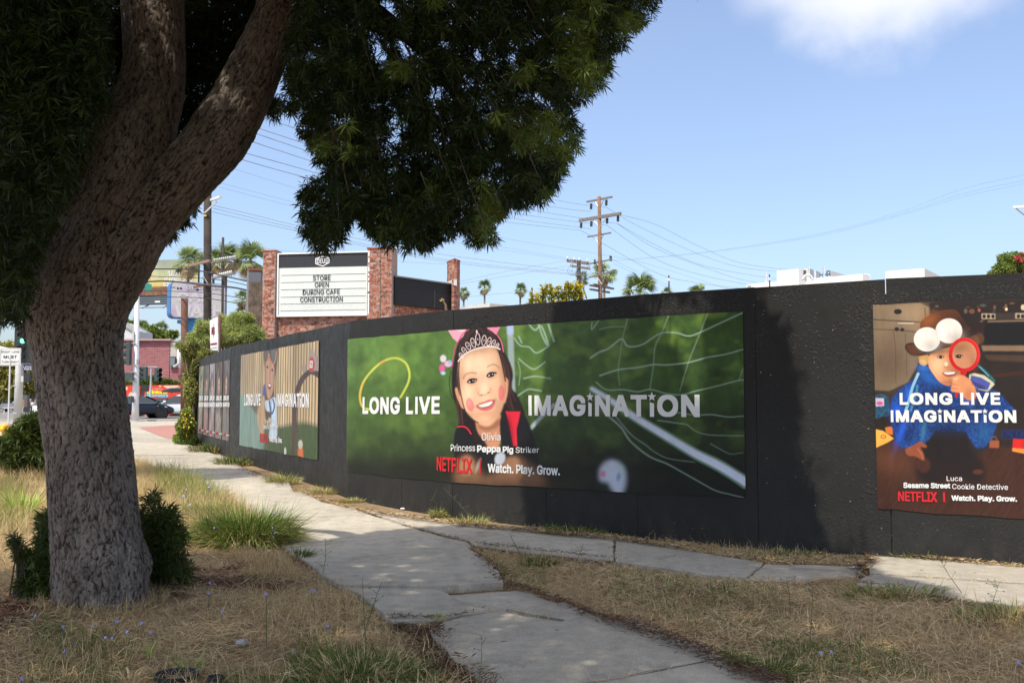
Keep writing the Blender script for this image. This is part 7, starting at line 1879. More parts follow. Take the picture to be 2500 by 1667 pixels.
# ------------------------------------------------------------------ broad trees and shrubs in the distance
M_BRT = leaf_mat('bright_leaf', (.06, .10, .025), (.32, .40, .09), .6); M_OLV = leaf_mat('olive_leaf', (.12, .13, .035), (.52, .46, .13), .6); M_IVY = leaf_mat('ivy_leaf', (.03, .045, .012), (.46, .46, .15), .5); M_BAM = leaf_mat('willow_leaf', (.14, .19, .05), (.60, .66, .26), .6); M_YEL = leaf_mat('yellow_leaf', (.08, .12, .02), (.60, .50, .04), .45)
def tree(name, label, cat, lobes, Y_, n, leaf, w, m_, tint=(.1, .9), trunk_px=None, droop=.2, nl=10, depth=.6, group=None, spread=1.0, shell=.45, sq=1.0):
    """lobes: (px, py, rx_px, ry_px) ovals of foliage; they get real depth"""
    Ps = []; cs = []; lobes = list(lobes) + [(x + rng.normal(0, a * .8), y - b * rng.uniform(0, .7), a * rng.uniform(.25, .5), b * rng.uniform(.3, .6)) for (x, y, a, b) in lobes for _ in range(0 if name in ('ivy', 'flower_bush') else 2)]
    tot = sum(l_[2] * l_[3] for l_ in lobes)
    for (x, y, rx_, ry_) in lobes:
        c = at(x, y, Y_ + rng.uniform(-.5, .5) * depth); cs.append(c); a_, b_ = rx_ / FPX * Y_, ry_ / FPX * Y_
        k = int(n * rx_ * ry_ / tot) + 3; d_ = unit(rng.normal(0, 1, (k, 3))); r_ = (shell + (1 - shell) * rng.random(k)) ** .6
        Ps.append(c + d_ * r_[:, None] * np.array([a_, max(a_ * .8, .2) * depth / .6 * .8, b_]))
    P = np.concatenate(Ps); c0 = np.mean(cs, 0); P = P[P[:, 2] > gzv(P[:, 1]) + .02]
    fx = at(trunk_px, 900, Y_)[0] if trunk_px else c0[0]; foot = np.array([fx, Y_, gz(Y_)])
    th = thing(name, label, cat, foot, group)
    nz_ = vnoise(P[:, 0] * 1.7 / max(leaf * 8, .5), P[:, 2] * 1.7 / max(leaf * 8, .5), 3)
    tn = tint[0] + (tint[1] - tint[0]) * np.clip(nz_ * .6 + .4 * rng.random(len(P)), 0, 1)
    V_, F_, T_ = leaf_bursts(P, unit(P - c0 + rng.normal(0, .05, P.shape)), nl, leaf, w, tn, spread=spread, droop=droop)
    stuff(npmesh('crown', V_, F_, m_, th, T_))
    b_ = MB(); h = (c0[2] - foot[2]); b_.tube([foot, foot + np.array([0, 0, h * .5]), c0], [max(.02, h * .035), h * .028, h * .012], 8); b_.build('trunk', M_PTR, th, smooth=True)
    bb = MB()
    for c in cs: bb.tube([foot + np.array([0, 0, h * .45]), (foot + np.array([0, 0, h * .45]) + c) / 2, c], [h * .018, h * .012, h * .006], 5)
    bb.build('branch', M_PTR, th); return th
tree('round_tree', 'rounded bright green tree behind the painted brick building', 'tree', [(350, 815, 42, 22), (300, 805, 30, 28), (380, 822, 26, 14), (325, 828, 40, 14)], 125, 1500, .55, .20, M_BRT)
tree('street_tree', 'yellow green plane tree behind the traffic light', 'tree', [(30, 900, 60, 50), (70, 880, 34, 50), (-20, 930, 60, 60), (110, 900, 50, 60), (60, 940, 60, 30), (20, 850, 30, 18)], 105, 2600, .5, .24, M_OLV, trunk_px=82)
tree('street_tree', 'darker tree at the left edge behind the parked white car', 'tree', [(10, 965, 40, 26), (55, 962, 30, 22), (-40, 960, 50, 30)], 118, 900, .5, .22, M_BRT, tint=(0, .35))
tree('street_tree', 'green tree filling the gap left of the silver signal pole', 'tree', [(296, 900, 22, 34), (300, 935, 16, 20), (285, 870, 16, 20)], 86, 700, .35, .16, M_BRT)
tree('hedge_plant', 'flowering bougainvillea hedge on top of the red banner wall', 'hedge', [(345, 938, 18, 8), (375, 930, 20, 12), (405, 936, 24, 10), (430, 938, 14, 6), (320, 938, 16, 8)], 74, 900, .30, .12, M_BRT, depth=.3)
tree('shrub', 'bushy willow like shrub rising behind the fence left of the store', 'shrub', [(560, 800, 26, 26), (590, 795, 30, 28), (615, 815, 26, 22), (545, 830, 20, 16), (585, 830, 40, 18), (570, 775, 12, 12), (605, 778, 12, 14), (638, 832, 12, 10)], 30.5, 3600, .17, .016, M_BAM, tint=(.15, 1), droop=.1, nl=12, spread=.6, shell=.1)
tree('shrub', 'feathery grey green shrub between the brown post and the white sign', 'shrub', [(480, 830, 26, 24), (500, 810, 16, 22), (487, 800, 8, 22), (475, 850, 30, 14)], 33, 1500, .17, .018, M_BAM, tint=(.1, .95), nl=10, spread=.6)
tree('ivy', 'thick ivy heaped over the far end of the black fence', 'ivy', [(480, 858, 30, 13), (512, 866, 26, 12), (460, 868, 16, 20), (464, 925, 17, 32), (467, 955, 17, 32), (469, 1000, 16, 34), (472, 1040, 16, 28), (482, 900, 14, 24), (500, 880, 20, 11), (542, 868, 13, 6), (474, 898, 14, 22), (448, 850, 8, 9), (470, 838, 10, 8)], 28.7, 6500, .085, .05, M_IVY, tint=(0, 1), nl=6, depth=.9)
tree('flower_bush', 'bush with yellow blossoms at the foot of the ivy', 'bush', [(456, 1012, 14, 16), (446, 1040, 16, 18), (455, 1070, 22, 17), (436, 1070, 12, 12), (474, 1078, 12, 11), (462, 1035, 14, 20)], 27.3, 1500, .09, .035, M_BRT, tint=(.3, 1), nl=7)
fy_ = MB(); thf = bpy.data.objects['flower_bush']
for k in range(42):
    q_ = at(452 + rng.normal(0, 10), 1022 + rng.normal(0, 15), 26.7 + rng.normal(0, .12))
    for j in range(2): d_ = unit(rng.normal(0, 1, (2, 3))) * .024; fy_.add([q_ - d_[0], q_ + d_[1], q_ + d_[0], q_ - d_[1]], [(0, 1, 2, 3)])
stuff(fy_.build('blossom', mat('yellow_blossom', (.80, .52, .03), .6), thf))
tree('shrub', 'bougainvillea shrub with red flowers over the fence at the right edge', 'shrub', [(2450, 660, 26, 20), (2490, 648, 30, 26), (2450, 632, 8, 16), (2478, 630, 10, 14), (2520, 640, 30, 30), (2432, 668, 16, 8)], 14.5, 1500, .05, .022, M_BRT, tint=(.2, 1), nl=8)
fr_ = MB(); thf = [o for o in bpy.data.objects if o.get('label', '').startswith('bougainvillea shrub')][0]
for k in range(20):
    q_ = at(2492 + rng.normal(0, 7), 632 + rng.normal(0, 6), 14.1 + rng.normal(0, .1))
    for j in range(2): d_ = unit(rng.normal(0, 1, (2, 3))) * .022; fr_.add([q_ - d_[0], q_ + d_[1], q_ + d_[0], q_ - d_[1]], [(0, 1, 2, 3)])
stuff(fr_.build('blossom', mat('red_blossom', (.62, .03, .09), .6), thf))
# croton-like shrub: rosettes of broad leaves up each stem
cr = thing('shrub', 'leathery shrub with yellow tips over the fence below the short pole', 'shrub', (*at(1355, 800, 14.6)[:2], gz(14.6)))
P = []; D = []; Tn = []
for (x, y) in [(1293, 730), (1300, 712), (1310, 720), (1325, 700), (1333, 694), (1345, 702), (1318, 735), (1352, 722), (1362, 700), (1372, 712), (1378, 698), (1388, 690), (1395, 700), (1405, 692), (1414, 696), (1418, 710), (1402, 718), (1385, 725), (1365, 735), (1340, 738), (1300, 742), (1410, 732), (1392, 740), (1326, 718), (1380, 735), (1352, 742), (1312, 745)]:
    c = at(x, y, 14.6 + rng.uniform(-.25, .25))
    for j in range(5):
        P.append(c - np.array([0, 0, .035 * j]) + rng.normal(0, .006, 3)); D.append([rng.normal(0, .15), -.2, .9]); Tn.append(max(.15, 1 - .22 * j) + rng.normal(0, .06))
V_, F_, T_ = leaf_bursts(np.array(P), np.array(D), 11, .085, .030, np.array(Tn), spread=.75, droop=.0)
stuff(npmesh('foliage', V_, F_, M_YEL, cr, T_))
sb = MB()
for k in range(0, len(P), 5): sb.tube([P[k], P[k] * np.array([1, 1, 0]) + np.array([0, 0, 1.5])], .006, 5)
sb.build('stem', M_TWIG, cr)
# dried seed head and a lamp like bracket seen over the fence
dl = thing('dried_seed_head', 'withered brown seed head on a stalk in front of the black fascia', 'plant', (*at(1087, 800, 16)[:2], gz(16)))
g_ = at(1090, 765, 16); MB().tube([np.array([g_[0], 16, gz(16)]), g_, at(1088, 745, 16), at(1082, 736, 16)], [.03, .025, .02, .012], 6).build('stalk', M_POLB, dl)
b_ = MB()
for k in range(26):
    q_ = at(1079 + rng.normal(0, 2.6), 733 + rng.normal(0, 2.0), 16 + rng.normal(0, .02)); d_ = unit(rng.normal(0, 1, (2, 3))) * .02; b_.add([q_ - d_[0], q_ + d_[1], q_ + d_[0], q_ - d_[1]], [(0, 1, 2, 3)])
stuff(b_.build('seed_cluster', M_FRD, dl))

# ------------------------------------------------------------------ buildings behind the fence
M_WB = mat('white_stucco', (.80, .785, .75), .9, var=.03); M_WB2 = mat('pale_stucco', (.66, .655, .64), .9, var=.03)
wb = thing('white_building', 'long white flat roofed building with rooftop boxes above the fence', 'building', (*at(1980, 800, 60)[:2], gz(60)))
def blk(th, name, x0, x1, yt, Y0, depth, m_, ybot=None, skew=.28, yt1=None):
    """block whose front runs from photo column x0 to x1; the right side turns away"""
    A = at(x0, yt, Y0); B = at(x1, yt, Y0); zt_ = A[2]; z0_ = gz(Y0) if ybot is None else at(x0, ybot, Y0)[2]
    dpt = np.array([depth * skew, depth]); 
    b_ = MB(); b_.prism([(A[0], Y0, z0_), (B[0], Y0, z0_), (B[0] + dpt[0], Y0 + dpt[1], z0_), (A[0] + dpt[0], Y0 + dpt[1], z0_)], (0, 0, zt_ - z0_)); return b_.build(name, m_, th)
def blk2(th, name, pa, pb, Ya, dpx, m_, zbase=None):
    """block with the level front top edge from pa to pb and its right side reaching photo point dpx"""
    A, B = lvl(pa, pb, Ya); C_ = None
    y = B[1] * 1.05
    for _ in range(40): q_ = at(*dpx, y); y *= (B[2] - EYE) / (q_[2] - EYE)
    C_ = at(*dpx, y); D_ = A + (C_ - B); z0_ = zbase if zbase is not None else gz(60)
    b_ = MB(); b_.prism([(A[0], A[1], z0_), (B[0], B[1], z0_), (C_[0], C_[1], z0_), (D_[0], D_[1], z0_)], (0, 0, A[2] - z0_)); return b_.build(name, m_, th), A, B
blk2(wb, 'wall', (1838, 693), (2106, 668.5), 64, (2123, 671), M_WB)
blk2(wb, 'wall', (1822, 695), (1838, 693.5), 65.5, (1841, 694), M_WB)
_, A, B = blk2(wb, 'roof_house', (1896.5, 661.5), (1950, 656), 62, (1976, 661), M_WB, 5)
blk2(wb, 'roof_house', (1954, 657), (1976.5, 654.7), 68, (1987, 660), M_WB2, 5)
blk2(wb, 'roof_box', (1988, 661), (1992, 660.5), 70, (2003, 665), M_WB2, 5)
blk2(wb, 'parapet', (2027, 661), (2029, 660.5), 66, (2064, 672), M_WB, 5)
for x in (1871, 2010): 
    pass
b_ = MB(); 
MB().tube([at(1972 + 12 * math.cos(a_), 686 - 15 * math.sin(a_), 60) for a_ in np.linspace(.1, 3.0, 12)], .07, 8).build('duct', M_WB, wb, smooth=True)
MB().box(at(1963.5, 669, 61.5), (.16, .3, .45)).build('vent', mat('dark_vent', (.08, .08, .08), .6), wb)
for a in (((2019, 662), (2019, 674)), ((2027, 662), (2027, 674)), ((2019, 662), (2027, 662)), ((2019, 674), (2027, 664)), ((2009, 667), (2009, 676)), ((2000, 671), (2027, 669))):
    MB().tube([at(*a[0], 66), at(*a[1], 66)], .05, 5).build('bracket', mat('blue_grey_steel', (.10, .14, .18), .5), wb)
for a in (((2109, 670), (2124, 672)), ((2109, 676), (2124, 677)), ((2111, 668), (2111, 684)), ((2117, 669), (2117, 684)), ((2123, 671), (2123, 684))):
    MB().tube([at(*a[0], 63), at(*a[1], 63)], .05, 5).build('ladder_rail', M_WB, wb)
for x in (1870, 1899, 1975, 2011): MB().box(at(x, 690 - (x - 1838) * .09, 63.7), (.05, .25, 1.4)).build('joint', M_WB2, wb)
MB().tube([at(1829, 697, 65), at(1829, 712, 65)], .12, 8).build('downpipe', mat('vent_grey', (.4, .4, .4), .6), wb)
wh = thing('white_building', 'plain white roof box further right above the fence', 'building', (*at(2230, 800, 48)[:2], gz(48)))
blk2(wh, 'wall', (2161.5, 662.5), (2257, 655), 46, (2295, 674), M_WB)
gb = thing('grey_building', 'low grey flat roof seen between the chimney and the yellow shrub', 'building', (*at(1180, 800, 45)[:2], gz(45)))
blk2(gb, 'wall', (1124, 749), (1196, 741), 48, (1250, 746), mat('grey_wall', (.42, .42, .41), .9)); blk2(gb, 'parapet', (1136, 746.5), (1196, 740.5), 47.5, (1240, 744.5), mat('pale_grey', (.55, .54, .51), .9), 4)
M_ROD = mat('dark_rod', (.05, .05, .055), .6)
for x, y0, y1, lb in ((1633, 672, 716, 'thin dark antenna rod above the fence between two palm tops'), (1878.5, 670, 704, 'thin dark rod in front of the white building')):
    A, B = at(x, y0, 50), at(x + 1, y1, 50); o = thing('antenna_rod', lb, 'antenna', (B[0], 50, gz(50)))
    MB().tube([np.array([B[0], 50, gz(50)]), A], [.05, .035], 6).build('rod', M_ROD, o); MB().tube([A + np.array([0, 0, -.30]), A + np.array([0, 0, -.16])], .055, 6).build('white_band', M_WB, o)

# painted brick building far left with its beige annex
pb = thing('painted_brick_building', 'dusty red painted brick building behind the signal poles', 'building', (*at(360, 950, 82)[:2], gz(82)))
m, t, p = newmat('painted_brick'); bt = N(t, 'ShaderNodeTexBrick', Scale=1.0); bt.inputs['Brick Width'].default_value = .42; bt.inputs['Row Height'].default_value = .15; bt.inputs['Mortar Size'].default_value = .012
bt.inputs['Color1'].default_value = (.33, .12, .12, 1); bt.inputs['Color2'].default_value = (.25, .085, .09, 1); bt.inputs['Mortar'].default_value = (.42, .22, .22, 1)
cx_ = N(t, 'ShaderNodeCombineXYZ'); sp_ = N(t, 'ShaderNodeSeparateXYZ'); t.links.new(posn(t), sp_.inputs[0]); t.links.new(sp_.outputs[0], cx_.inputs[0]); t.links.new(sp_.outputs[2], cx_.inputs[1]); t.links.new(cx_.outputs[0], bt.inputs['Vector'])
t.links.new(mixc(t, .5, bt.outputs[0], ramp(t, noise(t, posn(t), 1.0, 5), [(.3, .35), (.7, .65)]), 'OVERLAY'), p.inputs['Base Color']); p.inputs['Roughness'].default_value = .9
M_PBR = m
A = at(255, 831, 82); B = at(415, 833, 82); z1 = at(350, 831.5, 82)[2]
MB().prism([(A[0], 82, gz(82)), (B[0], 82, gz(82)), (B[0] + 2, 92, gz(82)), (A[0] + 2, 92, gz(82))], (0, 0, z1 - gz(82))).build('wall', M_PBR, pb)
MB().box(((A[0] + B[0]) / 2, 81.95, z1 + .06), (B[0] - A[0] + .3, .5, .14)).build('coping', mat('pink_coping', (.45, .28, .26), .8), pb)
C1 = at(415.5, 836, 81.9); C2 = at(447, 836, 81.9); zl = at(420, 897, 82)[2]
MB().box(((C1[0] + C2[0]) / 2 + 1.5, 84, (C1[2] + zl) / 2), (C2[0] - C1[0] + 3, 4, C1[2] - zl)).build('annex_wall', mat('beige_render', (.50, .45, .40), .9), pb)
MB().box(((C1[0] + C2[0]) / 2 + 1.5, 84, (zl + gz(82)) / 2), (C2[0] - C1[0] + 3, 4, zl - gz(82) - .01)).build('annex_base', M_PBR, pb)
w_ = at(422, 883, 81.8); MB().box(w_, (.5, .2, .86)).build('window_frame', mat('dark_window_frame', (.03, .03, .035), .4), pb); MB().box(w_ + np.array([0, -.11, 0]), (.40, .02, .72)).build('pane', mat('window_glass', (.16, .19, .20), .1), pb)
M_DP = mat('white_pipe', (.74, .73, .72), .5)
MB().tube([at(436, 832, 81.5), at(436.5, 887, 81.5), at(424, 896, 81.5)], .11, 8).build('pipe', M_DP, pb, smooth=True); MB().tube([at(441, 835, 81.5), at(441, 900, 81.5)], .09, 8).build('pipe', M_DP, pb, smooth=True)
hs_ = thing('white_house', 'pale sloping roof edge between trees left of the silver pole', 'house', (*at(310, 900, 115)[:2], gz(115)))
MB().prism([at(288, 783, 115), at(327, 806, 115), at(327, 830, 115), at(288, 830, 115)], (0, 6, 0)).build('wall', M_WB2, hs_); MB().bar(at(286, 780, 114.9), at(329, 805, 114.9), .3, .5).build('roof_edge', mat('roof_grey', (.40, .39, .38), .8), hs_)

# red banner wall with the film title
PB = Plane(285, 74.0, 452, 72.0)
bn = thing('banner_wall', 'bright red printed banner along the far side of the street', 'banner', PB.p(PB.L / 2, 1.5)); M_BNR = mat('banner_red', (.66, .045, .018), .6, var=.06, scale=.5); M_CRM = mat('banner_cream', (.74, .50, .36), .6, var=.05)
z0b, z1b = PB.hit(380, 981)[1], (PB.hit(300, 941)[1] + PB.hit(440, 939.5)[1]) / 2
for x0, x1 in ((285, 326.5), (338, 341.5), (353, 452)):
    b_ = MB(); PB.box(b_, PB.hit(x0, 960)[0], PB.hit(x1, 960)[0], gz(73), z1b, -.08, 0); b_.build('banner_panel', M_BNR, bn)
b_ = MB(); PB.box(b_, PB.hit(341.5, 960)[0], PB.hit(353, 960)[0], gz(73), z1b - .25, -.3, -.1); b_.build('gate', mat('dark_gate', (.06, .035, .03), .8), bn)
def disc(x, y, rx_, ry_, m_, off=.006, name='printed_spot', clip=None):
    b_ = MB(); pts = []
    for a_ in np.linspace(0, 2 * math.pi, 22)[:-1]:
        yy = y + ry_ * math.sin(a_); yy = max(yy, clip) if clip else yy; u_, z_ = PB.hit(x + rx_ * math.cos(a_), yy); pts.append(PB.p(u_, z_, off))
    b_.add(pts, [tuple(range(len(pts)))]); b_.build(name, m_, bn)
for a in ((308, 948, 4, 4.5, None), (321, 966, 7.5, 9, None), (418, 938, 20, 11, 941), (391, 940, 4, 4, 941), (437, 948, 3.5, 3, None), (354.5, 969, 2, 4, None)): disc(a[0], a[1], a[2], a[3], M_CRM, clip=a[4])
M_YLW = mat('banner_yellow', (.82, .66, .03), .6, var=.03); M_CYN = mat('banner_cyan', (.10, .62, .80), .6, var=.03)
plane_text(PB, bn, "ILLUMINATION'S", 372, 397, 947.5, 951.5, M_CRM, .02, .012)
plane_text(PB, bn, 'minions', 359, 409.5, 952.5, 961.5, M_YLW, .07, .012); plane_text(PB, bn, '&monsters', 359.5, 411, 961.8, 969, M_CYN, .06, .012)

# billboard
PL_ = Plane(262, 118, 484, 116)
bb_ = thing('billboard', 'large billboard with yellow evening picture and white slanted lettering', 'billboard', (*at(400, 900, 117)[:2], gz(117)))
zt_, zm_ = PL_.hit(380, 635.5)[1], PL_.hit(380, 721)[1]
pt_ = Paint(*np.meshgrid(np.linspace(262, 484, 400), np.linspace(635, 721, 160))); q = pt_
g1, g2, g3 = [np.array(lin(c)) for c in ((140, 148, 136), (184, 186, 140), (206, 176, 96))]; yy = (q.Y - 635) / 86
q.img = np.where((yy < .45)[..., None], g1 + (g2 - g1) * np.clip(yy / .45, 0, 1)[..., None], g2 + (g3 - g2) * np.clip((yy - .45) / .3, 0, 1)[..., None])
q.frame(330, 610, 8.7125); q.poly([(-300, 260), (300, 240), (900, 300), (1300, 240), (1300, 330), (500, 350), (-300, 340)], (150, 150, 136), 30, .6); q.poly([(360, 790), (760, 775), (1400, 780), (1400, 980), (-600, 980), (-600, 800)], (106, 70, 54), 14, .95, smooth=False)
q.poly([(60, 500), (190, 520), (200, 950), (60, 960)], (140, 70, 80), 8); q.poly([(210, 560), (260, 540), (290, 700), (370, 740), (350, 870), (220, 860)], (40, 124, 110), 6); q.line([(330, 490), (332, 660)], 8, (110, 90, 60), 4); q.poly([(220, 480), (330, 440), (440, 485)], (222, 176, 110), 6); q.ell(120, 760, 50, 60, (224, 150, 100), 0, 14)
for k in range(26): q.ell(220 + rng.random() * 560, 860 + rng.random() * 90, 24, 14, [(150, 80, 60), (96, 90, 70), (180, 130, 90), (60, 60, 56)][k % 4], 0, 8, .7)
im = q.image('billboard_print'); m, t, p = newmat('billboard_print'); tx_ = N(t, 'ShaderNodeTexImage'); tx_.image = im; t.links.new(tx_.outputs[0], p.inputs['Base Color']); p.inputs['Roughness'].default_value = .7
b_ = MB().add([PL_.p(0, zm_, .11), PL_.p(PL_.L, zm_, .11), PL_.p(PL_.L, zt_, .11), PL_.p(0, zt_, .11)], [(0, 1, 2, 3)]); o = b_.build('printed_face', m, bb_)
uvl = o.data.uv_layers.new(name='UVMap'); uvl.data.foreach_set('uv', np.array([0, 0, 1, 0, 1, 1, 0, 1], np.float32))
b_ = MB(); PL_.box(b_, 0, PL_.L, zm_, zt_, -.3, .1); b_.build('board_back', M_FASC, bb_)
zsk = PL_.hit(380, 744)[1]
for k in range(5): z = zm_ - .05 - k * (zm_ - zsk) / 5; b_ = MB(); PL_.box(b_, 0, PL_.L, z - (zm_ - zsk) / 5 + .06, z, -.2, .05); b_.build('apron_slat', mat('apron_dark', (.035, .035, .035), .7), bb_)
b_ = MB(); PL_.box(b_, 0, PL_.L, zsk - .45, zsk - .38, .6, 1.4); b_.build('catwalk', M_STEEL, bb_)
for x in (300, 362, 412, 460): MB().bar(PL_.p(PL_.hit(x, 740)[0], zsk, -.1), PL_.p(PL_.hit(x, 740)[0], zsk - .5, 1.3), .12, .12).build('catwalk_bracket', mat('apron_dark', (.035, .035, .035), .7), bb_)
b_ = MB(); PL_.box(b_, PL_.hit(379, 740)[0], PL_.hit(391.5, 740)[0], PL_.hit(385, 738.5)[1], PL_.hit(385, 734.5)[1], .05, .09); b_.build('name_plate', M_WB, bb_)
MB().tube([np.array([*PL_.p(1.2, 0, -1)[:2], gz(117)]), np.array([*PL_.p(1.2, 0, -1)[:2], zm_])], .45, 14).build('column', M_STEEL, bb_, smooth=True)
plane_text(PL_, bb_, '\u201cLEANNE', 411, 450, 662, 674, M_WFR, .02, .14); plane_text(PL_, bb_, 'HEAPING PLATE O\u2019', 403, 474, 677, 688, M_WFR, .02, .14); plane_text(PL_, bb_, 'SOUL', 400, 424, 690.5, 700, M_WFR, .02, .14)

# car wash sign
PW = Plane(416.7, 101, 551, 104)
cw = thing('car_wash_sign', 'rounded pale lilac car wash sign with blue sides on a blue column', 'sign', (*at(480, 900, 102)[:2], gz(102)))
zt_, zb_ = (PW.hit(430, 692)[1] + PW.hit(540, 688)[1]) / 2, PW.hit(480, 778)[1]; uL = PW.L
def rrect(u0, u1, z0, z1, r_, off):
    pts = []
    for (cu_, cz, a0) in ((u1 - r_, z1 - r_, 0), (u0 + r_, z1 - r_, 90), (u0 + r_, z0 + r_, 180), (u1 - r_, z0 + r_, 270)):
        for k in range(6): a_ = R(a0 + 18 * k); pts.append(PW.p(cu_ + r_ * math.cos(a_), cz + r_ * math.sin(a_), off))
    return pts
bk = np.array([*(-PW.n), 0]) * 1.6
MB().prism(rrect(0, uL, zb_, zt_, .55, 0), bk).build('sign_case', mat('sign_blue', (.06, .20, .46), .5, var=.05), cw)
m, t, p = newmat('lilac_face'); cc_ = ramp(t, noise(t, posn(t), .55, 3), [(.40, (.62, .60, .56)), (.55, (.60, .52, .62)), (.68, (.58, .44, .50))]); t.links.new(cc_, p.inputs['Base Color']); p.inputs['Roughness'].default_value = .6
pts = rrect(.08, uL - .08, zb_ + .08, zt_ - .08, .5, .02); MB().add(pts, [tuple(range(len(pts)))]).build('sign_face', m, cw)
M_PALE = mat('pale_letter', (.70, .66, .62), .6, var=.03); M_LILA = mat('lilac_letter', (.50, .44, .56), .6)
plane_text(PW, cw, 'CAR', 432, 516, 714, 738, M_PALE, .05, .04, 1.05); plane_text(PW, cw, 'WASH', 427, 545, 744, 774, M_PALE, .05, .04, 1.0)
plane_text(PW, cw, 'Beachies', 454, 542, 696, 707.5, M_FASC, .035, .04); plane_text(PW, cw, 'Beachies', 454.5, 541.5, 696.6, 707, M_WFR, .012, .06)
for x in (434, 441.5):
    u_, z_ = PW.hit(x, 704); MB().add([PW.p(u_ + .13 * math.cos(a_), z_ + .10 * math.sin(a_), .05) for a_ in np.linspace(0, 6.0, 10)], [tuple(range(10))]).build('sunglasses_lens', M_FASC, cw)
MB().bar(PW.p(PW.hit(432, 0)[0], PW.hit(434, 702)[1], .05), PW.p(PW.hit(444, 0)[0], PW.hit(444, 702)[1], .05), .02, .03).build('sunglasses_bridge', M_FASC, cw)
MB().box(np.array([*PW.p(PW.hit(482, 800)[0], 0, -.8)[:2], (zb_ + gz(102)) / 2]), (1.6, 1.3, zb_ - gz(102) - .02)).build('column', mat('column_blue', (.035, .20, .40), .5), cw)
MB().box(np.array([*PW.p(PW.hit(480, 800)[0], 0, -.8)[:2], zb_ - .3]), (3.4, 1.2, .35)).build('beam', mat('sign_blue2', (.10, .36, .62), .5), cw)

# small white sign on a brown post
PN = Plane(512.5, 30.6, 533, 29.9)
ns = thing('property_sign', 'white sign with dark red monogram on a brown post above the fence', 'sign', (*at(530, 900, 30)[:2], gz(30)))
A = [PN.p(*PN.hit(512, 782), 0), PN.p(*PN.hit(531, 773), 0), PN.p(*PN.hit(531, 862), 0), PN.p(*PN.hit(514, 866), 0)]
MB().prism(A, np.array([*(-PN.n), 0]) * .03).build('sign_board', M_WFR, ns)
q_ = at(534, 860, 29.9); MB().box((q_[0], 29.95, (at(534, 771, 29.9)[2] + gz(30)) / 2), (.07, .09, at(534, 771, 29.9)[2] - gz(30))).build('post', mat('brown_post', (.17, .08, .05), .8), ns)
M_DRD = mat('dark_red_ink', (.30, .03, .05), .6)
plane_text(PN, ns, 'NG', 517.5, 525, 798, 817, M_DRD, .03, .006, name='monogram'); MB().bar(PN.p(*PN.hit(521.3, 790), .008), PN.p(*PN.hit(521.3, 824), .008), .008, .012).build('monogram_bar', M_DRD, ns)
for y, h in ((838, 5), (849, 2)): MB().prism([PN.p(*PN.hit(514.5, y), .006), PN.p(*PN.hit(530, y - 2), .006), PN.p(*PN.hit(530, y - 2 + h), .006), PN.p(*PN.hit(514.5, y + h), .006)], np.array([*PN.n, 0]) * .002).build('text_line', M_DRD if y < 845 else mat('grey_ink', (.3, .3, .3), .6), ns)

# ------------------------------------------------------------------ signals and street signs
M_POLG = mat('concrete_pole', (.52, .515, .50), .6, var=.06, scale=2); M_SIG = mat('signal_black', (.022, .026, .025), .55, var=.2); M_SIGG = mat('signal_green_black', (.045, .065, .062), .5, var=.2)
def lamp_mat(n_, c, e=0.0): return mat(n_, c, .3, var=.1, emit=((c, e) if e else None))
M_RL = lamp_mat('red_lens', (.09, .015, .01)); M_AL = lamp_mat('amber_lens', (.07, .03, .012)); M_GL = mat('green_lens', (.25, .95, .70), .3, var=.02, emit=((.16, 1.0, .62), 2.2)); M_DL = lamp_mat('dark_lens', (.02, .022, .022))
s1 = thing('traffic_signal', 'five lamp traffic signal showing green on a thick grey pole', 'traffic light', (*at(43, 1000, 50)[:2], gz(50)))
bx_ = at(43, 1033, 50); MB().tube([(bx_[0], 50, gz(50)), (bx_[0], 50, at(43, 800, 50)[2])], [.215, .175], 18).build('pole', M_POLG, s1, smooth=True)
for y in (942, 1008): q_ = at(43, y, 50); MB().tube([q_ - np.array([0, 0, .03]), q_ + np.array([0, 0, .03])], .215, 18).build('band', M_STEEL, s1)
Yb = 49.5; c0, c1 = at(37, 788, Yb), at(75, 886.5, Yb)
MB().box(((c0[0] + c1[0]) / 2, Yb, (c0[2] + c1[2]) / 2), (c1[0] - c0[0], .04, c0[2] - c1[2])).build('backplate', M_SIG, s1)
hx = at(55, 840, Yb)[0]; MB().box((hx, Yb + .12, (c0[2] + c1[2]) / 2), (.36, .2, c0[2] - c1[2] - .3)).build('housing', M_SIG, s1)
for (x, y, m_) in ((55, 803.5, M_RL), (55, 817.5, M_AL), (55.2, 832, M_GL), (54, 850, M_RL), (54, 869, M_DL)):
    q_ = at(x, y, Yb - .04); MB().lathe(q_, [(.13, .0), (.13, .02), (.09, .045), (.02, .055)], 18, np.array([[1, 0, 0], [0, 0, -1], [0, 1, 0]])).build('lens', m_, s1)
    vs = []; n_ = 16
    for k in range(n_ + 1):
        a_ = R(-20) + R(220) * k / n_; d_ = np.array([math.cos(a_) * .165, 0, math.sin(a_) * .165]); vs += [q_ + d_, q_ + d_ + np.array([0, -.22, -.03])]
    MB().add(vs, [(2 * k, 2 * k + 1, 2 * k + 3, 2 * k + 2) for k in range(n_)]).build('visor', M_SIG, s1)
q_ = at(66.5, 921, 49.7); MB().box(q_, (.30, .18, .48)).build('walk_signal', M_SIG, s1); q2_ = at(57, 925, 49.8); MB().box(q2_, (.16, .2, .30)).build('junction_box', M_POLG, s1)
MB().tube([at(86, 866, 49.8), at(78, 868, 49.8), at(60, 868, 49.9)], [.11, .12, .13], 12).build('mast_arm', M_POLG, s1, smooth=True); MB().tube([at(-25, 844, 50.2), at(10, 852, 50.2), at(36, 858, 50.1)], [.10, .11, .12], 12).build('mast_arm', M_POLG, s1, smooth=True)
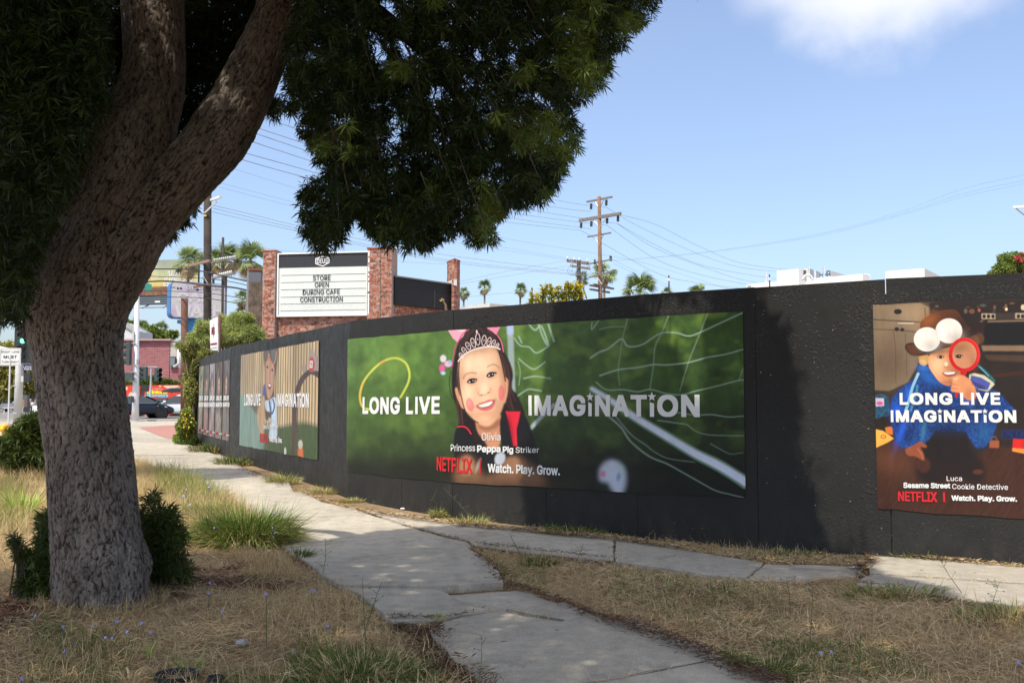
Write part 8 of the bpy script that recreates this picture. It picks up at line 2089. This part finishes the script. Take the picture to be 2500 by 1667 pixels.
# street name plate
ls = thing('street_name_sign', 'blue street name sign reading Lincoln beside the signal pole', 'sign', at(74, 896, 49.6)); PQ = Plane(54, 49.6, 100, 49.6); M_SBL = mat('sign_navy', (.018, .028, .20), .5, var=.05)
b_ = MB(); PQ.box(b_, PQ.hit(56, 895)[0], PQ.hit(97, 895)[0], PQ.hit(70, 903.5)[1], PQ.hit(70, 889.5)[1], -.02, 0); b_.build('plate', M_SBL, ls)
MB().tube([at(53, 889, 49.62), at(92, 887.5, 49.62)], .03, 6).build('hanger', M_STEEL, ls); plane_text(PQ, ls, 'Lincoln', 57.5, 83.5, 891, 898, M_WHT, .02, .012); plane_text(PQ, ls, '2300 S', 59, 77, 899.3, 902.8, M_WHT, .02, .012)
# lane sign
PR_ = Plane(0.5, 44, 50, 44.1)
rs = thing('lane_sign', 'white sign reading right lane must turn right on a thin post', 'road sign', (*at(21, 1000, 44)[:2], gz(44)))
rr = lambda x0, x1, y0, y1, off, rad: (PR_.hit(x0, 870)[0], PR_.hit(x1, 870)[0], PR_.hit(25, y1)[1], PR_.hit(25, y0)[1], rad, off)
def rrect2(pl, u0, u1, z0, z1, r_, off):
    pts = []
    for (cu_, cz, a0) in ((u1 - r_, z1 - r_, 0), (u0 + r_, z1 - r_, 90), (u0 + r_, z0 + r_, 180), (u1 - r_, z0 + r_, 270)):
        for k in range(5): a_ = R(a0 + 22.5 * k); pts.append(pl.p(cu_ + r_ * math.cos(a_), cz + r_ * math.sin(a_), off))
    return pts
for nm, m_, (u0, u1, z0, z1, rad, off), th_ in (('plate', M_WFR, rr(0.3, 50.8, 849.5, 892.5, 0, .06), .015), ('border', M_BLK, rr(1.8, 49.6, 850.9, 891.2, .003, .05), .002), ('face', mat('sign_white', (.74, .735, .70), .5, var=.03), rr(2.9, 48.6, 851.8, 890.3, .005, .045), .002)):
    MB().prism(rrect2(PR_, u0, u1, z0, z1, .05, off), np.array([*(-PR_.n), 0]) * th_).build(nm, m_, rs)
for body, x0, x1, y0, y1, bd in (('RIGHT LANE', 4.2, 47, 856.3, 861.5, .012), ('MUST', 9, 41.5, 867.5, 874.8, .03), ('TURN RIGHT', 4.2, 46.5, 881, 886, .012)): plane_text(PR_, rs, body, x0, x1, y0, y1, M_BLK, bd, .009, 1.08)
qa, qb = at(24.5, 892, 44.06), at(20, 1034, 44.06); MB().bar((qb[0], 44.06, gz(44)), (qa[0], 44.06, qa[2] + .5), .055, .055).build('post', M_POLG, rs)
# silver pole with sideways signals
s2 = thing('traffic_signal', 'silver signal pole with a three lamp head seen from the side', 'traffic light', (*at(333, 1000, 52)[:2], gz(52)))
qx = at(333, 900, 52)[0]; qt = at(335, 690, 52); MB().tube([(qx - .0, 52, gz(52)), (qx, 52, gz(52) + 1), (qt[0], 52, qt[2])], [.20, .17, .12], 18).build('pole', mat('silver_pole', (.60, .60, .60), .45, .25, var=.05), s2, smooth=True)
MB().lathe((qx, 52, gz(52)), [(.30, 0), (.30, .05), (.22, .07)], 16).build('base_plate', M_STEEL, s2)
def side_head(th, x, y0, y1, Y_, w, n_=3, flip=-1, dpx=6):
    z1, z0 = at(x, y0, Y_)[2], at(x, y1, Y_)[2]; h = (z1 - z0) / n_; cx = at(x, 850, Y_)[0]
    MB().box((cx, Y_, (z0 + z1) / 2), (.20, .36, z1 - z0)).build('signal_head', M_SIGG, th, bevel=.02)
    for k in range(n_):
        z = z1 - h * (k + .5); a_ = np.array([cx + flip * .10, Y_ - .02, z]); e_ = a_ + np.array([flip * .22, -.16, -.01])
        MB().tube([a_, e_], [.15, .155], 14, cap=False).build('visor', M_SIGG, th); MB().tube([a_ + (e_ - a_) * .05, a_ + (e_ - a_) * .12], [.14, .14], 14).build('lens', M_SIG, th)
side_head(s2, 315, 836, 891, 51.7, .2); 
for y in (837, 889, 908, 931): q_ = at(331, y, 51.85); MB().bar(at(316, y, 51.85), at(338, y, 51.75), .05, .04).build('bracket', M_STEEL, s2)
MB().box(at(337.5, 884, 51.75), (.12, .14, .28)).build('button_box', mat('box_grey', (.22, .22, .22), .5), s2); q_ = at(315.5, 919, 51.6); MB().box(q_, (.42, .22, .40)).build('walk_signal', M_SIGG, s2)
for q_ in ((331.5, 979), ): MB().box(at(323.5, 975, 51.7), (.10, .12, .34)).build('push_button', M_SIG, s2)
MB().box(at(325.7, 820, 51.8), (.10, .10, .5)).build('camera_bracket', M_STEEL, s2)
s3 = thing('traffic_signal', 'farther pair of signal heads on a thin pole before the brick building', 'traffic light', (*at(369, 1000, 66)[:2], gz(66)))
qx = at(369, 900, 66)[0]; MB().tube([(qx, 66, gz(66)), (qx, 66, at(369, 895, 66)[2])], .08, 10).build('pole', M_STEEL, s3)
side_head(s3, 357, 895, 928, 65.8, .2); side_head(s3, 384, 898, 931, 66, .2, flip=1); MB().bar(at(352, 895, 65.9), at(384, 895, 65.9), .05, .05).build('crossbar', M_STEEL, s3)
for k, (x, y, Y_) in enumerate(((356, 948, 69),)):
    sx_ = thing('walk_signal', 'black pedestrian signal box in front of the red banner', 'traffic light', (*at(x, 1000, Y_)[:2], gz(Y_))); MB().box(at(x - 2, y, Y_), (.44, .3, .46)).build('housing', M_SIG, sx_); qx = at(x, y, Y_)[0]; MB().tube([(qx, Y_ + .1, gz(Y_)), (qx, Y_ + .1, at(x, 945, Y_)[2])], .05, 8).build('post', M_STEEL, sx_)
# fire hydrant
hy = ground(10, 1078); hd = thing('fire_hydrant', 'yellow fire hydrant at the left edge beside the bush', 'fire hydrant', hy); M_HY = mat('hydrant_yellow', (.78, .42, .02), .5, var=.12); sc_ = hy[1] / FPX
hh = 44 * sc_
MB().lathe(hy, [(.13, 0), (.13, .04), (.085, .06), (.08, hh * .55), (.12, hh * .57), (.12, hh * .62), (.10, hh * .64), (.10, hh * .80), (.13, hh * .82), (.12, hh * .9), (.05, hh * .97), (.03, hh)], 20).build('barrel', M_HY, hd, smooth=True)
for s_ in (-1, 1): MB().tube([hy + np.array([0, 0, hh * .7]), hy + np.array([s_ * .17, -.02, hh * .7])], [.055, .06], 12).build('outlet', M_HY, hd, smooth=True)
MB().tube([hy + np.array([0, 0, hh * .7]), hy + np.array([0, -.18, hh * .7])], [.07, .075], 12).build('outlet', M_HY, hd, smooth=True)

# ------------------------------------------------------------------ cars
M_TYRE = mat('tyre', (.018, .018, .018), .8); M_RIM = mat('dark_rim', (.05, .05, .055), .35, .6); M_GLS = mat('car_glass', (.03, .045, .055), .08, spec=.8); M_CHR = mat('trim_silver', (.5, .5, .52), .3, .8)
M_HL = mat('headlamp', (.6, .6, .58), .15); M_AMB = mat('amber_lamp', (.8, .25, .02), .3); M_TL = mat('tail_lamp', (.4, .02, .02), .3)
def car(name, label, pos, heading, m_, L=4.69, W_=1.85, H=1.45, suv=False, roofbox=False, cat='car'):
    """heading: angle of the nose, 0 = +X"""
    th = thing(name, label, cat, pos); hd_ = R(heading); ex = np.array([math.cos(hd_), math.sin(hd_), 0]); ey = np.array([-math.sin(hd_), math.cos(hd_), 0]); ez = np.array([0, 0, 1.0]); O = np.array(pos, float)
    T_ = lambda x, y, z: O + ex * x + ey * y + ez * z
    h = L / 2
    # body as loft: stations along x with (half width, sill, shoulder height, roof height or None)
    if suv: st = [(-h, .70, .45, .85, 1.0), (-h + .12, .86, .30, .98, 1.35), (-h + .5, .92, .26, 1.02, H - .06), (-.6, .93, .25, 1.0, H), (.3, .93, .25, .98, H - .03), (1.15, .92, .25, .98, 1.04), (h - .5, .90, .26, .92, .93), (h - .12, .82, .30, .78, .79), (h, .62, .42, .60, .62)]
    else: st = [(-h, .66, .50, .86, .92), (-h + .15, .84, .34, .94, 1.0), (-h + .75, .91, .25, .96, 1.24), (-.55, .925, .23, .95, H - .01), (.1, .925, .23, .94, H), (.75, .92, .23, .93, 1.22), (1.3, .91, .23, .92, .95), (h - .45, .88, .25, .80, .83), (h - .12, .78, .28, .66, .68), (h, .58, .40, .54, .56)]
    sc = W_ / 1.86; vs = []; fs = []; nk = 12
    for (x, w, s, sh_, rf) in st:
        w *= sc; tw_ = w * (.70 if rf > sh_ + .12 else .90); ring_ = [(-w * .9, s), (-w, s + .14), (-w, (s + sh_) / 2), (-w * .98, sh_), (-tw_, max(rf - .06, sh_ + .01)), (-tw_ * .7, rf), (tw_ * .7, rf), (tw_, max(rf - .06, sh_ + .01)), (w * .98, sh_), (w, (s + sh_) / 2), (w, s + .14), (w * .9, s)]
        vs += [T_(x, y, z) for y, z in ring_]
    for i in range(len(st) - 1):
        for k in range(nk): fs.append((i * nk + k, i * nk + (k + 1) % nk, (i + 1) * nk + (k + 1) % nk, (i + 1) * nk + k))
    fs += [tuple(range(nk - 1, -1, -1)), tuple((len(st) - 1) * nk + k for k in range(nk))]
    o = MB().add(vs, fs).build('body', m_, th, smooth=True); ss = o.modifiers.new('s', 'SUBSURF'); ss.levels = 1; ss.render_levels = 2
    wx = (-h + .92, h - .92)
    for s_ in (-1, 1):
        wb_ = W_ / 2
        # side glazing following the tumblehome
        a0, a1, a2, a3 = ((-1.75, 1.1, -1.25, .35) if not suv else (-1.85, 1.15, -1.65, .35)); zt_ = H - .13; zb_ = .97
        tw_ = wb_ * .76; P4 = [T_(a0, s_ * (wb_ * .965), zb_), T_(a1, s_ * (wb_ * .955), zb_), T_(a3, s_ * tw_, zt_), T_(a2, s_ * tw_, zt_)]
        P4 = [q_ + ey * s_ * .012 for q_ in P4]; MB().prism(P4, -ey * s_ * .02).build('side_window', M_GLS, th)
        MB().bar(T_(-.32, s_ * (wb_ * .965 + .016), zb_), T_(-.34, s_ * (tw_ + .016), zt_), .05, .02).build('door_pillar', m_, th)
        MB().bar(T_(a0, s_ * (wb_ * .965 + .02), zb_ - .012), T_(a1, s_ * (wb_ * .955 + .02), zb_ - .012), .015, .02).build('window_trim', M_CHR, th)
        MB().tube([T_(.95, s_ * wb_ * .92, 1.0), T_(.93, s_ * (wb_ + .12), 1.06)], [.05, .09], 10).build('mirror', m_, th, smooth=True)
        MB().bar(T_(h - .75, s_ * (wb_ * .93), .74), T_(h - .22, s_ * (wb_ * .76), .68), .10, .09).build('headlight', M_HL, th); MB().box(T_(.98, s_ * (wb_ + .0), .80), (.07, .07, .04)).build('side_marker', M_AMB, th)
        MB().bar(T_(-h + .03, s_ * .55, .88), T_(-h + .35, s_ * (wb_ * .93), .86), .08, .10).build('tail_light', M_TL, th)
        for xw in wx:
            c = T_(xw, s_ * (wb_ - .11), .345); Mx = np.column_stack([ex, ez, ey * s_])
            w_ = MB().lathe(c, [(.20, -.12), (.335, -.12), (.35, -.09), (.35, .08), (.335, .12), (.24, .125)], 26, Mx).build('wheel', M_TYRE, th, smooth=False)
            rb = MB().lathe(c, [(.235, .10), (.24, .127), (.20, .11)], 22, Mx)
            for k in range(5): a_ = 2 * math.pi * k / 5; rb.bar(c + ey * s_ * .125, c + ey * s_ * .125 + (ex * math.cos(a_) + ez * math.sin(a_)) * .22, .05, .02, up=tuple(ey))
            part_in(rb.build('rim', M_RIM), w_)
            MB().lathe(c - ey * s_ * .02, [(.40, -.1), (.405, .135), (.375, .14), (.37, -.1)], 26, Mx).build('wheel_arch', M_TYRE, th)
    for nm, (xa, za, xb, zb2) in (('windscreen', (1.28, .975, .42, H - .06)), ('rear_window', (-h + .42, 1.04, -.95, H - .05))) if not suv else (('windscreen', (1.20, .99, .42, H - .05)), ('rear_window', (-h + .10, 1.0, -h + .42, H - .16))):
        n_ = unit(np.array([[(zb2 - za) * (1 if nm[0] == 'w' else -1), 0, abs(xb - xa)]]))[0]; off = (ex * n_[0] + ez * n_[2]) * .03
        P4 = [T_(xa, -W_ * .42, za) + off, T_(xa, W_ * .42, za) + off, T_(xb, W_ * .33, zb2) + off, T_(xb, -W_ * .33, zb2) + off]; MB().prism(P4, -off * .6).build(nm, M_GLS, th)
    if roofbox: 
        b_ = MB(); 
        prof = [(-1.05, .0, .40), (-1.0, .22, .42), (-.3, .33, .42), (.6, .30, .40), (1.1, .10, .25), (1.15, .04, .18)]; vs = []
        for (x, hh_, w) in prof: vs += [T_(x, -w, H + .10), T_(x, -w * .95, H + .10 + hh_ * .8), T_(x, 0, H + .10 + hh_), T_(x, w * .95, H + .10 + hh_ * .8), T_(x, w, H + .10)]
        b_.add(vs, [(i * 5 + k, i * 5 + (k + 1) % 5, i * 5 + 5 + (k + 1) % 5, i * 5 + 5 + k) for i in range(5) for k in range(5)] + [(4, 3, 2, 1, 0), (25, 26, 27, 28, 29)]); rb_ = b_.build('roof_box_shell', mat('roof_box_black', (.03, .032, .036), .4)); tag(rb_, 'black roof box carried on the white car', 'roof box')
        for x in (-.6, .5): MB().bar(T_(x, -.6, H + .06), T_(x, .6, H + .06), .06, .05).build('roof_bar', M_TYRE, th)
    return th
cpos = at(335, 1020, 61.5); M_NAVY = mat('navy_car_paint', (.012, .016, .032), .22, .3, var=.05, spec=.7); M_WCAR = mat('white_car_paint', (.78, .79, .80), .25, var=.02, spec=.6); M_RCAR = mat('red_car_paint', (.30, .012, .015), .25, var=.05)
car('parked_car', 'dark navy hatchback with black wheels behind the silver signal pole', (cpos[0], 61.5, gz(61.5)), 38, M_NAVY, L=4.35)
wp_ = at(432, 1010, 64.6); car('parked_car', 'white car with a black roof box next to the ivy', (wp_[0], 65.0, gz(65.0)), 180 + 20, M_WCAR, roofbox=True, H=1.58, suv=False)
rp_ = at(384, 1000, 70.5); car('parked_car', 'red car mostly hidden behind the navy and the white car', (rp_[0], 70.9, gz(70.9)), 20, M_RCAR)
vp_ = at(0, 990, 112); car('parked_car', 'white car seen from behind at the left edge of the street', (vp_[0], 112, gz(112)), 62, M_WCAR, H=1.72, W_=1.95, suv=True)
gp_ = at(27, 990, 118); car('parked_car', 'dark grey car next to the white one at the left', (gp_[0], 118, gz(118)), 70, mat('grey_car_paint', (.05, .052, .055), .3), H=1.5)
# kerbside clutter on the far left
cb = thing('utility_cabinet', 'tall dark grey kiosk beside the two people', 'cabinet', (*at(64, 1000, 100)[:2], gz(100))); A = at(64, 968, 100); MB().box((A[0], 100, gz(100) + .9), (.50, .5, 1.75)).build('cabinet_body', mat('kiosk_grey', (.10, .10, .105), .5), cb, bevel=.02); MB().box((A[0], 99.74, gz(100) + .35), (.46, .03, .45)).build('cabinet_door', M_SIG, cb)
hz_ = thing('hazard_board', 'orange and black striped hazard board by the kerb', 'road sign', (*at(55.5, 1005, 96)[:2], gz(96))); A = at(55.5, 1000, 96)
MB().box((A[0], 96, gz(96) + .95), (.26, .03, .85)).build('board', mat('hazard_orange', (.72, .27, .03), .6), hz_); MB().box((A[0], 96.03, gz(96) + .27), (.05, .04, .54)).build('post', M_STEEL, hz_)
for k in range(4): z = gz(96) + .60 + k * .20; MB().prism([(A[0] - .13, 95.98, z), (A[0] + .13, 95.98, z + .12), (A[0] + .13, 95.98, z + .20), (A[0] - .13, 95.98, z + .08)], (0, -.004, 0)).build('stripe', M_FASC, hz_)
bs = thing('street_bench', 'pale low bench frame standing on the far pavement', 'bench', (*at(20, 1010, 84)[:2], gz(84))); A = at(22, 1010, 84)
for x in (-.42, .42): MB().bar((A[0] + x, 84, gz(84)), (A[0] + x, 84, gz(84) + .50), .07, .07).build('leg', M_WB2, bs)
MB().box((A[0], 84, gz(84) + .53), (1.0, .35, .06)).build('seat', M_WB2, bs)
wl = thing('low_wall', 'low white wall behind the trunk at the far corner', 'wall', (*at(90, 1010, 74)[:2], gz(74))); A = at(81, 995, 74); B = at(110, 995, 74); MB().box(((A[0] + B[0]) / 2, 74, gz(74) + .38), (B[0] - A[0], .25, .75)).build('wall_block', M_WB, wl)

# ------------------------------------------------------------------ two people far down the street
def person(px, pyfeet, pytop, Y_, label, shirt, trouser, cap, carry=False):
    H = (pyfeet - pytop) / FPX * Y_; f0 = at(px, pyfeet, Y_); base = np.array([f0[0], Y_, gz(Y_)]); s = H / 1.75
    th = thing('person', label, 'person', base)
    def skinned(name, verts, edges, rad, m_):
        me_ = bpy.data.meshes.new(name); me_.from_pydata([tuple(base + np.array(v_) * s) for v_ in verts], edges, []); me_.materials.append(m_)
        o = bpy.data.objects.new(name, me_); COL.objects.link(o); o.parent = th; o.matrix_parent_inverse = Matrix.Translation(-th.location)
        sk = o.modifiers.new('k', 'SKIN'); sk.use_smooth_shade = True
        for i, r_ in enumerate(rad): me_.skin_vertices[0].data[i].radius = (r_ * s, r_ * s)
        me_.skin_vertices[0].data[0].use_root = True; o.modifiers.new('s', 'SUBSURF').levels = 1; return o
    skn = mat('skin', (.42, .24, .16), .6)
    skinned('body', [(0, 0, .95), (0, 0, 1.2), (0, 0, 1.42), (0, -.01, 1.52), (0, -.02, 1.62), (0, -.02, 1.72), (-.10, 0, .88), (-.11, -.04, .48), (-.11, 0, .07), (-.11, -.12, .03), (.10, 0, .88), (.11, .06, .48), (.12, .12, .09), (.12, 0, .03), (-.19, 0, 1.40), (-.25, -.04, 1.14), (-.23, -.14, .92), (-.22, -.18, .84), (.19, 0, 1.40), (.25, -.02, 1.14), (.24, -.12, .92), (.23, -.16, .84)],
            [(0, 1), (1, 2), (2, 3), (3, 4), (4, 5), (0, 6), (6, 7), (7, 8), (8, 9), (0, 10), (10, 11), (11, 12), (12, 13), (2, 14), (14, 15), (15, 16), (16, 17), (2, 18), (18, 19), (19, 20), (20, 21)],
            [.13, .13, .14, .055, .095, .07, .09, .06, .045, .035, .09, .06, .045, .035, .065, .045, .035, .035, .065, .045, .035, .035], skn)
    skinned('shirt', [(0, 0, .92), (0, 0, 1.2), (0, 0, 1.42), (-.19, 0, 1.41), (-.245, -.03, 1.18), (.19, 0, 1.41), (.245, -.02, 1.18)], [(0, 1), (1, 2), (2, 3), (3, 4), (2, 5), (5, 6)], [.15, .152, .155, .08, .062, .08, .062], shirt)
    skinned('trousers', [(0, 0, .95), (-.10, 0, .86), (-.11, -.04, .48), (-.11, 0, .10), (.10, 0, .86), (.11, .06, .48), (.12, .12, .12)], [(0, 1), (1, 2), (2, 3), (0, 4), (4, 5), (5, 6)], [.15, .108, .08, .065, .108, .08, .065], trouser)
    MB().lathe(base + np.array([0, -.01, 1.66]) * s, [(.11 * s, 0), (.115 * s, .05 * s), (.08 * s, .11 * s), (.02 * s, .13 * s)], 12).build('cap' if cap else 'hair', cap or mat('dark_hair', (.02, .016, .012), .7), th, smooth=True)
person(78.5, 1013, 984, 101, 'person in white top and blue jeans standing by the kiosk', M_WB, mat('blue_jeans', (.045, .12, .24), .8), None)
person(73.5, 1011, 980, 104, 'person in dark clothes and white cap left of the one in jeans', mat('dark_cloth', (.03, .03, .035), .9), mat('dark_cloth2', (.025, .025, .03), .9), M_WB)

# ------------------------------------------------------------------ neighbouring street tree just outside the left of the frame; its shade crosses the path
nb = thing('street_tree', 'second dark street tree standing left outside the picture, shading the far path', 'tree', (-8.6, 13.4, gz(13.4)))
MB().tube([(-8.6, 13.4, gz(13.4)), (-8.5, 13.4, 2.4), (-8.0, 13.5, 5.0)], [.28, .22, .14], 12).build('trunk', M_BARK, nb, smooth=True)
P = []
for k in range(2600):
    d_ = unit(rng.normal(0, 1, (1, 3)))[0] * (rng.random() ** .4); q_ = np.array([-7.6, 13.6, 6.2]) + d_ * np.array([1.5, 1.1, 1.6])
    x, y = proj(q_)
    if x < -12 or y < -30 or (x < 130 and y < 480): P.append(q_)
P = np.array(P); V_, F_, T_ = leaf_bursts(P, unit(rng.normal(0, 1, P.shape)), 14, .17, .03, .3 + .2 * rng.random(len(P))); stuff(npmesh('crown', V_, F_, M_LEAF, nb, T_))

# ------------------------------------------------------------------ crusts of old paste and chipped paint on the hoarding
def lumps(name, pts, sz, m_, off=.001, fl=.45):
    V_ = []; F_ = []
    for (s_, z_) in pts:
        r_ = sz * rng.uniform(.4, 1.3); c = wpt(np.array(s_), np.array(z_), off); k = int(seg_of(s_)); e_ = (NODES[k + 1] - NODES[k]) / SEG[k]; e_ = np.array([*e_, 0]); n_ = np.array([e_[1], -e_[0], 0]); up_ = np.array([0, 0, 1.0]); b_ = len(V_)
        a0 = rng.uniform(0, 6.28); st_ = rng.uniform(.6, 1.8)
        for j in range(5): a_ = a0 + 2 * math.pi * j / 5; V_.append(c + (e_ * math.cos(a_) * st_ + up_ * math.sin(a_)) * r_ * rng.uniform(.6, 1.1))
        V_.append(c + n_ * r_ * fl + (e_ * rng.normal(0, .2) + up_ * rng.normal(0, .2)) * r_); F_ += [(b_ + j, b_ + (j + 1) % 5, b_ + 5) for j in range(5)]
    return stuff(npmesh(name, np.array(V_), np.array(F_), m_, fence))
M_CRUST = mat('black_crust', (.026, .025, .024), .5, var=.3, spec=.35); pts = []
def along(x0, y0, x1, y1, n, spread, side=1):
    a, b = whit(x0, y0), whit(x1, y1)
    for _ in range(n): t_ = rng.random(); h_ = abs(rng.normal(0, spread)); pts.append((a[0] + (b[0] - a[0]) * t_ + rng.normal(0, .01), a[1] + (b[1] - a[1]) * t_ + h_ * side))
along(850, 826, 1812, 757, 900, .07); along(1552, 770, 1812, 757, 500, .08); along(2132, 741, 2500, 724, 500, .06); along(590, 862, 780, 828, 200, .05)
for (x, y, w, h, n) in ((1850, 800, 22, 70, 130), (1980, 860, 80, 110, 160), (2110, 900, 14, 120, 160), (2100, 760, 30, 40, 120), (2000, 1100, 90, 110, 110), (2120, 1200, 14, 40, 60), (1900, 720, 60, 14, 60), (2300, 1290, 150, 30, 90), (810, 950, 14, 120, 60), (1000, 1200, 120, 18, 60)):
    for _ in range(n): pts.append(whit(min(x + rng.normal(0, w * .6), 2498), y + rng.normal(0, h * .6)))
pts = [q_ for q_ in pts if .03 < q_[1] < 2.4 and not any(p_.s0 < q_[0] < p_.s1 and p_.z[0] < q_[1] < min(p_.z[1], p_.z[3]) + .0 for p_ in (P1, P2, P3))]
lumps('paste_crust', pts, .011, M_CRUST)
lumps('paint_chip', [q_ for q_ in (whit(x_, y_) for x_, y_ in zip(rng.uniform(790, 2490, 170), rng.uniform(720, 1330, 170))) if .03 < q_[1] < 2.38 and not any(p_.s0 < q_[0] < p_.s1 and p_.z[0] < q_[1] < p_.z[1] for p_ in (P1, P2))], .0042, mat('bare_wood_chip', (.42, .38, .32), .8), .0025, .2)
